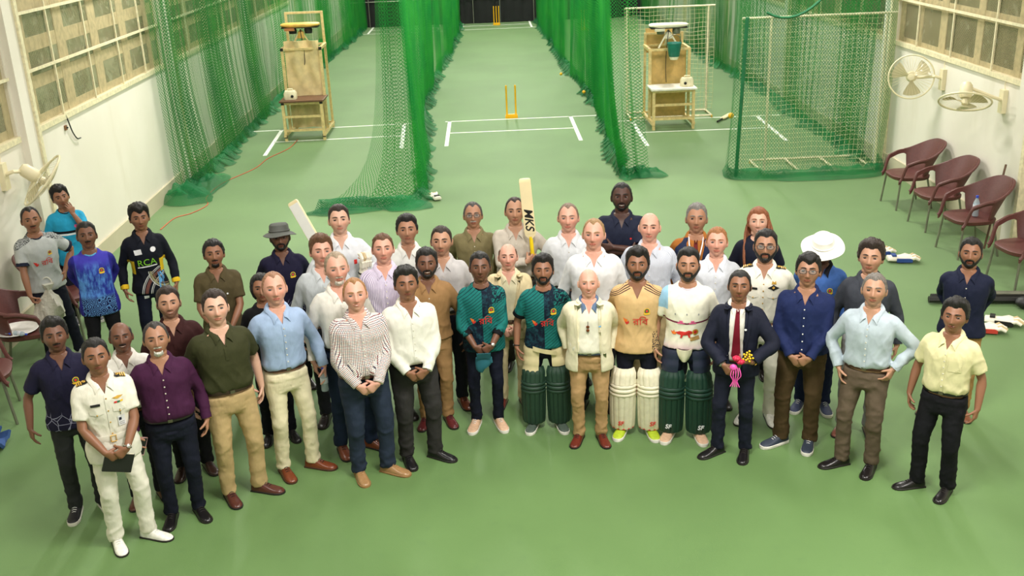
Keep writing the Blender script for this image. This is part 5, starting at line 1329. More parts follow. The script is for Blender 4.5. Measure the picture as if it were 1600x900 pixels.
def watch(s, k, m=None, strap=None):
    W, hd, hn = s.J['W'+k], s.J['hd'+k], s.J['hn'+k]; d = nrm(s.J['W'+k]-s.J['E'+k]); c = W-d*.012
    f = frame(d, hn); ring = [tuple(c+.030*(f[:, 1]*math.cos(a)*.86+f[:, 2]*math.sin(a))) for a in np.linspace(0, 2*PI, 17)]
    o = MB().tube(ring, .0055, 6, False).obj('wrist_watch', strap or mat('watch_strap', (26, 26, 30), .4), s.root)
    Rm = Matrix([tuple(r) for r in f]).to_3x3(); M = Matrix([[f[i, 0], f[i, 2], -f[i, 1]] for i in range(3)])
    MB().lathe([(.017, 0), (.017, .007), (.013, .009), (0, .009)], 14, M, tuple(c-f[:, 1]*.028)).obj('watch_case', m or mat('watch_steel', (170, 168, 160), .25, .8), o)
def bracelet(s, k, m): watch(s, k, m, m)
def world(s, p): return s.root.matrix_basis @ Vector([float(q) for q in p])
def rootmat(s): return Matrix.LocRotScale(Vector(s.loc), Matrix.Rotation(s.rz, 3, 'Z').to_quaternion(), Vector((s.h/1.795,)*3))
def wpt(s, p): return rootmat(s) @ Vector([float(q) for q in p])
PEOPLE = []
def person(label, head=None, h=1.7, turn=0., k=1., lean=(0, 0), look=(0, .20, 0), **kw):
    g = px(head[0], head[1], h); a = math.atan2(-g.x, g.y)*k+turn
    yaw_to_cam = math.atan2(-g.x, g.y)-a
    p = Person(label=label, loc=(g.x, g.y+.03, 0), rz=a, h=h, lean=lean, head=(look[0]+yaw_to_cam*.7, look[1]+.07, look[2]), **kw); PEOPLE.append(p); return p
def smiler(*a, **k): return person(*a, smile=.8, **k)
# ---- patterned cloths
def pat_tiedye(t, rest, cuv, base):
    x, y, z = t.sep(rest); n = t.noise(7, 5, t.scale(rest, (1.6, 1, .5)), .7)
    c = t.mix(t.ramp(n, .42, .62), lin((40, 52, 150)), lin((92, 150, 226)))
    c = t.mix(t.ramp(z, 1.28, 1.42), c, lin((62, 58, 168)))
    vo = t.n('ShaderNodeTexVoronoi'); vo.inputs['Scale'].default_value = 16; t.l(rest, vo.inputs['Vector']); w = t.math('FRACT', t.math('MULTIPLY', vo.outputs['Distance'], 4.5))
    low = t.mix(t.math('GREATER_THAN', w, .62), lin((18, 26, 70)), lin((92, 140, 196)))
    c = t.mix(t.ramp(z, 1.04, .98), c, low)
    return t.mix(t.math('GREATER_THAN', t.math('ABSOLUTE', x), .168), c, lin((40, 38, 132)))
def pat_band(t, rest, cuv, base):
    x, y, z = t.sep(rest); _, _, part = t.sep(cuv); b1 = t.math('COMPARE', z, 1.235, .016); b2 = t.math('COMPARE', z, 1.205, .012); tor = t.math('LESS_THAN', part, .5)
    c = t.mix(t.math('MULTIPLY', b1, tor), base, lin((16, 18, 24))); return t.mix(t.math('MULTIPLY', b2, tor), c, lin((226, 230, 232)))
def pat_track(t, rest, cuv, base):
    x, y, z = t.sep(rest); _, _, part = t.sep(cuv); tor = t.math('LESS_THAN', part, .5); c = base
    def rings(cx, cz, rads, col, zmax):
        nonlocal c
        r = t.math('SQRT', t.math('ADD', t.math('POWER', t.math('SUBTRACT', x, cx), 2.), t.math('POWER', t.math('SUBTRACT', z, cz), 2.)))
        for q, w, cc in rads:
            k = t.math('MULTIPLY', t.math('MULTIPLY', t.math('COMPARE', r, q, w), t.math('LESS_THAN', z, zmax)), tor); c = t.mix(k, c, lin(cc))
    rings(.26, .80, [(.36, .004, (206, 206, 206)), (.345, .003, (190, 190, 190)), (.315, .016, (108, 68, 62)), (.27, .004, (206, 206, 206)), (.255, .003, (170, 170, 170))], None, 1.13)
    rings(.20, 1.08, [(.20, .004, (200, 200, 196)), (.18, .010, (150, 146, 110)), (.155, .006, (120, 100, 80))], None, 1.09)
    sidep = t.math('MULTIPLY', t.math('MULTIPLY', t.math('GREATER_THAN', t.math('ABSOLUTE', x), .128), t.math('COMPARE', z, 1.14, .075)), tor)
    c = t.mix(sidep, c, lin((222, 184, 36)))
    sky = t.math('MULTIPLY', t.math('MULTIPLY', t.math('COMPARE', x, .12, .03), t.math('COMPARE', z, .98, .09)), t.math('MULTIPLY', tor, t.ramp(t.noise(30, 3, t.scale(rest, (2, 1, .4))), .45, .55)))
    return t.mix(sky, c, lin((96, 160, 216)))
def pat_tiger(t, rest, cuv, base):
    x, y, z = t.sep(rest); _, _, part = t.sep(cuv); tor = t.math('LESS_THAN', part, .5)
    st = t.math('LESS_THAN', t.math('FRACT', t.math('DIVIDE', t.math('SUBTRACT', z, t.math('MULTIPLY', x, .75)), .030)), .22)
    left = t.math('LESS_THAN', x, 0.); hi = t.math('GREATER_THAN', z, t.math('ADD', 1.20, t.math('MULTIPLY', x, .65)))
    n = t.noise(26, 4, rest, .7); dk = t.mix(t.ramp(n, .45, .6), lin((12, 22, 40)), lin((22, 60, 72)))
    striped = t.mix(st, base, lin((14, 50, 58)))
    c_hi = t.mix(left, t.mix(t.math('LESS_THAN', x, .095), striped, dk), striped); c_lo = t.mix(left, striped, dk)
    c = t.mix(hi, c_lo, c_hi)
    sw = t.math('MULTIPLY', t.math('MULTIPLY', t.math('GREATER_THAN', x, .05), t.math('GREATER_THAN', z, 1.33)), t.ramp(t.math('FRACT', t.math('MULTIPLY', t.noise(9, 2, rest), 9.)), .4, .5))
    c = t.mix(sw, c, lin((10, 30, 44)))
    return t.mix(tor, t.mix(t.ramp(t.noise(12, 3, rest), .55, .7), base, lin((14, 70, 74))), c)
def pat_beige(t, rest, cuv, base):
    x, y, z = t.sep(rest); ax = t.math('ABSOLUTE', x); q = t.math('ADD', z, t.math('MULTIPLY', ax, .55))
    sh = t.math('MULTIPLY', t.math('LESS_THAN', t.math('FRACT', t.math('DIVIDE', q, .016)), .45), t.math('MULTIPLY', t.math('COMPARE', q, 1.512, .026), t.math('GREATER_THAN', ax, .06)))
    c = t.mix(sh, base, lin((58, 30, 44)))
    sd = t.math('MULTIPLY', t.math('MULTIPLY', t.math('GREATER_THAN', x, .135), t.math('LESS_THAN', z, 1.06)), t.ramp(t.math('FRACT', t.math('MULTIPLY', t.noise(22, 2, rest), 8.)), .45, .55))
    return t.mix(sd, c, lin((34, 34, 44)))
def pat_wash(t, rest, cuv, base):
    x, y, z = t.sep(rest); n = t.noise(5, 3, rest); low = t.mix(t.ramp(n, .42, .58), lin((150, 178, 212)), lin((214, 170, 186)))
    c = t.mix(t.ramp(z, 1.02, .90, 0, .8), base, low); c = t.mix(t.math('MULTIPLY', t.math('LESS_THAN', x, -.165), t.math('GREATER_THAN', z, 1.28)), c, lin((150, 194, 226)))
    k = t.math('COMPARE', t.math('ADD', z, t.math('MULTIPLY', t.math('ABSOLUTE', x), -.12)), 1.165, .008); _, _, part = t.sep(cuv)
    return t.mix(t.math('MULTIPLY', k, t.math('LESS_THAN', part, .5)), c, lin((120, 44, 70)))
def pat_lines(t, rest, cuv, base):
    x, y, z = t.sep(rest); vo = t.n('ShaderNodeTexVoronoi', feature='DISTANCE_TO_EDGE'); vo.inputs['Scale'].default_value = 13; t.l(rest, vo.inputs['Vector'])
    k = t.math('MULTIPLY', t.math('LESS_THAN', vo.outputs['Distance'], .028), t.ramp(z, 1.04, .98)); return t.mix(k, base, lin((150, 150, 178)))
def pat_grey(t, rest, cuv, base):
    x, y, z = t.sep(rest); k = t.math('LESS_THAN', t.math('FRACT', t.math('DIVIDE', t.math('ADD', x, z), .02)), .3)
    c = t.mix(t.math('MULTIPLY', k, .35), base, lin((150, 152, 150))); ax = t.math('ABSOLUTE', x)
    sh = t.math('MULTIPLY', t.math('GREATER_THAN', t.math('ADD', z, t.math('MULTIPLY', ax, .5)), 1.492), t.ramp(t.math('FRACT', t.math('MULTIPLY', t.noise(26, 2, rest), 8.)), .45, .55)); return t.mix(sh, c, lin((60, 62, 66)))
def pat_dot(t, rest, cuv, base):
    x, y, z = t.sep(rest); a = t.math('SUBTRACT', t.math('FRACT', t.math('DIVIDE', x, .014)), .5); b = t.math('SUBTRACT', t.math('FRACT', t.math('DIVIDE', z, .018)), .5)
    return t.mix(t.math('LESS_THAN', t.math('ADD', t.math('MULTIPLY', a, a), t.math('MULTIPLY', b, b)), .03), base, lin((222, 190, 196)))
NAVYP = (28, 32, 48)
# ------------------------------------------------ gear worn by the players
def pads(s, col, roll, piping, txt=None, tm=None, kz=1.0):
    mp = mat('pad_%d_%d_%d' % col, col, .55, var=.06, vscale=20, bump=.15); mr = mat('pad_roll_%d_%d_%d' % roll, roll, .55, var=.06)
    for k in 'RL':
        A, K, H = s.J['A'+k], s.J['K'+k], s.J['H'+k]; yaw = s.J['yaw'+k]*.55; fv = np.array([math.sin(yaw), -math.cos(yaw), 0]); rt = np.array([math.cos(yaw), math.sin(yaw), 0])
        def axis(z): return np.array([np.interp(z, [A[2], K[2], H[2]], [A[i], K[i], H[i]]) for i in (0, 1)]+[z])
        def pt(z, ang, r): c = axis(z)+fv*.012; return c+fv*r*math.cos(ang)*1.05+rt*r*math.sin(ang)*1.12
        n = 43; aa = np.linspace(-1.5, 1.5, n); rib = lambda a: .011*abs(math.cos(a*6.5/1.5*PI/2))**.6
        g = [[pt(z, a, .082+.006*math.sin((z-.08)*5)+rib(a)*min(1, (z-.05)/.05)) for a in aa] for z in np.linspace(.075, .44, 20)]
        o = MB().sheet(g, -.014).obj('leg_pad', mp, s.root, 70); o['label'] = 'cricket batting pad strapped to the shin'
        g = [[pt(z, a, .086+rib(a)*(1 if z < .66 else .4)-.02*max(0, z-.66)/.05) for a in aa*(.86 if z > .6 else .95)] for z in np.linspace(.555, .70*kz, 10)]
        MB().sheet(g, -.016).obj('top_flap', mp, o, 70)
        for i, z in enumerate((.455, .495, .535)):
            MB().tube([tuple(pt(z, a, .094)) for a in np.linspace(-1.45, 1.45, 18)], [(.0225, .0225)]*18, 10).obj('knee_roll', mr, o)
        for sd in (-1, 1):
            g = [[pt(z, sd*a, .088) for a in ((1.45, 1.8, 2.2) if sd < 0 else (2.2, 1.8, 1.45))] for z in np.linspace(.12, .46, 8)]
            MB().sheet(g, -.010).obj('wing', mp, o, 70)
        if piping:
            MB().tube([tuple(pt(.078, a, .095)) for a in aa[::3]], .008, 6).obj('piping', mat('pad_piping_%d_%d_%d' % piping, piping, .5), o)
            for a in (-1.5, 1.5): MB().tube([tuple(pt(z, a, .094)) for z in np.linspace(.078, .26, 8)], .007, 6).obj('piping', mat('pad_piping_%d_%d_%d' % piping, piping, .5), o)
        if txt:
            c = pt(.150, 0, .114); M = Matrix([[rt[0], 0, -fv[0] if False else fv[0], c[0]], [rt[1], 0, fv[1], c[1]], [0, 1, 0, c[2]], [0, 0, 0, 1]])
            flat_text(txt, .058, tm, o, M, 'lettering', .002, .2)
        for z in (.22, .38): MB().tube([tuple(pt(z, a, .083)) for a in np.linspace(1.5, 2*PI-1.5, 12)], (.010), 6).obj('strap', mp, o)
def thigh_guard(s, k, col, z0=.66, z1=.92, r=.098, mt=None):
    K, H = s.J['K'+k], s.J['H'+k]; m = mt or mat('thigh_guard_%d_%d_%d' % col, col, .6, var=.06, bump=.2); sd = -1 if k == 'R' else 1; g = []
    for z in np.linspace(z0, z1, 12):
        c = np.array([np.interp(z, [K[2], H[2]], [K[i], H[i]]) for i in (0, 1)]+[z]); g.append([c+np.array([math.sin(a), -math.cos(a), 0])*(r+.004*math.sin(z*60)) for a in np.linspace(-.9+sd*.55, .9+sd*.55, 15)])
    MB().sheet(g, -.018).obj('thigh_guard', m, s.root, 60)
def worn_glove(s, k):
    W, d, n, l = s.J['W'+k], s.J['hd'+k], s.J['hn'+k], s.J['hl'+k]; f = np.stack([d, l, n], 1)
    P = lambda a, b, c: tuple(W+f@np.array([a, b, c]))
    rings = [[P(t, hl*math.cos(q), hn*math.sin(q)) for q in np.linspace(0, 2*PI, 16, endpoint=False)] for t, hl, hn in ((-.075, .046, .044), (-.07, .052, .048), (-.02, .050, .044), (0, .044, .036), (.03, .052, .034), (.09, .058, .032), (.10, .05, .026))]
    o = MB().loft(rings).obj('batting_glove', M_GLW, s.root); o['label'] = 'white padded batting glove'
    for i, b in enumerate((-.045, -.015, .015, .045)): 
        MB().tube([P(.085, b, -.012), P(.12, b*1.1, -.022), P(.155, b*1.12, .0), P(.15, b*1.1, .03)], [.016, .018, .017, .013], 8).obj('finger_roll', M_GLW if i != 1 else M_GLT, o)
        MB().tube([P(.03, b, -.034), P(.085, b, -.036)], [.013, .014], 8).obj('back_roll', M_GLW, o)
    MB().tube([P(.02, .05, 0), P(.06, .078, .012), P(.095, .08, .03)], [.018, .017, .013], 8).obj('thumb', M_GLW, o)
    ring = [P(-.035, .050*math.cos(q), .046*math.sin(q)) for q in np.linspace(0, 2*PI, 17)]; MB().tube(ring, .009, 6, False).obj('wrist_band', M_GLK, o)
    MB().box(P(-.045, 0, -.05), (.05, .05, .012), Matrix([tuple(r) for r in f])).obj('logo_tab', M_GLR, o, 0)
def hat(s, col, brim, droop, crown=.085, name='sun_hat', tilt=0.):
    m = mat('hat_%d_%d_%d' % col, col, .8, var=.06, bump=.3); rings = []
    def q(r, a, z): return tuple(s.hpt((r*math.sin(a)*.92, -r*math.cos(a)*1.08+.006, z+tilt*(-r*math.cos(a)))))
    prof = [(.03, .072+crown), (.07, .068+crown), (.088, .050+crown), (.092, .058), (.095, .050)]
    rings = [[q(r, a, z) for a in np.linspace(0, 2*PI, 40, endpoint=False)] for r, z in prof]
    o = MB().loft(rings).obj(name, m, s.root)
    g = [[q(r, a, z+.006*math.sin(a*3)*(r-.09)/.06) for r, z in ((.093, .052), (.093+brim*.5, .052-droop*.35), (.093+brim, .052-droop))] for a in np.linspace(0, 2*PI, 49)]
    MB().sheet(g, .005).obj('brim', m, o, 70); MB().tube([q(.096, a, .062) for a in np.linspace(0, 2*PI, 33)], .006, 6, False).obj('hat_band', m, o)
    return o
def epaulettes(s):
    for sd in (-1, 1):
        def bar(name, t0, t1, w, m, off):
            g = []
            for i in range(7):
                t = t0+(t1-t0)*i/6; x = sd*(.085+.095*t); row = []
                for v in (-1, 0, 1):
                    h = s.b_top.ray_cast(Vector((x, .012+v*w, 2)), Vector((0, 0, -1))); z = h[0].z if h[0] is not None else 1.44; row.append(s.T((x, .012+v*w, z+off)))
                g.append(row if sd > 0 else row[::-1])
            return MB().sheet(g, .005).obj(name, m, s.o_top, 60)
        bar('epaulette', 0, 1, .028, M_GLK, .004)
        for t in (.58, .74, .90): bar('gold_stripe', t, t+.085, .028, M_GOLD, .0085)
        h = s.b_top.ray_cast(Vector((sd*.12, .012, 2)), Vector((0, 0, -1))); z = h[0].z if h[0] is not None else 1.45
        MB().tube([tuple(s.T((sd*.122+.013*math.cos(a), .012+.013*math.sin(a), z+.012))) for a in np.linspace(0, 2*PI, 13)], .004, 5, False).obj('gold_loop', M_GOLD, s.o_top)
def uniform(s, belt=True):
    b, p = s.b_top, s.o_top; epaulettes(s)
    for x in (-.085, .085): s.decal('pocket_flap', [[(-.05, .025), (.05, .025), (.05, -.02), (.02, -.026), (0, -.034), (-.02, -.026), (-.05, -.02)]], s.tmat(), p, (x, 1.26), .005, bvh=b); MB().ball(s.proj(x, 1.235, .008, b), .006, 8, 6).obj('button', M_GOLD, p)
    s.decal('name_plate', [rect(.07, .02)], M_GLK, p, (-.085, 1.315), .005, bvh=b)
def ribbons(s):
    b, p = s.b_top, s.o_top; s.decal('wing_badge', [[(-.045, .004), (0, .012), (.045, .004), (.02, -.006), (0, -.012), (-.02, -.006)]], M_GOLD, p, (.085, 1.345), .005, bvh=b)
    for i, m in enumerate((M_REDP, M_GRNP, M_YELP)): s.decal('ribbon', [rect(.022, .014)], m, p, (.063+.023*i, 1.31), .005, bvh=b)
def id_card(s):
    b, p = s.b_top, s.o_top; o = s.decal('id_card', [rect(.055, .085)], M_WHP, p, (.085, 1.15), .008, bvh=b); s.decal('card_photo', [rect(.02, .024)], M_NAVP, p, (.075, 1.165), .0095, bvh=b); s.decal('card_lines', [rect(.04, .005, 0, 0), rect(.04, .005, 0, -.014)], mat('grey_print', (150, 150, 150), .6), p, (.085, 1.135), .0095, bvh=b)
    MB().tube([tuple(s.proj(.085, 1.20, .007, b)), tuple(s.proj(.085, 1.25, .009, b))], .003, 5).obj('card_clip', M_STEEL, p)
def neck_tie(s, m, z0=1.475, z1=1.02):
    g = []
    for i in range(18):
        t = i/17; z = z0-.03-(z0-.03-z1)*t; w = .016+.026*t if t < .95 else .012; g.append([s.proj(x, z, .010+(.004 if x == 0 else 0), s.b_top) for x in (-w, 0, w)])
    o = MB().sheet(g, .003).obj('neck_tie', m, s.root, 60)
    g = [[s.proj(x*k, z, .014, s.b_top) for x in (-1, 0, 1)] for z, k in ((z0, .019), (z0-.02, .016), (z0-.04, .012))]; MB().sheet(g, .006).obj('tie_knot', m, o, 60)
BLKH, DKB, MIDB, SANDY, GREYH = (20, 17, 16), (44, 32, 26), (92, 62, 40), (150, 108, 66), (120, 114, 106)
def shortc(col=BLKH, **k): return dict(dict(col=col, top=.020, side=.006, front=.073, rough=.005, temple=.004), **k)
def full(col=BLKH, **k): return dict(dict(col=col, top=.030, side=.011, front=.070, rough=.007), **k)
def balding(col, **k): return dict(dict(col=col, top=.010, side=.005, front=.085, temple=.012, bald=1.), **k)
def recede(col, **k): return dict(dict(col=col, top=.012, side=.005, front=.080, temple=.016, rough=.003), **k)
CRS = lambda **k: (lambda s: crest(s, **k))
SNK = dict(shoe='sneaker', sole=(226, 222, 214), lace=(220, 220, 220))
# ---------------------------------------------- left group at the back
person('young man in a grey jersey with red lettering leaning on the armchair at far left', (45, 322), 1.70, turn=.25, skin=B, top='jersey', sleeve='short', collar='crew', tuck=False, belt=None, hem=.86,
    tpat=cloth('grey_jersey', (172, 176, 174), pat_grey), colm=cloth('navy_band', (36, 42, 64)), cuffm=cloth('navy_band', (36, 42, 64)), pcol=(30, 34, 50), **SNK, scol=(225, 225, 225), hair=recede(BLKH, must=.003),
    pose=(dict(w=(-.24, -.20, .90), d=(.2, -.2, -1), n=(1, 0, 0), curl=(.9, 1.0, .5), pole=(-1, .4, 0)), 'hip'), lean=(.10, -.05), feet={'R': (-.08, .05, -.2), 'L': (.20, -.06, .3)}, extra=(lambda s: sponsor(s, (0, 1.20), .95, M_REDP, M_REDP), CRS(at=(.075, 1.30), k=.8)))
person('boy in a bright cyan t-shirt resting his cheek on his hand by the left wall', (92, 292), 1.62, turn=.1, skin=B, top='tee', sleeve='elbow', collar='crew', tuck=False, belt=None, tpat=cloth('cyan_tee', (38, 150, 190), pat_band), colm=cloth('black_band', (18, 20, 28)), cuffm=cloth('black_band', (18, 20, 28)),
    pcol=(26, 30, 44), hair=full(top=.034, vol=.012, fringe=.012), look=(.1, .12, -.16), w=.92, pose=('side', dict(w=(-.075, -.155, 1.455), d=(.25, .12, 1), n=(.5, 1, 0), curl=(.3, .3, .2), pole=(-.4, -.6, -1), abs=1)), extra=(lambda s: s.decal('badge', [disc(.02, 14)], M_PINKP, s.o_top, (.08, 1.30), bvh=s.b_top),), **SNK, scol=(40, 40, 46))
person('man in a blue tie-dye long-sleeved top with swirled hem, hands behind his back', (130, 350), 1.66, skin=D, top='tee', sleeve='long', collar='crew', tuck=False, belt=None, tpat=cloth('tiedye_tee', (60, 90, 190), pat_tiedye), colm=cloth('sky_band', (96, 168, 214)), pcol=(20, 20, 26), hair=shortc(must=.004), pose=('behind', 'behind'), extra=(CRS(at=(.08, 1.30)),), **SNK, scol=(40, 40, 44))
person('youth in a long-sleeved navy and yellow cricket jersey with track print', (213, 322), 1.70, skin=B, w=.93, top='jersey', sleeve='long', collar='polo', tuck=False, belt=None, hem=.84, tpat=cloth('track_jersey', (24, 28, 42), pat_track), colm=cloth('navy_collar', (24, 28, 42)), cuffm=cloth('yellow_band', (226, 186, 40)), pcol=(24, 30, 52), hair=full(top=.036, fringe=.022, vol=.008), look=(.05, .10, 0), pose=('side', 'side'),
    extra=(lambda s: s.decal('sponsor_patch', [rect(.075, .055)], M_WHP, s.o_top, (-.075, 1.315), rot=.12, bvh=s.b_top), lambda s: s.decal('round_badge', [disc(.028)], M_WHP, s.o_top, (.08, 1.33), bvh=s.b_top), lambda s: s.text('RCA', .10, M_LIME, s.o_top, (.0, 1.195), .06), lambda s: s.decal('underline', [rect(.20, .012)], M_WHP, s.o_top, (.0, 1.15), rot=.08, bvh=s.b_top), lambda s: s.decal('thigh_tag', [rect(.05, .035)], M_WHP, s.o_pants, (-.06, .80), bvh=s.b_pants)), **SNK, scol=(40, 40, 46))
# ---------------------------------------------- left front
NP = cloth('navy_polo_lines', (38, 36, 66), pat_lines)
person('young man in a navy polo shirt with white line print and crest, front left', (78, 503), 1.63, skin=D, top='polo', sleeve='short', collar='polo', tuck=False, belt=None, hem=.86, tpat=NP, pcol=(58, 60, 62), **dict(SNK, scol=(24, 24, 28)), hair=full(top=.030, vol=.008, must=.003), stub=.35, pose=('sideout', 'sideback'), extra=(CRS(at=(.085, 1.29)),))
WU = cloth('naval_white', (228, 224, 210), None, .7, .6)
person('naval officer in white short-sleeved uniform holding a black notebook, front left', (143, 535), 1.64, turn=0.08, feet={'R': (-.11, .01, .05), 'L': (.14, -.02, .80)}, skin=B, top='tunic', sleeve='short', collar='shirt', tuck=False, hem=.80, tpat=WU, pcol=WU, shoe='dress', scol=(238, 236, 228), sole=(40, 36, 34), lace=(230, 230, 224), hair=shortc(top=.018), stub=.12, pose=('clasp', 'claspo'), leg=1.06, btn=M_GOLD,
    extra=(uniform, ribbons, id_card, lambda s: watch(s, 'L', mat('watch_steel', (170, 168, 160), .25, .8), mat('watch_steel', (170, 168, 160), .25, .8)),
           lambda s: tunic_belt(s)))
smiler('balding man with a moustache in a white shirt behind the naval officer, front left', (183, 507), 1.53, skin=D, w=1.05, hw=1.04, tcol=(240, 236, 226), pcol=(30, 30, 40), scol=(92, 52, 40), hair=balding((40, 34, 32), must=.004), pose=('side', 'side'))
person('man with a white goatee in a plum purple shirt and navy trousers', (238, 508), 1.63, skin=LB, w=1.10, dp=1.1, belly=.035, tcol=(84, 36, 76), pcol=(28, 32, 50), scol=(22, 20, 22), hair=recede((52, 48, 46), beard=.006, must=.003, full=0., beardcol=(214, 210, 204), side=.007), brow=(50, 44, 40), pose=('side', 'side'), extra=(lambda s: watch(s, 'L', M_GOLD, M_GOLD),))
smiler('bearded man in a dark maroon polo shirt smiling behind the purple shirt', (258, 453), 1.64, skin=O, w=1.06, top='polo', sleeve='short', collar='polo', tuck=False, belt=None, tcol=(70, 34, 34), pcol=(30, 30, 36), scol=(56, 36, 30), hair=shortc(DKB, top=.020, vol=.006), stub=.55, pose=('side', 'side'))
person('dark-haired man in an olive polo shirt tucked into tan trousers', (332, 458), 1.75, turn=0.22, feet={'R': (-.11, .01, .05), 'L': (.14, -.02, .80)}, skin=F, w=1.12, dp=1.08, belly=.01, top='polo', sleeve='short', collar='polo', tcol=(74, 76, 46), pcol=(184, 158, 114), scol=(84, 44, 36), belt=(50, 32, 26), hair=shortc(DKB, front=.074, temple=.006), stub=.1, pose=('sideback', 'sideback'), leg=1.06, eye='b')
person('young man with a goatee in a khaki polo shirt standing apart on the left', (330, 378), 1.64, skin=B, top='polo', sleeve='short', collar='polo', tuck=False, belt=None, hem=.82, tcol=(104, 92, 62), pcol=(58, 60, 52), scol=(22, 20, 20), hair=full(top=.022, must=.003, beard=.005, full=0.), pose=('clasp', 'claspo'), extra=(lambda s: pocket(s, (.085, 1.27), .09, .02), lambda s: s.decal('badge', [disc(.009, 12)], M_WHP, s.o_top, (.075, 1.275), .006, bvh=s.b_top)))
person('man in a grey bucket hat and navy polo shirt with a crest', (434, 352), 1.66, skin=D, top='polo', sleeve='short', collar='polo', tuck=False, belt=None, tpat=NP, pcol=(26, 28, 40), hair=dict(col=BLKH, top=.004, side=.004, must=.004, beard=.005), look=(0, .14, 0), pose=('back', 'back'), extra=(lambda s: hat(s, (88, 90, 86), .060, .030, .060, 'bucket_hat'), CRS(at=(.085, 1.29))))
person('woman in black with a black headscarf hidden behind the pale blue shirt', (405, 432), 1.54, skin=B, w=.88, top='tight', sleeve='long', collar='none', tuck=False, belt=None, hem=.6, tcol=(22, 22, 26), pcol=(24, 24, 36), shoe='dress', scol=(20, 18, 20), hair=dict(col=BLKH, top=.022, side=.016, back=-.11, sideb=-.09), pose=('side', 'side'))
person('man in a pale blue shirt and cream trousers with brown shoes, front row', (425, 428), 1.76, turn=0.25, feet={'R': (-.11, .01, .05), 'L': (.14, -.02, .80)}, skin=PF, tcol=(160, 182, 214), pcol=(226, 216, 182), scol=(116, 58, 32), sole=(70, 40, 26), belt=(60, 30, 26), hair=recede((150, 110, 84), top=.008), stub=.12, eye='b', pose=('sideout', 'sideout'), lean=(0, .0))
person('man with spiky brown hair in a pale grey shirt behind the front row', (498, 371), 1.76, skin=PF, w=1.05, tcol=(206, 212, 216), pcol=(50, 52, 60), hair=full(MIDB, top=.026, vol=.012), eye='b', look=(.12, .16, .05), pose=('side', 'side'))
person('man with a grey goatee in a white shirt and blue jeans', (523, 396), 1.80, turn=0.15, feet={'R': (-.11, .01, .05), 'L': (.14, -.02, .80)}, skin=PF, tcol=(240, 236, 226), pcol=cloth('dark_jeans', (44, 58, 88), None, .85), scol=(110, 56, 32), hair=recede((150, 132, 110), top=.007, beard=.005, must=.003, full=0., beardcol=(206, 196, 184)), eye='b', stub=.1, look=(.1, .12, 0), pose=('side', 'side'))
BATMAN = person('man in a white shirt with a bat on his shoulder and a batting glove raised', (527, 323), 1.80, skin=F, tcol=(236, 238, 244), pcol=(50, 54, 70), hair=shortc(DKB), stub=.12, pose=(dict(w=(-.10, -.19, 1.13), d=(-.2, -.3, 1), n=(.9, .4, .2), curl=(1.1, 1.1, .6), pole=(-1, .2, -.6), abs=1), dict(w=(-.185, -.25, 1.235), d=(-.12, -.05, 1), n=(.6, .8, 0), curl=(.7, .8, .4), pole=(-1, .1, -.8), abs=1)), extra=(lambda s: worn_glove(s, 'L'), lambda s: s.decal('red_tab', [rect(.028, .045)], M_REDP, s.o_top, (.115, 1.27), .004, bvh=s.b_top)))
smiler('stout man in a checked shirt and jeans with tan suede shoes, front row', (552, 438), 1.72, turn=0.18, feet={'R': (-.11, .01, .05), 'L': (.14, -.02, .80)}, skin=PF, w=1.14, dp=1.14, belly=.05, tpat=cloth('checked_shirt', (236, 230, 224), p_check([(120, 52, 60), (78, 74, 92)], .026, .14)), pcol=cloth('blue_jeans', (52, 64, 86), None, .85), scol=(158, 122, 82), sole=(150, 112, 70), lace=(170, 130, 84), belt=(60, 30, 24), hair=recede(SANDY, top=.009, front=.082), eye='b', pose=('clasp', 'claspo'), leg=1.1)
person('man in a lavender striped shirt with short brown hair', (596, 368), 1.74, skin=PF, w=1.06, tpat=cloth('lavender_stripe', (222, 214, 230), p_stripe((150, 130, 176), .016, .32)), pcol=(50, 52, 60), hair=shortc(MIDB, top=.012), eye='b', pose=('side', 'side'))
person('dark-haired man in a loose white shirt and charcoal trousers, front row', (633, 422), 1.71, turn=0.18, feet={'R': (-.11, .01, .05), 'L': (.14, -.02, .80)}, skin=B, w=1.12, dp=1.12, belly=.04, tcol=(242, 240, 228), pcol=(62, 60, 60), scol=(20, 20, 22), belt=None, hair=full(top=.028, vol=.008), pose=('clasp', 'claspo'), leg=1.12, extra=(lambda s: watch(s, 'L'),))
person('black-haired man in a white shirt in the second last row', (634, 339), 1.74, skin=LB, tcol=(240, 240, 234), pcol=(40, 40, 48), hair=full(top=.024, vol=.008), pose=('side', 'side'))
person('man with cropped dark hair in a light grey shirt behind the tan shirt', (688, 356), 1.74, skin=O, w=1.05, tcol=(204, 200, 200), pcol=(36, 38, 52), scol=(120, 60, 36), hair=shortc(DKB, top=.012), stub=.2, look=(-.1, .16, 0), pose=('side', 'side'))
smiler('bearded man all in tan with shirt sleeves rolled and maroon shoes', (665, 392), 1.65, skin=D, w=1.04, sleeve='roll', tcol=(152, 116, 76), pcol=(158, 122, 82), scol=(88, 32, 34), belt=None, tuck=False, hem=.93, hair=full(top=.024, beard=.008, must=.005), pose=('sideout', 'sideout'), extra=(lambda s: watch(s, 'L'), lambda s: watch(s, 'R')))
person('grey-haired man with glasses in an olive shirt at the back', (738, 318), 1.68, skin=LB, w=1.06, tcol=(122, 112, 78), pcol=(60, 56, 50), hair=recede((70, 66, 64), top=.012, side=.008, must=.003, beardcol=(180, 176, 170)), pose=('back', 'back'), extra=(lambda s: s.specs(), lambda s: pocket(s)))
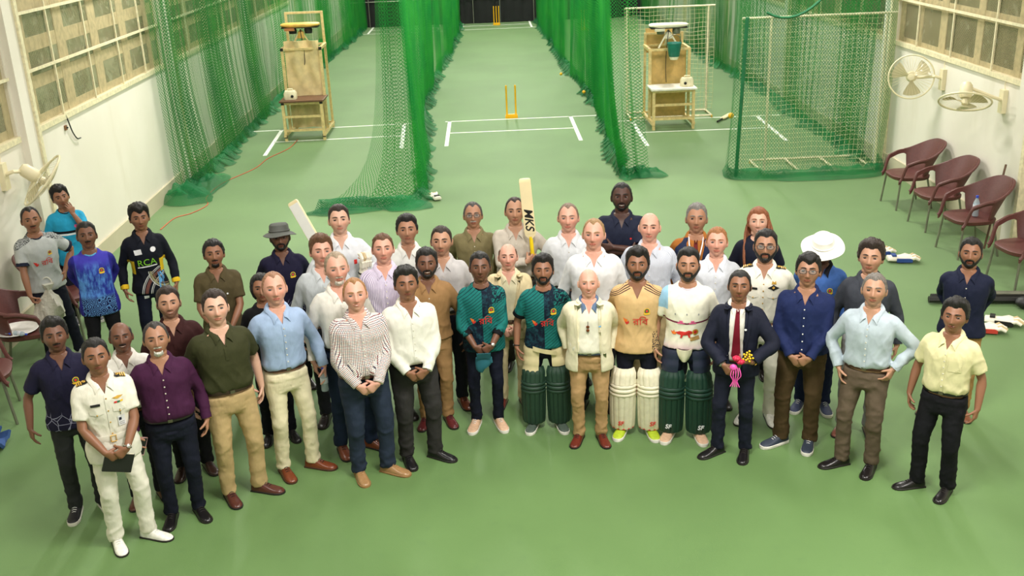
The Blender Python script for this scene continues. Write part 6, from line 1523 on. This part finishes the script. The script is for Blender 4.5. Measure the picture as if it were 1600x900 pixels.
BATUP = person('man in a pale beige shirt holding a cricket bat upright before him', (804, 310), 1.76, skin=O, w=1.1, sleeve='long', tcol=(206, 196, 182), pcol=(70, 66, 62), hair=recede((52, 40, 34), top=.009), look=(.0, .16, 0), pose=(dict(w=(.095, -.215, 1.205), d=(.75, .1, .45), n=(0, .9, .35), curl=(1.25, 1.2, .7), pole=(-1, -.1, -.7), abs=1), dict(w=(-.235, -.215, 1.185), d=(.55, -.15, .6), n=(.6, .8, 0), curl=(1.25, 1.2, .7), pole=(-1, .2, -.8), abs=1)))
TJ = cloth('teal_tiger_jersey', (24, 108, 104), pat_tiger); BKB = cloth('black_neckband', (14, 18, 24))
CAPMAN = person('player in a teal long-sleeved cricket jersey holding a teal cap', (749, 398), 1.63, skin=D, top='jersey', sleeve='three', collar='crew', tuck=False, belt=None, hem=.84, tpat=TJ, colm=BKB, cuffm=BKB, pcol=(26, 30, 50), hair=shortc(top=.020), pose=('clasp', 'claspo'), leg=.9, **dict(SNK, scol=(206, 170, 140)), extra=(CRS(at=(.085, 1.28)), lambda s: sponsor(s, (0, 1.17)), lambda s: watch(s, 'L')))
SUITB = cloth('beige_suit', (206, 190, 150), None, .75)
person('balding man in a beige linen suit between the two teal jerseys', (793, 383), 1.57, skin=PF, tcol=(232, 222, 186), pcol=SUITB, scol=(110, 44, 40), jacket=dict(mat=SUITB, gap=[.06, .03, .02, .03, .085, .065], btn=1.10), hair=balding((96, 66, 48), bald=.9, top=.008), pose=('clasp', 'claspo'), collar='shirt')
person('player in a teal cricket jersey with green batting pads', (848, 403), 1.60, skin=B, top='jersey', sleeve='short', collar='crew', tuck=False, belt=None, hem=.90, tpat=TJ, colm=BKB, cuffm=BKB, pcol=(24, 28, 46), leg=.85, hair=full(top=.030, vol=.010, beard=.005, must=.004), pose=('side', 'back'), stance=.125, **dict(SNK, scol=(70, 84, 74)), extra=(CRS(at=(.09, 1.29)), lambda s: sponsor(s, (0, 1.17)), lambda s: pads(s, (34, 62, 48), (34, 62, 48), None), lambda s: thigh_guard(s, 'R', (214, 200, 156)), lambda s: thigh_guard(s, 'L', (214, 200, 156), .72, .92), lambda s: MB().sheet([[s.proj(x, .885-.22*x+dz, .032, s.b_pants) for dz in (-.022, .022)] for x in np.linspace(-.115, .105, 12)], .006).obj('guard_strap', mat('thigh_guard_214_200_156', (214, 200, 156)), s.root), lambda s: bracelet(s, 'R', M_GLK)))
person('man in a white shirt with short greying hair, second row from the back', (888, 319), 1.78, skin=PF, w=1.05, tcol=(226, 228, 232), pcol=(50, 50, 58), hair=recede((120, 100, 84), top=.006), eye='b', look=(-.05, .12, 0), pose=('side', 'side'))
person('broad man in a crisp white shirt with short blond hair', (928, 344), 1.80, skin=PF, w=1.14, dp=1.1, tcol=(244, 246, 248), pcol=(44, 46, 56), hair=recede((150, 118, 80), top=.009), eye='b', pose=('side', 'side'), look=(-.1, .15, 0))
CREAM = cloth('cream_blazer', (226, 218, 190), None, .7)
smiler('smiling bald man in a cream blazer with tan trousers, centre front', (920, 423), 1.57, skin=PF, w=1.08, dp=1.08, belly=.03, tcol=(244, 240, 222), pcol=(176, 142, 100), scol=(104, 42, 30), belt=(52, 60, 78), jacket=dict(mat=CREAM, gap=[.105, .10, .095, .09, .075, .06], btn=1.02, hem=.80), hair=balding((196, 170, 146), top=.003, side=.002), brow=(190, 150, 120), eye='b', pose=('back', 'back'), colm=cloth('denim_collar', (92, 112, 140)), extra=(lambda s: sunglasses(s), lambda s: s.decal('pocket_square', [[(-.022, 0), (.022, .008), (.018, .022), (0, .014), (-.018, .02)]], M_SKYP, s.o_jack, (.10, 1.27), .006, bvh=s.b_jack)))
smiler('tall dark-skinned man in a navy polo shirt with folded arms at the back', (972, 287), 1.84, skin=K_, w=1.14, dp=1.05, top='polo', sleeve='short', collar='polo', tuck=False, belt=None, tcol=(40, 46, 70), pcol=(34, 36, 44), hair=shortc((14, 12, 12), top=.008, beard=.002, must=.002), pose=('fold', 'foldo'), extra=(lambda s: s.decal('chest_logo', [disc(.010, 10)], M_REDP, s.o_top, (.085, 1.29), bvh=s.b_top),))
person('bald man in a pale blue-grey shirt behind the beige jersey', (1016, 334), 1.76, skin=PF, w=1.14, dp=1.1, tpat=cloth('pale_stripe', (206, 210, 220), p_stripe((176, 182, 198), .012, .4)), pcol=(170, 150, 110), scol=(170, 130, 90), hair=balding((150, 120, 100), top=.003, side=.002), brow=(90, 70, 56), pose=('side', 'side'), look=(-.05, .16, 0))
person('player in a beige cricket jersey with red lettering and white batting pads', (997, 392), 1.69, skin=B, w=1.02, top='jersey', sleeve='elbow', collar='vneck', tuck=False, belt=None, hem=.86, tpat=cloth('beige_jersey', (206, 172, 122), pat_beige), colm=cloth('dark_navy_band', (28, 24, 44)), pcol=(24, 26, 42), leg=.86, hair=full(top=.030, vol=.010, fringe=.008, beard=.009, must=.005), pose=('behind', 'behind'), stance=.125, **dict(SNK, scol=(168, 190, 40)), extra=(CRS(at=(.085, 1.27)), lambda s: sponsor(s, (0, 1.17), 1.05), lambda s: pads(s, (230, 222, 198), (230, 222, 198), (200, 44, 40), 'SF', M_REDP)))
WAIST = cloth('navy_waistcoat', (44, 54, 86), None, .8)
person('man with greying hair in a navy waistcoat and rust shirt', (1090, 321), 1.76, skin=LB, sleeve='long', tcol=(168, 104, 44), pcol=(44, 48, 60), jacket=dict(mat=WAIST, gap=[.02, .008, .004, .03, .078, .07], btn=1.16, hem=.93, sleeveless=1, name='waistcoat'), hair=shortc((112, 108, 104), top=.018, front=.074), stub=.1, pose=('back', 'back'), collar='suit', extra=(lambda s: neck_tie(s, cloth('maroon_tie', (120, 40, 40))), lambda s: lanyard(s)))
person('player in a white printed t-shirt with dark green batting pads', (1077, 393), 1.70, skin=LB, w=1.02, top='tee', sleeve='short', collar='crew', tuck=False, belt=None, hem=.92, tpat=cloth('washed_tee', (236, 232, 214), pat_wash), pcol=(26, 32, 54), leg=.86, hair=shortc(top=.026, side=.003, vol=.006, beard=.008, must=.005), pose=('side', 'side'), stance=.125, **dict(SNK, scol=(206, 170, 140)), extra=(lambda s: pads(s, (22, 58, 46), (22, 58, 46), None, 'SF', M_WHP), lambda s: lion(s), lambda s: [thigh_guard(s, k, (30, 38, 62), .70, .90) for k in 'RL'], lambda s: box_guard(s)))
person('sandy-haired man in a white shirt between waistcoat and naval officer', (1122, 358), 1.68, skin=PF, tcol=(228, 232, 242), pcol=(60, 60, 66), hair=shortc((150, 98, 56), top=.012), eye='b', pose=('side', 'side'))
smiler('woman with long auburn hair in a navy top at the back', (1187, 327), 1.68, skin=F, w=.88, top='tight', sleeve='short', collar='crew', tuck=False, belt=None, tcol=(32, 36, 56), pcol=(34, 36, 46), scol=(40, 30, 28), hair=dict(col=(134, 78, 46), top=.018, side=.016, front=.068, back=-.11, sideb=-.06), eye='b', pose=('side', 'side'), extra=(lambda s: long_hair(s),))
person('bespectacled naval officer with a black beard in white uniform', (1199, 363), 1.75, skin=LB, w=1.06, top='tunic', sleeve='short', collar='shirt', tuck=True, belt=None, tpat=WU, pcol=WU, scol=(238, 236, 228), sole=(40, 36, 34), lace=(230, 230, 224), hair=shortc(top=.020, beard=.008, must=.005), pose=('back', 'back'), leg=1.1, btn=M_GOLD, extra=(lambda s: uniform(s), lambda s: s.specs(), lambda s: wings(s)))
NAVYB = cloth('navy_suit', (34, 38, 58), None, .75)
FLOWER = person('woman in a navy suit with a red tie holding a small bouquet', (1158, 426), 1.62, turn=-0.05, feet={'R': (-.14, -.02, -.80), 'L': (.11, .01, -.05)}, skin=B, w=.95, top='shirt', collar='suit', tcol=(238, 234, 224), pcol=NAVYB, scol=(22, 20, 22), belt=None, jacket=dict(mat=NAVYB, gap=[.05, .04, .045, .05, .058, .052], btn=1.02, hem=.84), hair=dict(col=BLKH, top=.010, side=.007, front=.074, back=-.09, sideb=-.04), pose=(dict(w=(-.10, -.205, .985), d=(.55, -.25, -.55), n=(.5, .8, 0), curl=(.7, .7, .4), pole=(-1, .3, -.1), abs=1), dict(w=(-.15, -.20, 1.03), d=(.9, -.25, .0), n=(.1, .5, .9), curl=(.8, .8, .4), pole=(-1, .3, -.1), abs=1)), extra=(lambda s: neck_tie(s, cloth('red_dot_tie', (132, 22, 44), pat_dot)), lambda s: bracelet(s, 'R', mat('watch_steel', (170, 168, 160), .25, .8)), lambda s: watch(s, 'L', M_GOLD), lambda s: bun(s), lambda s: s.decal('lapel_pin', [disc(.012, 10, kz=.8)], M_WHP, s.o_jack, (.075, 1.31), .011, bvh=s.b_jack)))
person('man in a wide white sun hat and blue jersey bowing his head', (1289, 366), 1.66, skin=D, top='jersey', sleeve='long', collar='polo', tuck=False, belt=None, tcol=(66, 104, 172), pcol=(34, 44, 84), colm=cloth('dark_collar', (28, 28, 40)), hair=dict(col=BLKH, top=.004, side=.004), look=(0, -.38, 0), pose=('back', 'back'), extra=(lambda s: hat(s, (240, 238, 228), .085, .022, .062, 'sun_hat'), CRS(at=(.09, 1.28)), lambda s: None), **dict(SNK, scol=(50, 60, 90)))
person('man with glasses in a dark blue shirt and brown trousers', (1266, 401), 1.69, turn=-0.05, feet={'R': (-.14, -.02, -.80), 'L': (.11, .01, -.05)}, skin=LB, w=1.12, dp=1.1, belly=.02, tcol=(38, 52, 104), pcol=(96, 76, 50), tuck=False, hem=.94, belt=None, hair=full(top=.026, vol=.006, fringe=.018), pose=('clasp', 'claspo'), leg=1.1, btn=mat('white_button', (240, 240, 240), .3), extra=(lambda s: s.specs(),), **dict(SNK, scol=(44, 54, 70)))
person('wavy-haired man in a charcoal shirt behind the pale blue shirt at right', (1365, 380), 1.72, skin=O, tcol=(78, 82, 92), pcol=(150, 150, 150), scol=(112, 66, 52), hair=full(DKB, top=.034, side=.018, vol=.008), pose=('side', 'side'), look=(-.1, .16, 0))
person('greying man in a pale blue shirt, hand in pocket and hand on hip', (1370, 431), 1.66, turn=-0.18, feet={'R': (-.14, -.02, -.80), 'L': (.11, .01, -.05)}, skin=O, w=1.05, tcol=(198, 212, 222), pcol=(98, 84, 70), scol=(24, 20, 20), belt=(60, 30, 24), hair=shortc((110, 104, 98), top=.012, front=.074), stub=.1, pose=('pocket', 'hip'), leg=1.05)
person('bearded man in a dark navy shirt with hands behind him by the right chairs', (1522, 376), 1.62, skin=B, w=1.06, tcol=(36, 42, 70), pcol=(160, 122, 76), tuck=False, hem=.86, belt=None, scol=(120, 74, 52), hair=shortc(top=.022, beard=.006, must=.005), pose=('behind', 'behind'), feet={'R': (-.22, .02, -.3), 'L': (.10, .02, .3)})
person('man in a pale yellow short-sleeved shirt and black trousers at far right', (1497, 472), 1.58, turn=-0.25, feet={'R': (-.14, -.02, -.80), 'L': (.11, .01, -.05)}, skin=B, w=1.04, sleeve='short', tcol=(244, 236, 186), pcol=(28, 28, 34), scol=(24, 22, 22), belt=(20, 20, 22), hair=full(BLKH, top=.026, side=.016, vol=.008, part=.01), look=(-.08, .14, 0), pose=('side', 'side'), extra=(lambda s: pocket(s),), leg=1.1)
# ---------------------------------------------- special pieces
def tunic_belt(s):
    rows = []
    for f in np.linspace(0, 2*PI, 41):
        a, b, c = torso_at(1.02, s.w, s.dp, s.belly); cs, sn = -math.cos(f), math.sin(f); p = 2.3
        def q(o, z): return s.T(((a+o)*math.copysign(abs(sn)**(2/p), sn), c+(b+o)*math.copysign(abs(cs)**(2/p), cs), z))
        rows.append([q(.022, .995), q(.025, 1.02), q(.022, 1.045)])
    bo = MB().sheet(rows, -.004).obj('cloth_belt', WU, s.root, 60); a, b, c = torso_at(1.02, s.w, s.dp, s.belly)
    r = [s.T((.02*x, c-b-.032, 1.02+.026*z)) for x, z in ((-1, -1), (1, -1), (1, 1), (-1, 1), (-1, -1))]; MB().tube(r, .004, 6).obj('gold_buckle', M_GOLD, bo)
    for x in (-.09, .09): s.decal('skirt_pocket', [rect(.10, .045)], WU, s.o_top, (x, .93), .005, bvh=s.b_top)
def sunglasses(s):
    o = None
    for dz in (0, -.035):
        m = mat('brown_lens', (110, 56, 26), .15); p = s.proj(-.012, 1.28+dz, .016, s.b_top); x = MB().ball(p, (.016, .005, .016), 12, 8).obj('sunglasses' if o is None else 'lens', m, s.root if o is None else o); o = o or x
    MB().tube([tuple(s.proj(-.012, 1.33, .012, s.b_top)), tuple(s.proj(-.010, 1.22, .014, s.b_top))], .003, 5).obj('temple_arm', M_SPEC, o)
def lanyard(s):
    mb = MB(); o = None
    for sd in (-1, 1):
        x = MB().tube([s.T((sd*.068, .0, 1.50))]+[tuple(s.proj(sd*(.066-.052*t), 1.46-.22*t, .022, s.b_top)) for t in np.linspace(0.1, 1, 8)], .006, 6).obj('lanyard' if o is None else 'lanyard_strap', M_WHP, s.root if o is None else o); o = o or x
def lion(s):
    b, p = s.b_top, s.o_top
    body = [(-.085, .012), (-.05, .03), (.0, .026), (.03, .04), (.055, .034), (.062, .012), (.04, .0), (.045, -.03), (.03, -.032), (.02, -.006), (-.02, -.008), (-.03, -.036), (-.045, -.034), (-.04, -.006), (-.07, .0)]
    s.decal('red_figure_print', [body], M_REDP, p, (-.01, 1.065), .004, bvh=b); s.decal('gold_disc_print', [disc(.026, 16)], M_GOLD, p, (.075, 1.09), .0045, bvh=b); s.decal('red_disc_print', [disc(.015, 12)], M_REDP, p, (.075, 1.09), .0056, bvh=b)
    s.decal('gold_label_print', [rect(.08, .035)], mat('sand_print', (180, 140, 84), .6), p, (.07, 1.03), .0045, rot=.25, bvh=b); s.decal('flame_print', [[(-.02, -.01), (-.03, .02), (-.012, .012), (-.004, .032), (.006, .01), (.02, .018), (.012, -.012)]], M_ORP, p, (-.105, 1.07), .0045, bvh=b)
    for x in (-.05, .05): s.decal('pink_bar_print', [rect(.06, .012), rect(.03, .016, 0, .016)], M_PINKP, p, (x, 1.172), .0045, bvh=b)
    for x in (-.10, 0, .10): s.decal('small_mark', [disc(.006, 8, kz=1.6)], mat('grey_print', (150, 150, 150), .6), p, (x, 1.255), .0045, bvh=b)
def box_guard(s):
    g = []
    for z, w in ((.925, .062), (.90, .060), (.87, .05), (.84, .036), (.815, .018)):
        g.append([s.proj(x*w-.015, z, .030*(1-abs(x)**2)+.012, s.b_pants) for x in np.linspace(-1, 1, 7)])
    MB().sheet(g, .008).obj('groin_guard', mat('cream_plastic', (230, 224, 196), .45), s.root, 60)
def wings(s):
    b, p = s.b_top, s.o_top; s.decal('wing_badge', [[(-.05, .0), (-.02, .014), (0, .028), (.02, .014), (.05, .0), (.02, -.012), (0, -.026), (-.02, -.012)]], M_GLK, p, (.085, 1.325), .005, bvh=b); s.decal('badge_star', [disc(.011, 8)], M_GOLD, p, (.085, 1.328), .0065, bvh=b); s.decal('badge_wing', [[(-.02, -.008), (-.014, .02), (0, .008), (.014, .02), (.02, -.008)]], M_GOLD, p, (.088, 1.365), .005, bvh=b)
def bun(s):
    MB().ball(tuple(s.hpt((0, .105, -.01))), (.04, .035, .04), 16, 12).obj('hair_bun', hair_mat(BLKH), s.root)
def long_hair(s):
    m = hair_mat((134, 78, 46)); r = np.random.default_rng(5)
    for i in range(34):
        a = -1.9+3.8*i/33 if i < 26 else (-1.5+.1*(i-26)); a = a+PI
        x, y = .082*math.sin(a), -.09*math.cos(a)+.004; side = abs(math.sin(a)); L = .30+.06*r.random()
        p0 = s.hpt((x*.9, y*.9, .05)); p1 = s.hpt((x*1.16, y*1.08, -.01)); p2 = s.hpt((x*1.28+.01*r.normal(), y*1.05-.012*side, -.10)); p3 = np.array(s.hpt((x*1.25+.012*r.normal(), y*.9-.075*side*(y < .05), -.10-L*.5))); p4 = np.array(s.hpt((x*1.15, y*.8-.10*side*(y < .05), -.10-L)))
        if p3[1] < 0: p3[1] = min(p3[1], -.125); p4[1] = min(p4[1], -.15)
        MB().tube([tuple(q) for q in resample([p0, p1, p2, p3, p4], 0)[::8]], [.013]*12+[.006], 6).obj('hair_lock', m, s.root) if False else MB().tube([tuple(q) for q in resample([p0, p1, p2, p3, p4], 0)[::12]], list(np.interp(np.linspace(0, 1, len(resample([p0, p1, p2, p3, p4], 0)[::12])), [0, .2, .8, 1], [.010, .015, .014, .005])), 6).obj('hair_lock', m, s.root)
run_jobs()
for p in PEOPLE: p.finish()
# ---------------------------------------------- things held by people
def by(sub): return [p for p in PEOPLE if sub in p.label][0]
def aim(o, origin, zdir, ydir):
    z = Vector(zdir).normalized(); y = Vector(ydir); y = (y-z*y.dot(z)).normalized(); x = y.cross(z); M = Matrix((x, y, z)).transposed().to_4x4(); M.translation = origin; o.matrix_basis = M
bt = cricket_bat('cricket bat with black lettering and yellow grip held upright by the beige shirt man', M_WILLOW, M_GRIP_Y, 'MKS')
h1, h2 = wpt(BATUP, BATUP.J['CR']), wpt(BATUP, BATUP.J['CL']); hm = (h1+h2)/2
aim(bt, hm-Vector((0, 0, .10)), (-.07, .06, 1), (.12, 1, .0))
bt = cricket_bat('cricket bat with white face sheet resting on the shoulder of the gloved man', M_STKR, M_GLK)
h1 = wpt(BATMAN, BATMAN.J['CR']); tip = h1+Vector((-.38, .20, .72)); d = tip-h1
aim(bt, h1-d.normalized()*.1, d, (.35, .9, -.2))
def held_bottle():
    s = by('pale blue shirt and cream trousers'); c = wpt(s, s.J['CL']); b_ = bottle('water bottle with blue cap held by the man in cream trousers', (c.x+.01, c.y-.01, c.z-.13), None, .95)
held_bottle()
s_ = by('naval officer in white short-sleeved uniform holding'); c = (wpt(s_, s_.J['CR'])+wpt(s_, s_.J['CL']))/2
nb = thing('notebook', 'black notebook held by the naval officer at front left', 'notebook', (c.x, c.y, c.z-.06), s_.rz)
MB().box((0, 0, 0), (.20, .018, .14), Matrix.Rotation(.35, 3, 'Y')).obj('cover', M_GLK, nb, 0); MB().box((.0, .0, .0), (.19, .012, .145), Matrix.Rotation(.35, 3, 'Y')).obj('pages', M_WHITEP, nb, 0)
s_ = by('plum purple'); c = wpt(s_, s_.J['CR']); ph = thing('mobile_phone', 'pinkish mobile phone held by the man in the purple shirt', 'phone', (c.x+.01, c.y-.02, c.z-.03), s_.rz+.4)
MB().box((0, 0, 0), (.07, .009, .14), Matrix.Rotation(.4, 3, 'Y')).obj('case', mat('pink_case', (206, 160, 160), .4), ph, 0); MB().box((0, -.005, 0), (.062, .002, .125), Matrix.Rotation(.4, 3, 'Y')).obj('screen', M_GLK, ph, 0)
c = (wpt(CAPMAN, CAPMAN.J['CR'])+wpt(CAPMAN, CAPMAN.J['CL']))/2; cp = thing('cap', 'teal cap dangling from the hands of the teal jersey player', 'cap', (c.x, c.y-.035, c.z-.10), CAPMAN.rz)
mt_ = mat('teal_cap_cloth', (30, 96, 112), .8, bump=.2)
MB().loft([[(r*math.cos(a)*1.0, r*math.sin(a)*.3, z+.03*math.cos(a)*(z < 0)) for a in np.linspace(0, 2*PI, 21)[:-1]] for r, z in ((.07, .05), (.075, .0), (.07, -.03), (.05, -.055), (.02, -.065))]).obj('crown', mt_, cp)
MB().sheet([[(x, -.03-.02*v, .06+.05*v) for v in (0, .5, 1)] for x in np.linspace(-.06, .06, 7)], .005).obj('peak', mt_, cp)
c = (wpt(FLOWER, FLOWER.J['CR'])+wpt(FLOWER, FLOWER.J['CL']))/2; fl = thing('bouquet', 'small bouquet of red and yellow flowers with a pink ribbon', 'bouquet', (c.x, c.y-.03, c.z), FLOWER.rz)
MB().tube([(0, 0, -.10), (.01, 0, .0), (.02, 0, .06)], [.008, .012, .02], 8).obj('stems', mat('stem_green', (60, 110, 50), .6), fl)
def rose(cx, cz, m):
    mb = MB()
    for k, (r, z, n) in enumerate(((.030, 0, 6), (.022, .008, 5), (.012, .014, 4))):
        for i in range(n): a = 2*PI*i/n+k*.5; mb.ball((cx+r*.6*math.cos(a), -.02+r*.6*math.sin(a), cz+z), (r*.55, r*.55, r*.6), 8, 6)
    mb.obj('rose', m, fl)
rose(-.01, .085, mat('red_petal', (196, 30, 70), .5)); rose(.02, .06, mat('red_petal', (196, 30, 70), .5))
for i in range(14):
    a = i*2.4; r = .012+.0022*i; MB().ball((.075+r*math.cos(a), -.01, .105+r*math.sin(a)*1.3), .009, 7, 5).obj('yellow_blossom', mat('yellow_petal', (236, 196, 36), .5), fl)
for i in range(5): MB().tube(resample([(-.035+.012*i, -.03, .01), (-.05+.02*i, -.045, -.05), (-.03+.008*i, -.04, -.10), (-.05+.018*i, -.045, -.15)], 0)[::6], .004, 5).obj('ribbon', mat('pink_ribbon', (240, 90, 180), .4), fl)
MB().ball((-.03, -.03, .01), (.03, .02, .028), 10, 8).obj('bow', mat('pink_ribbon', (240, 90, 180), .4), fl)
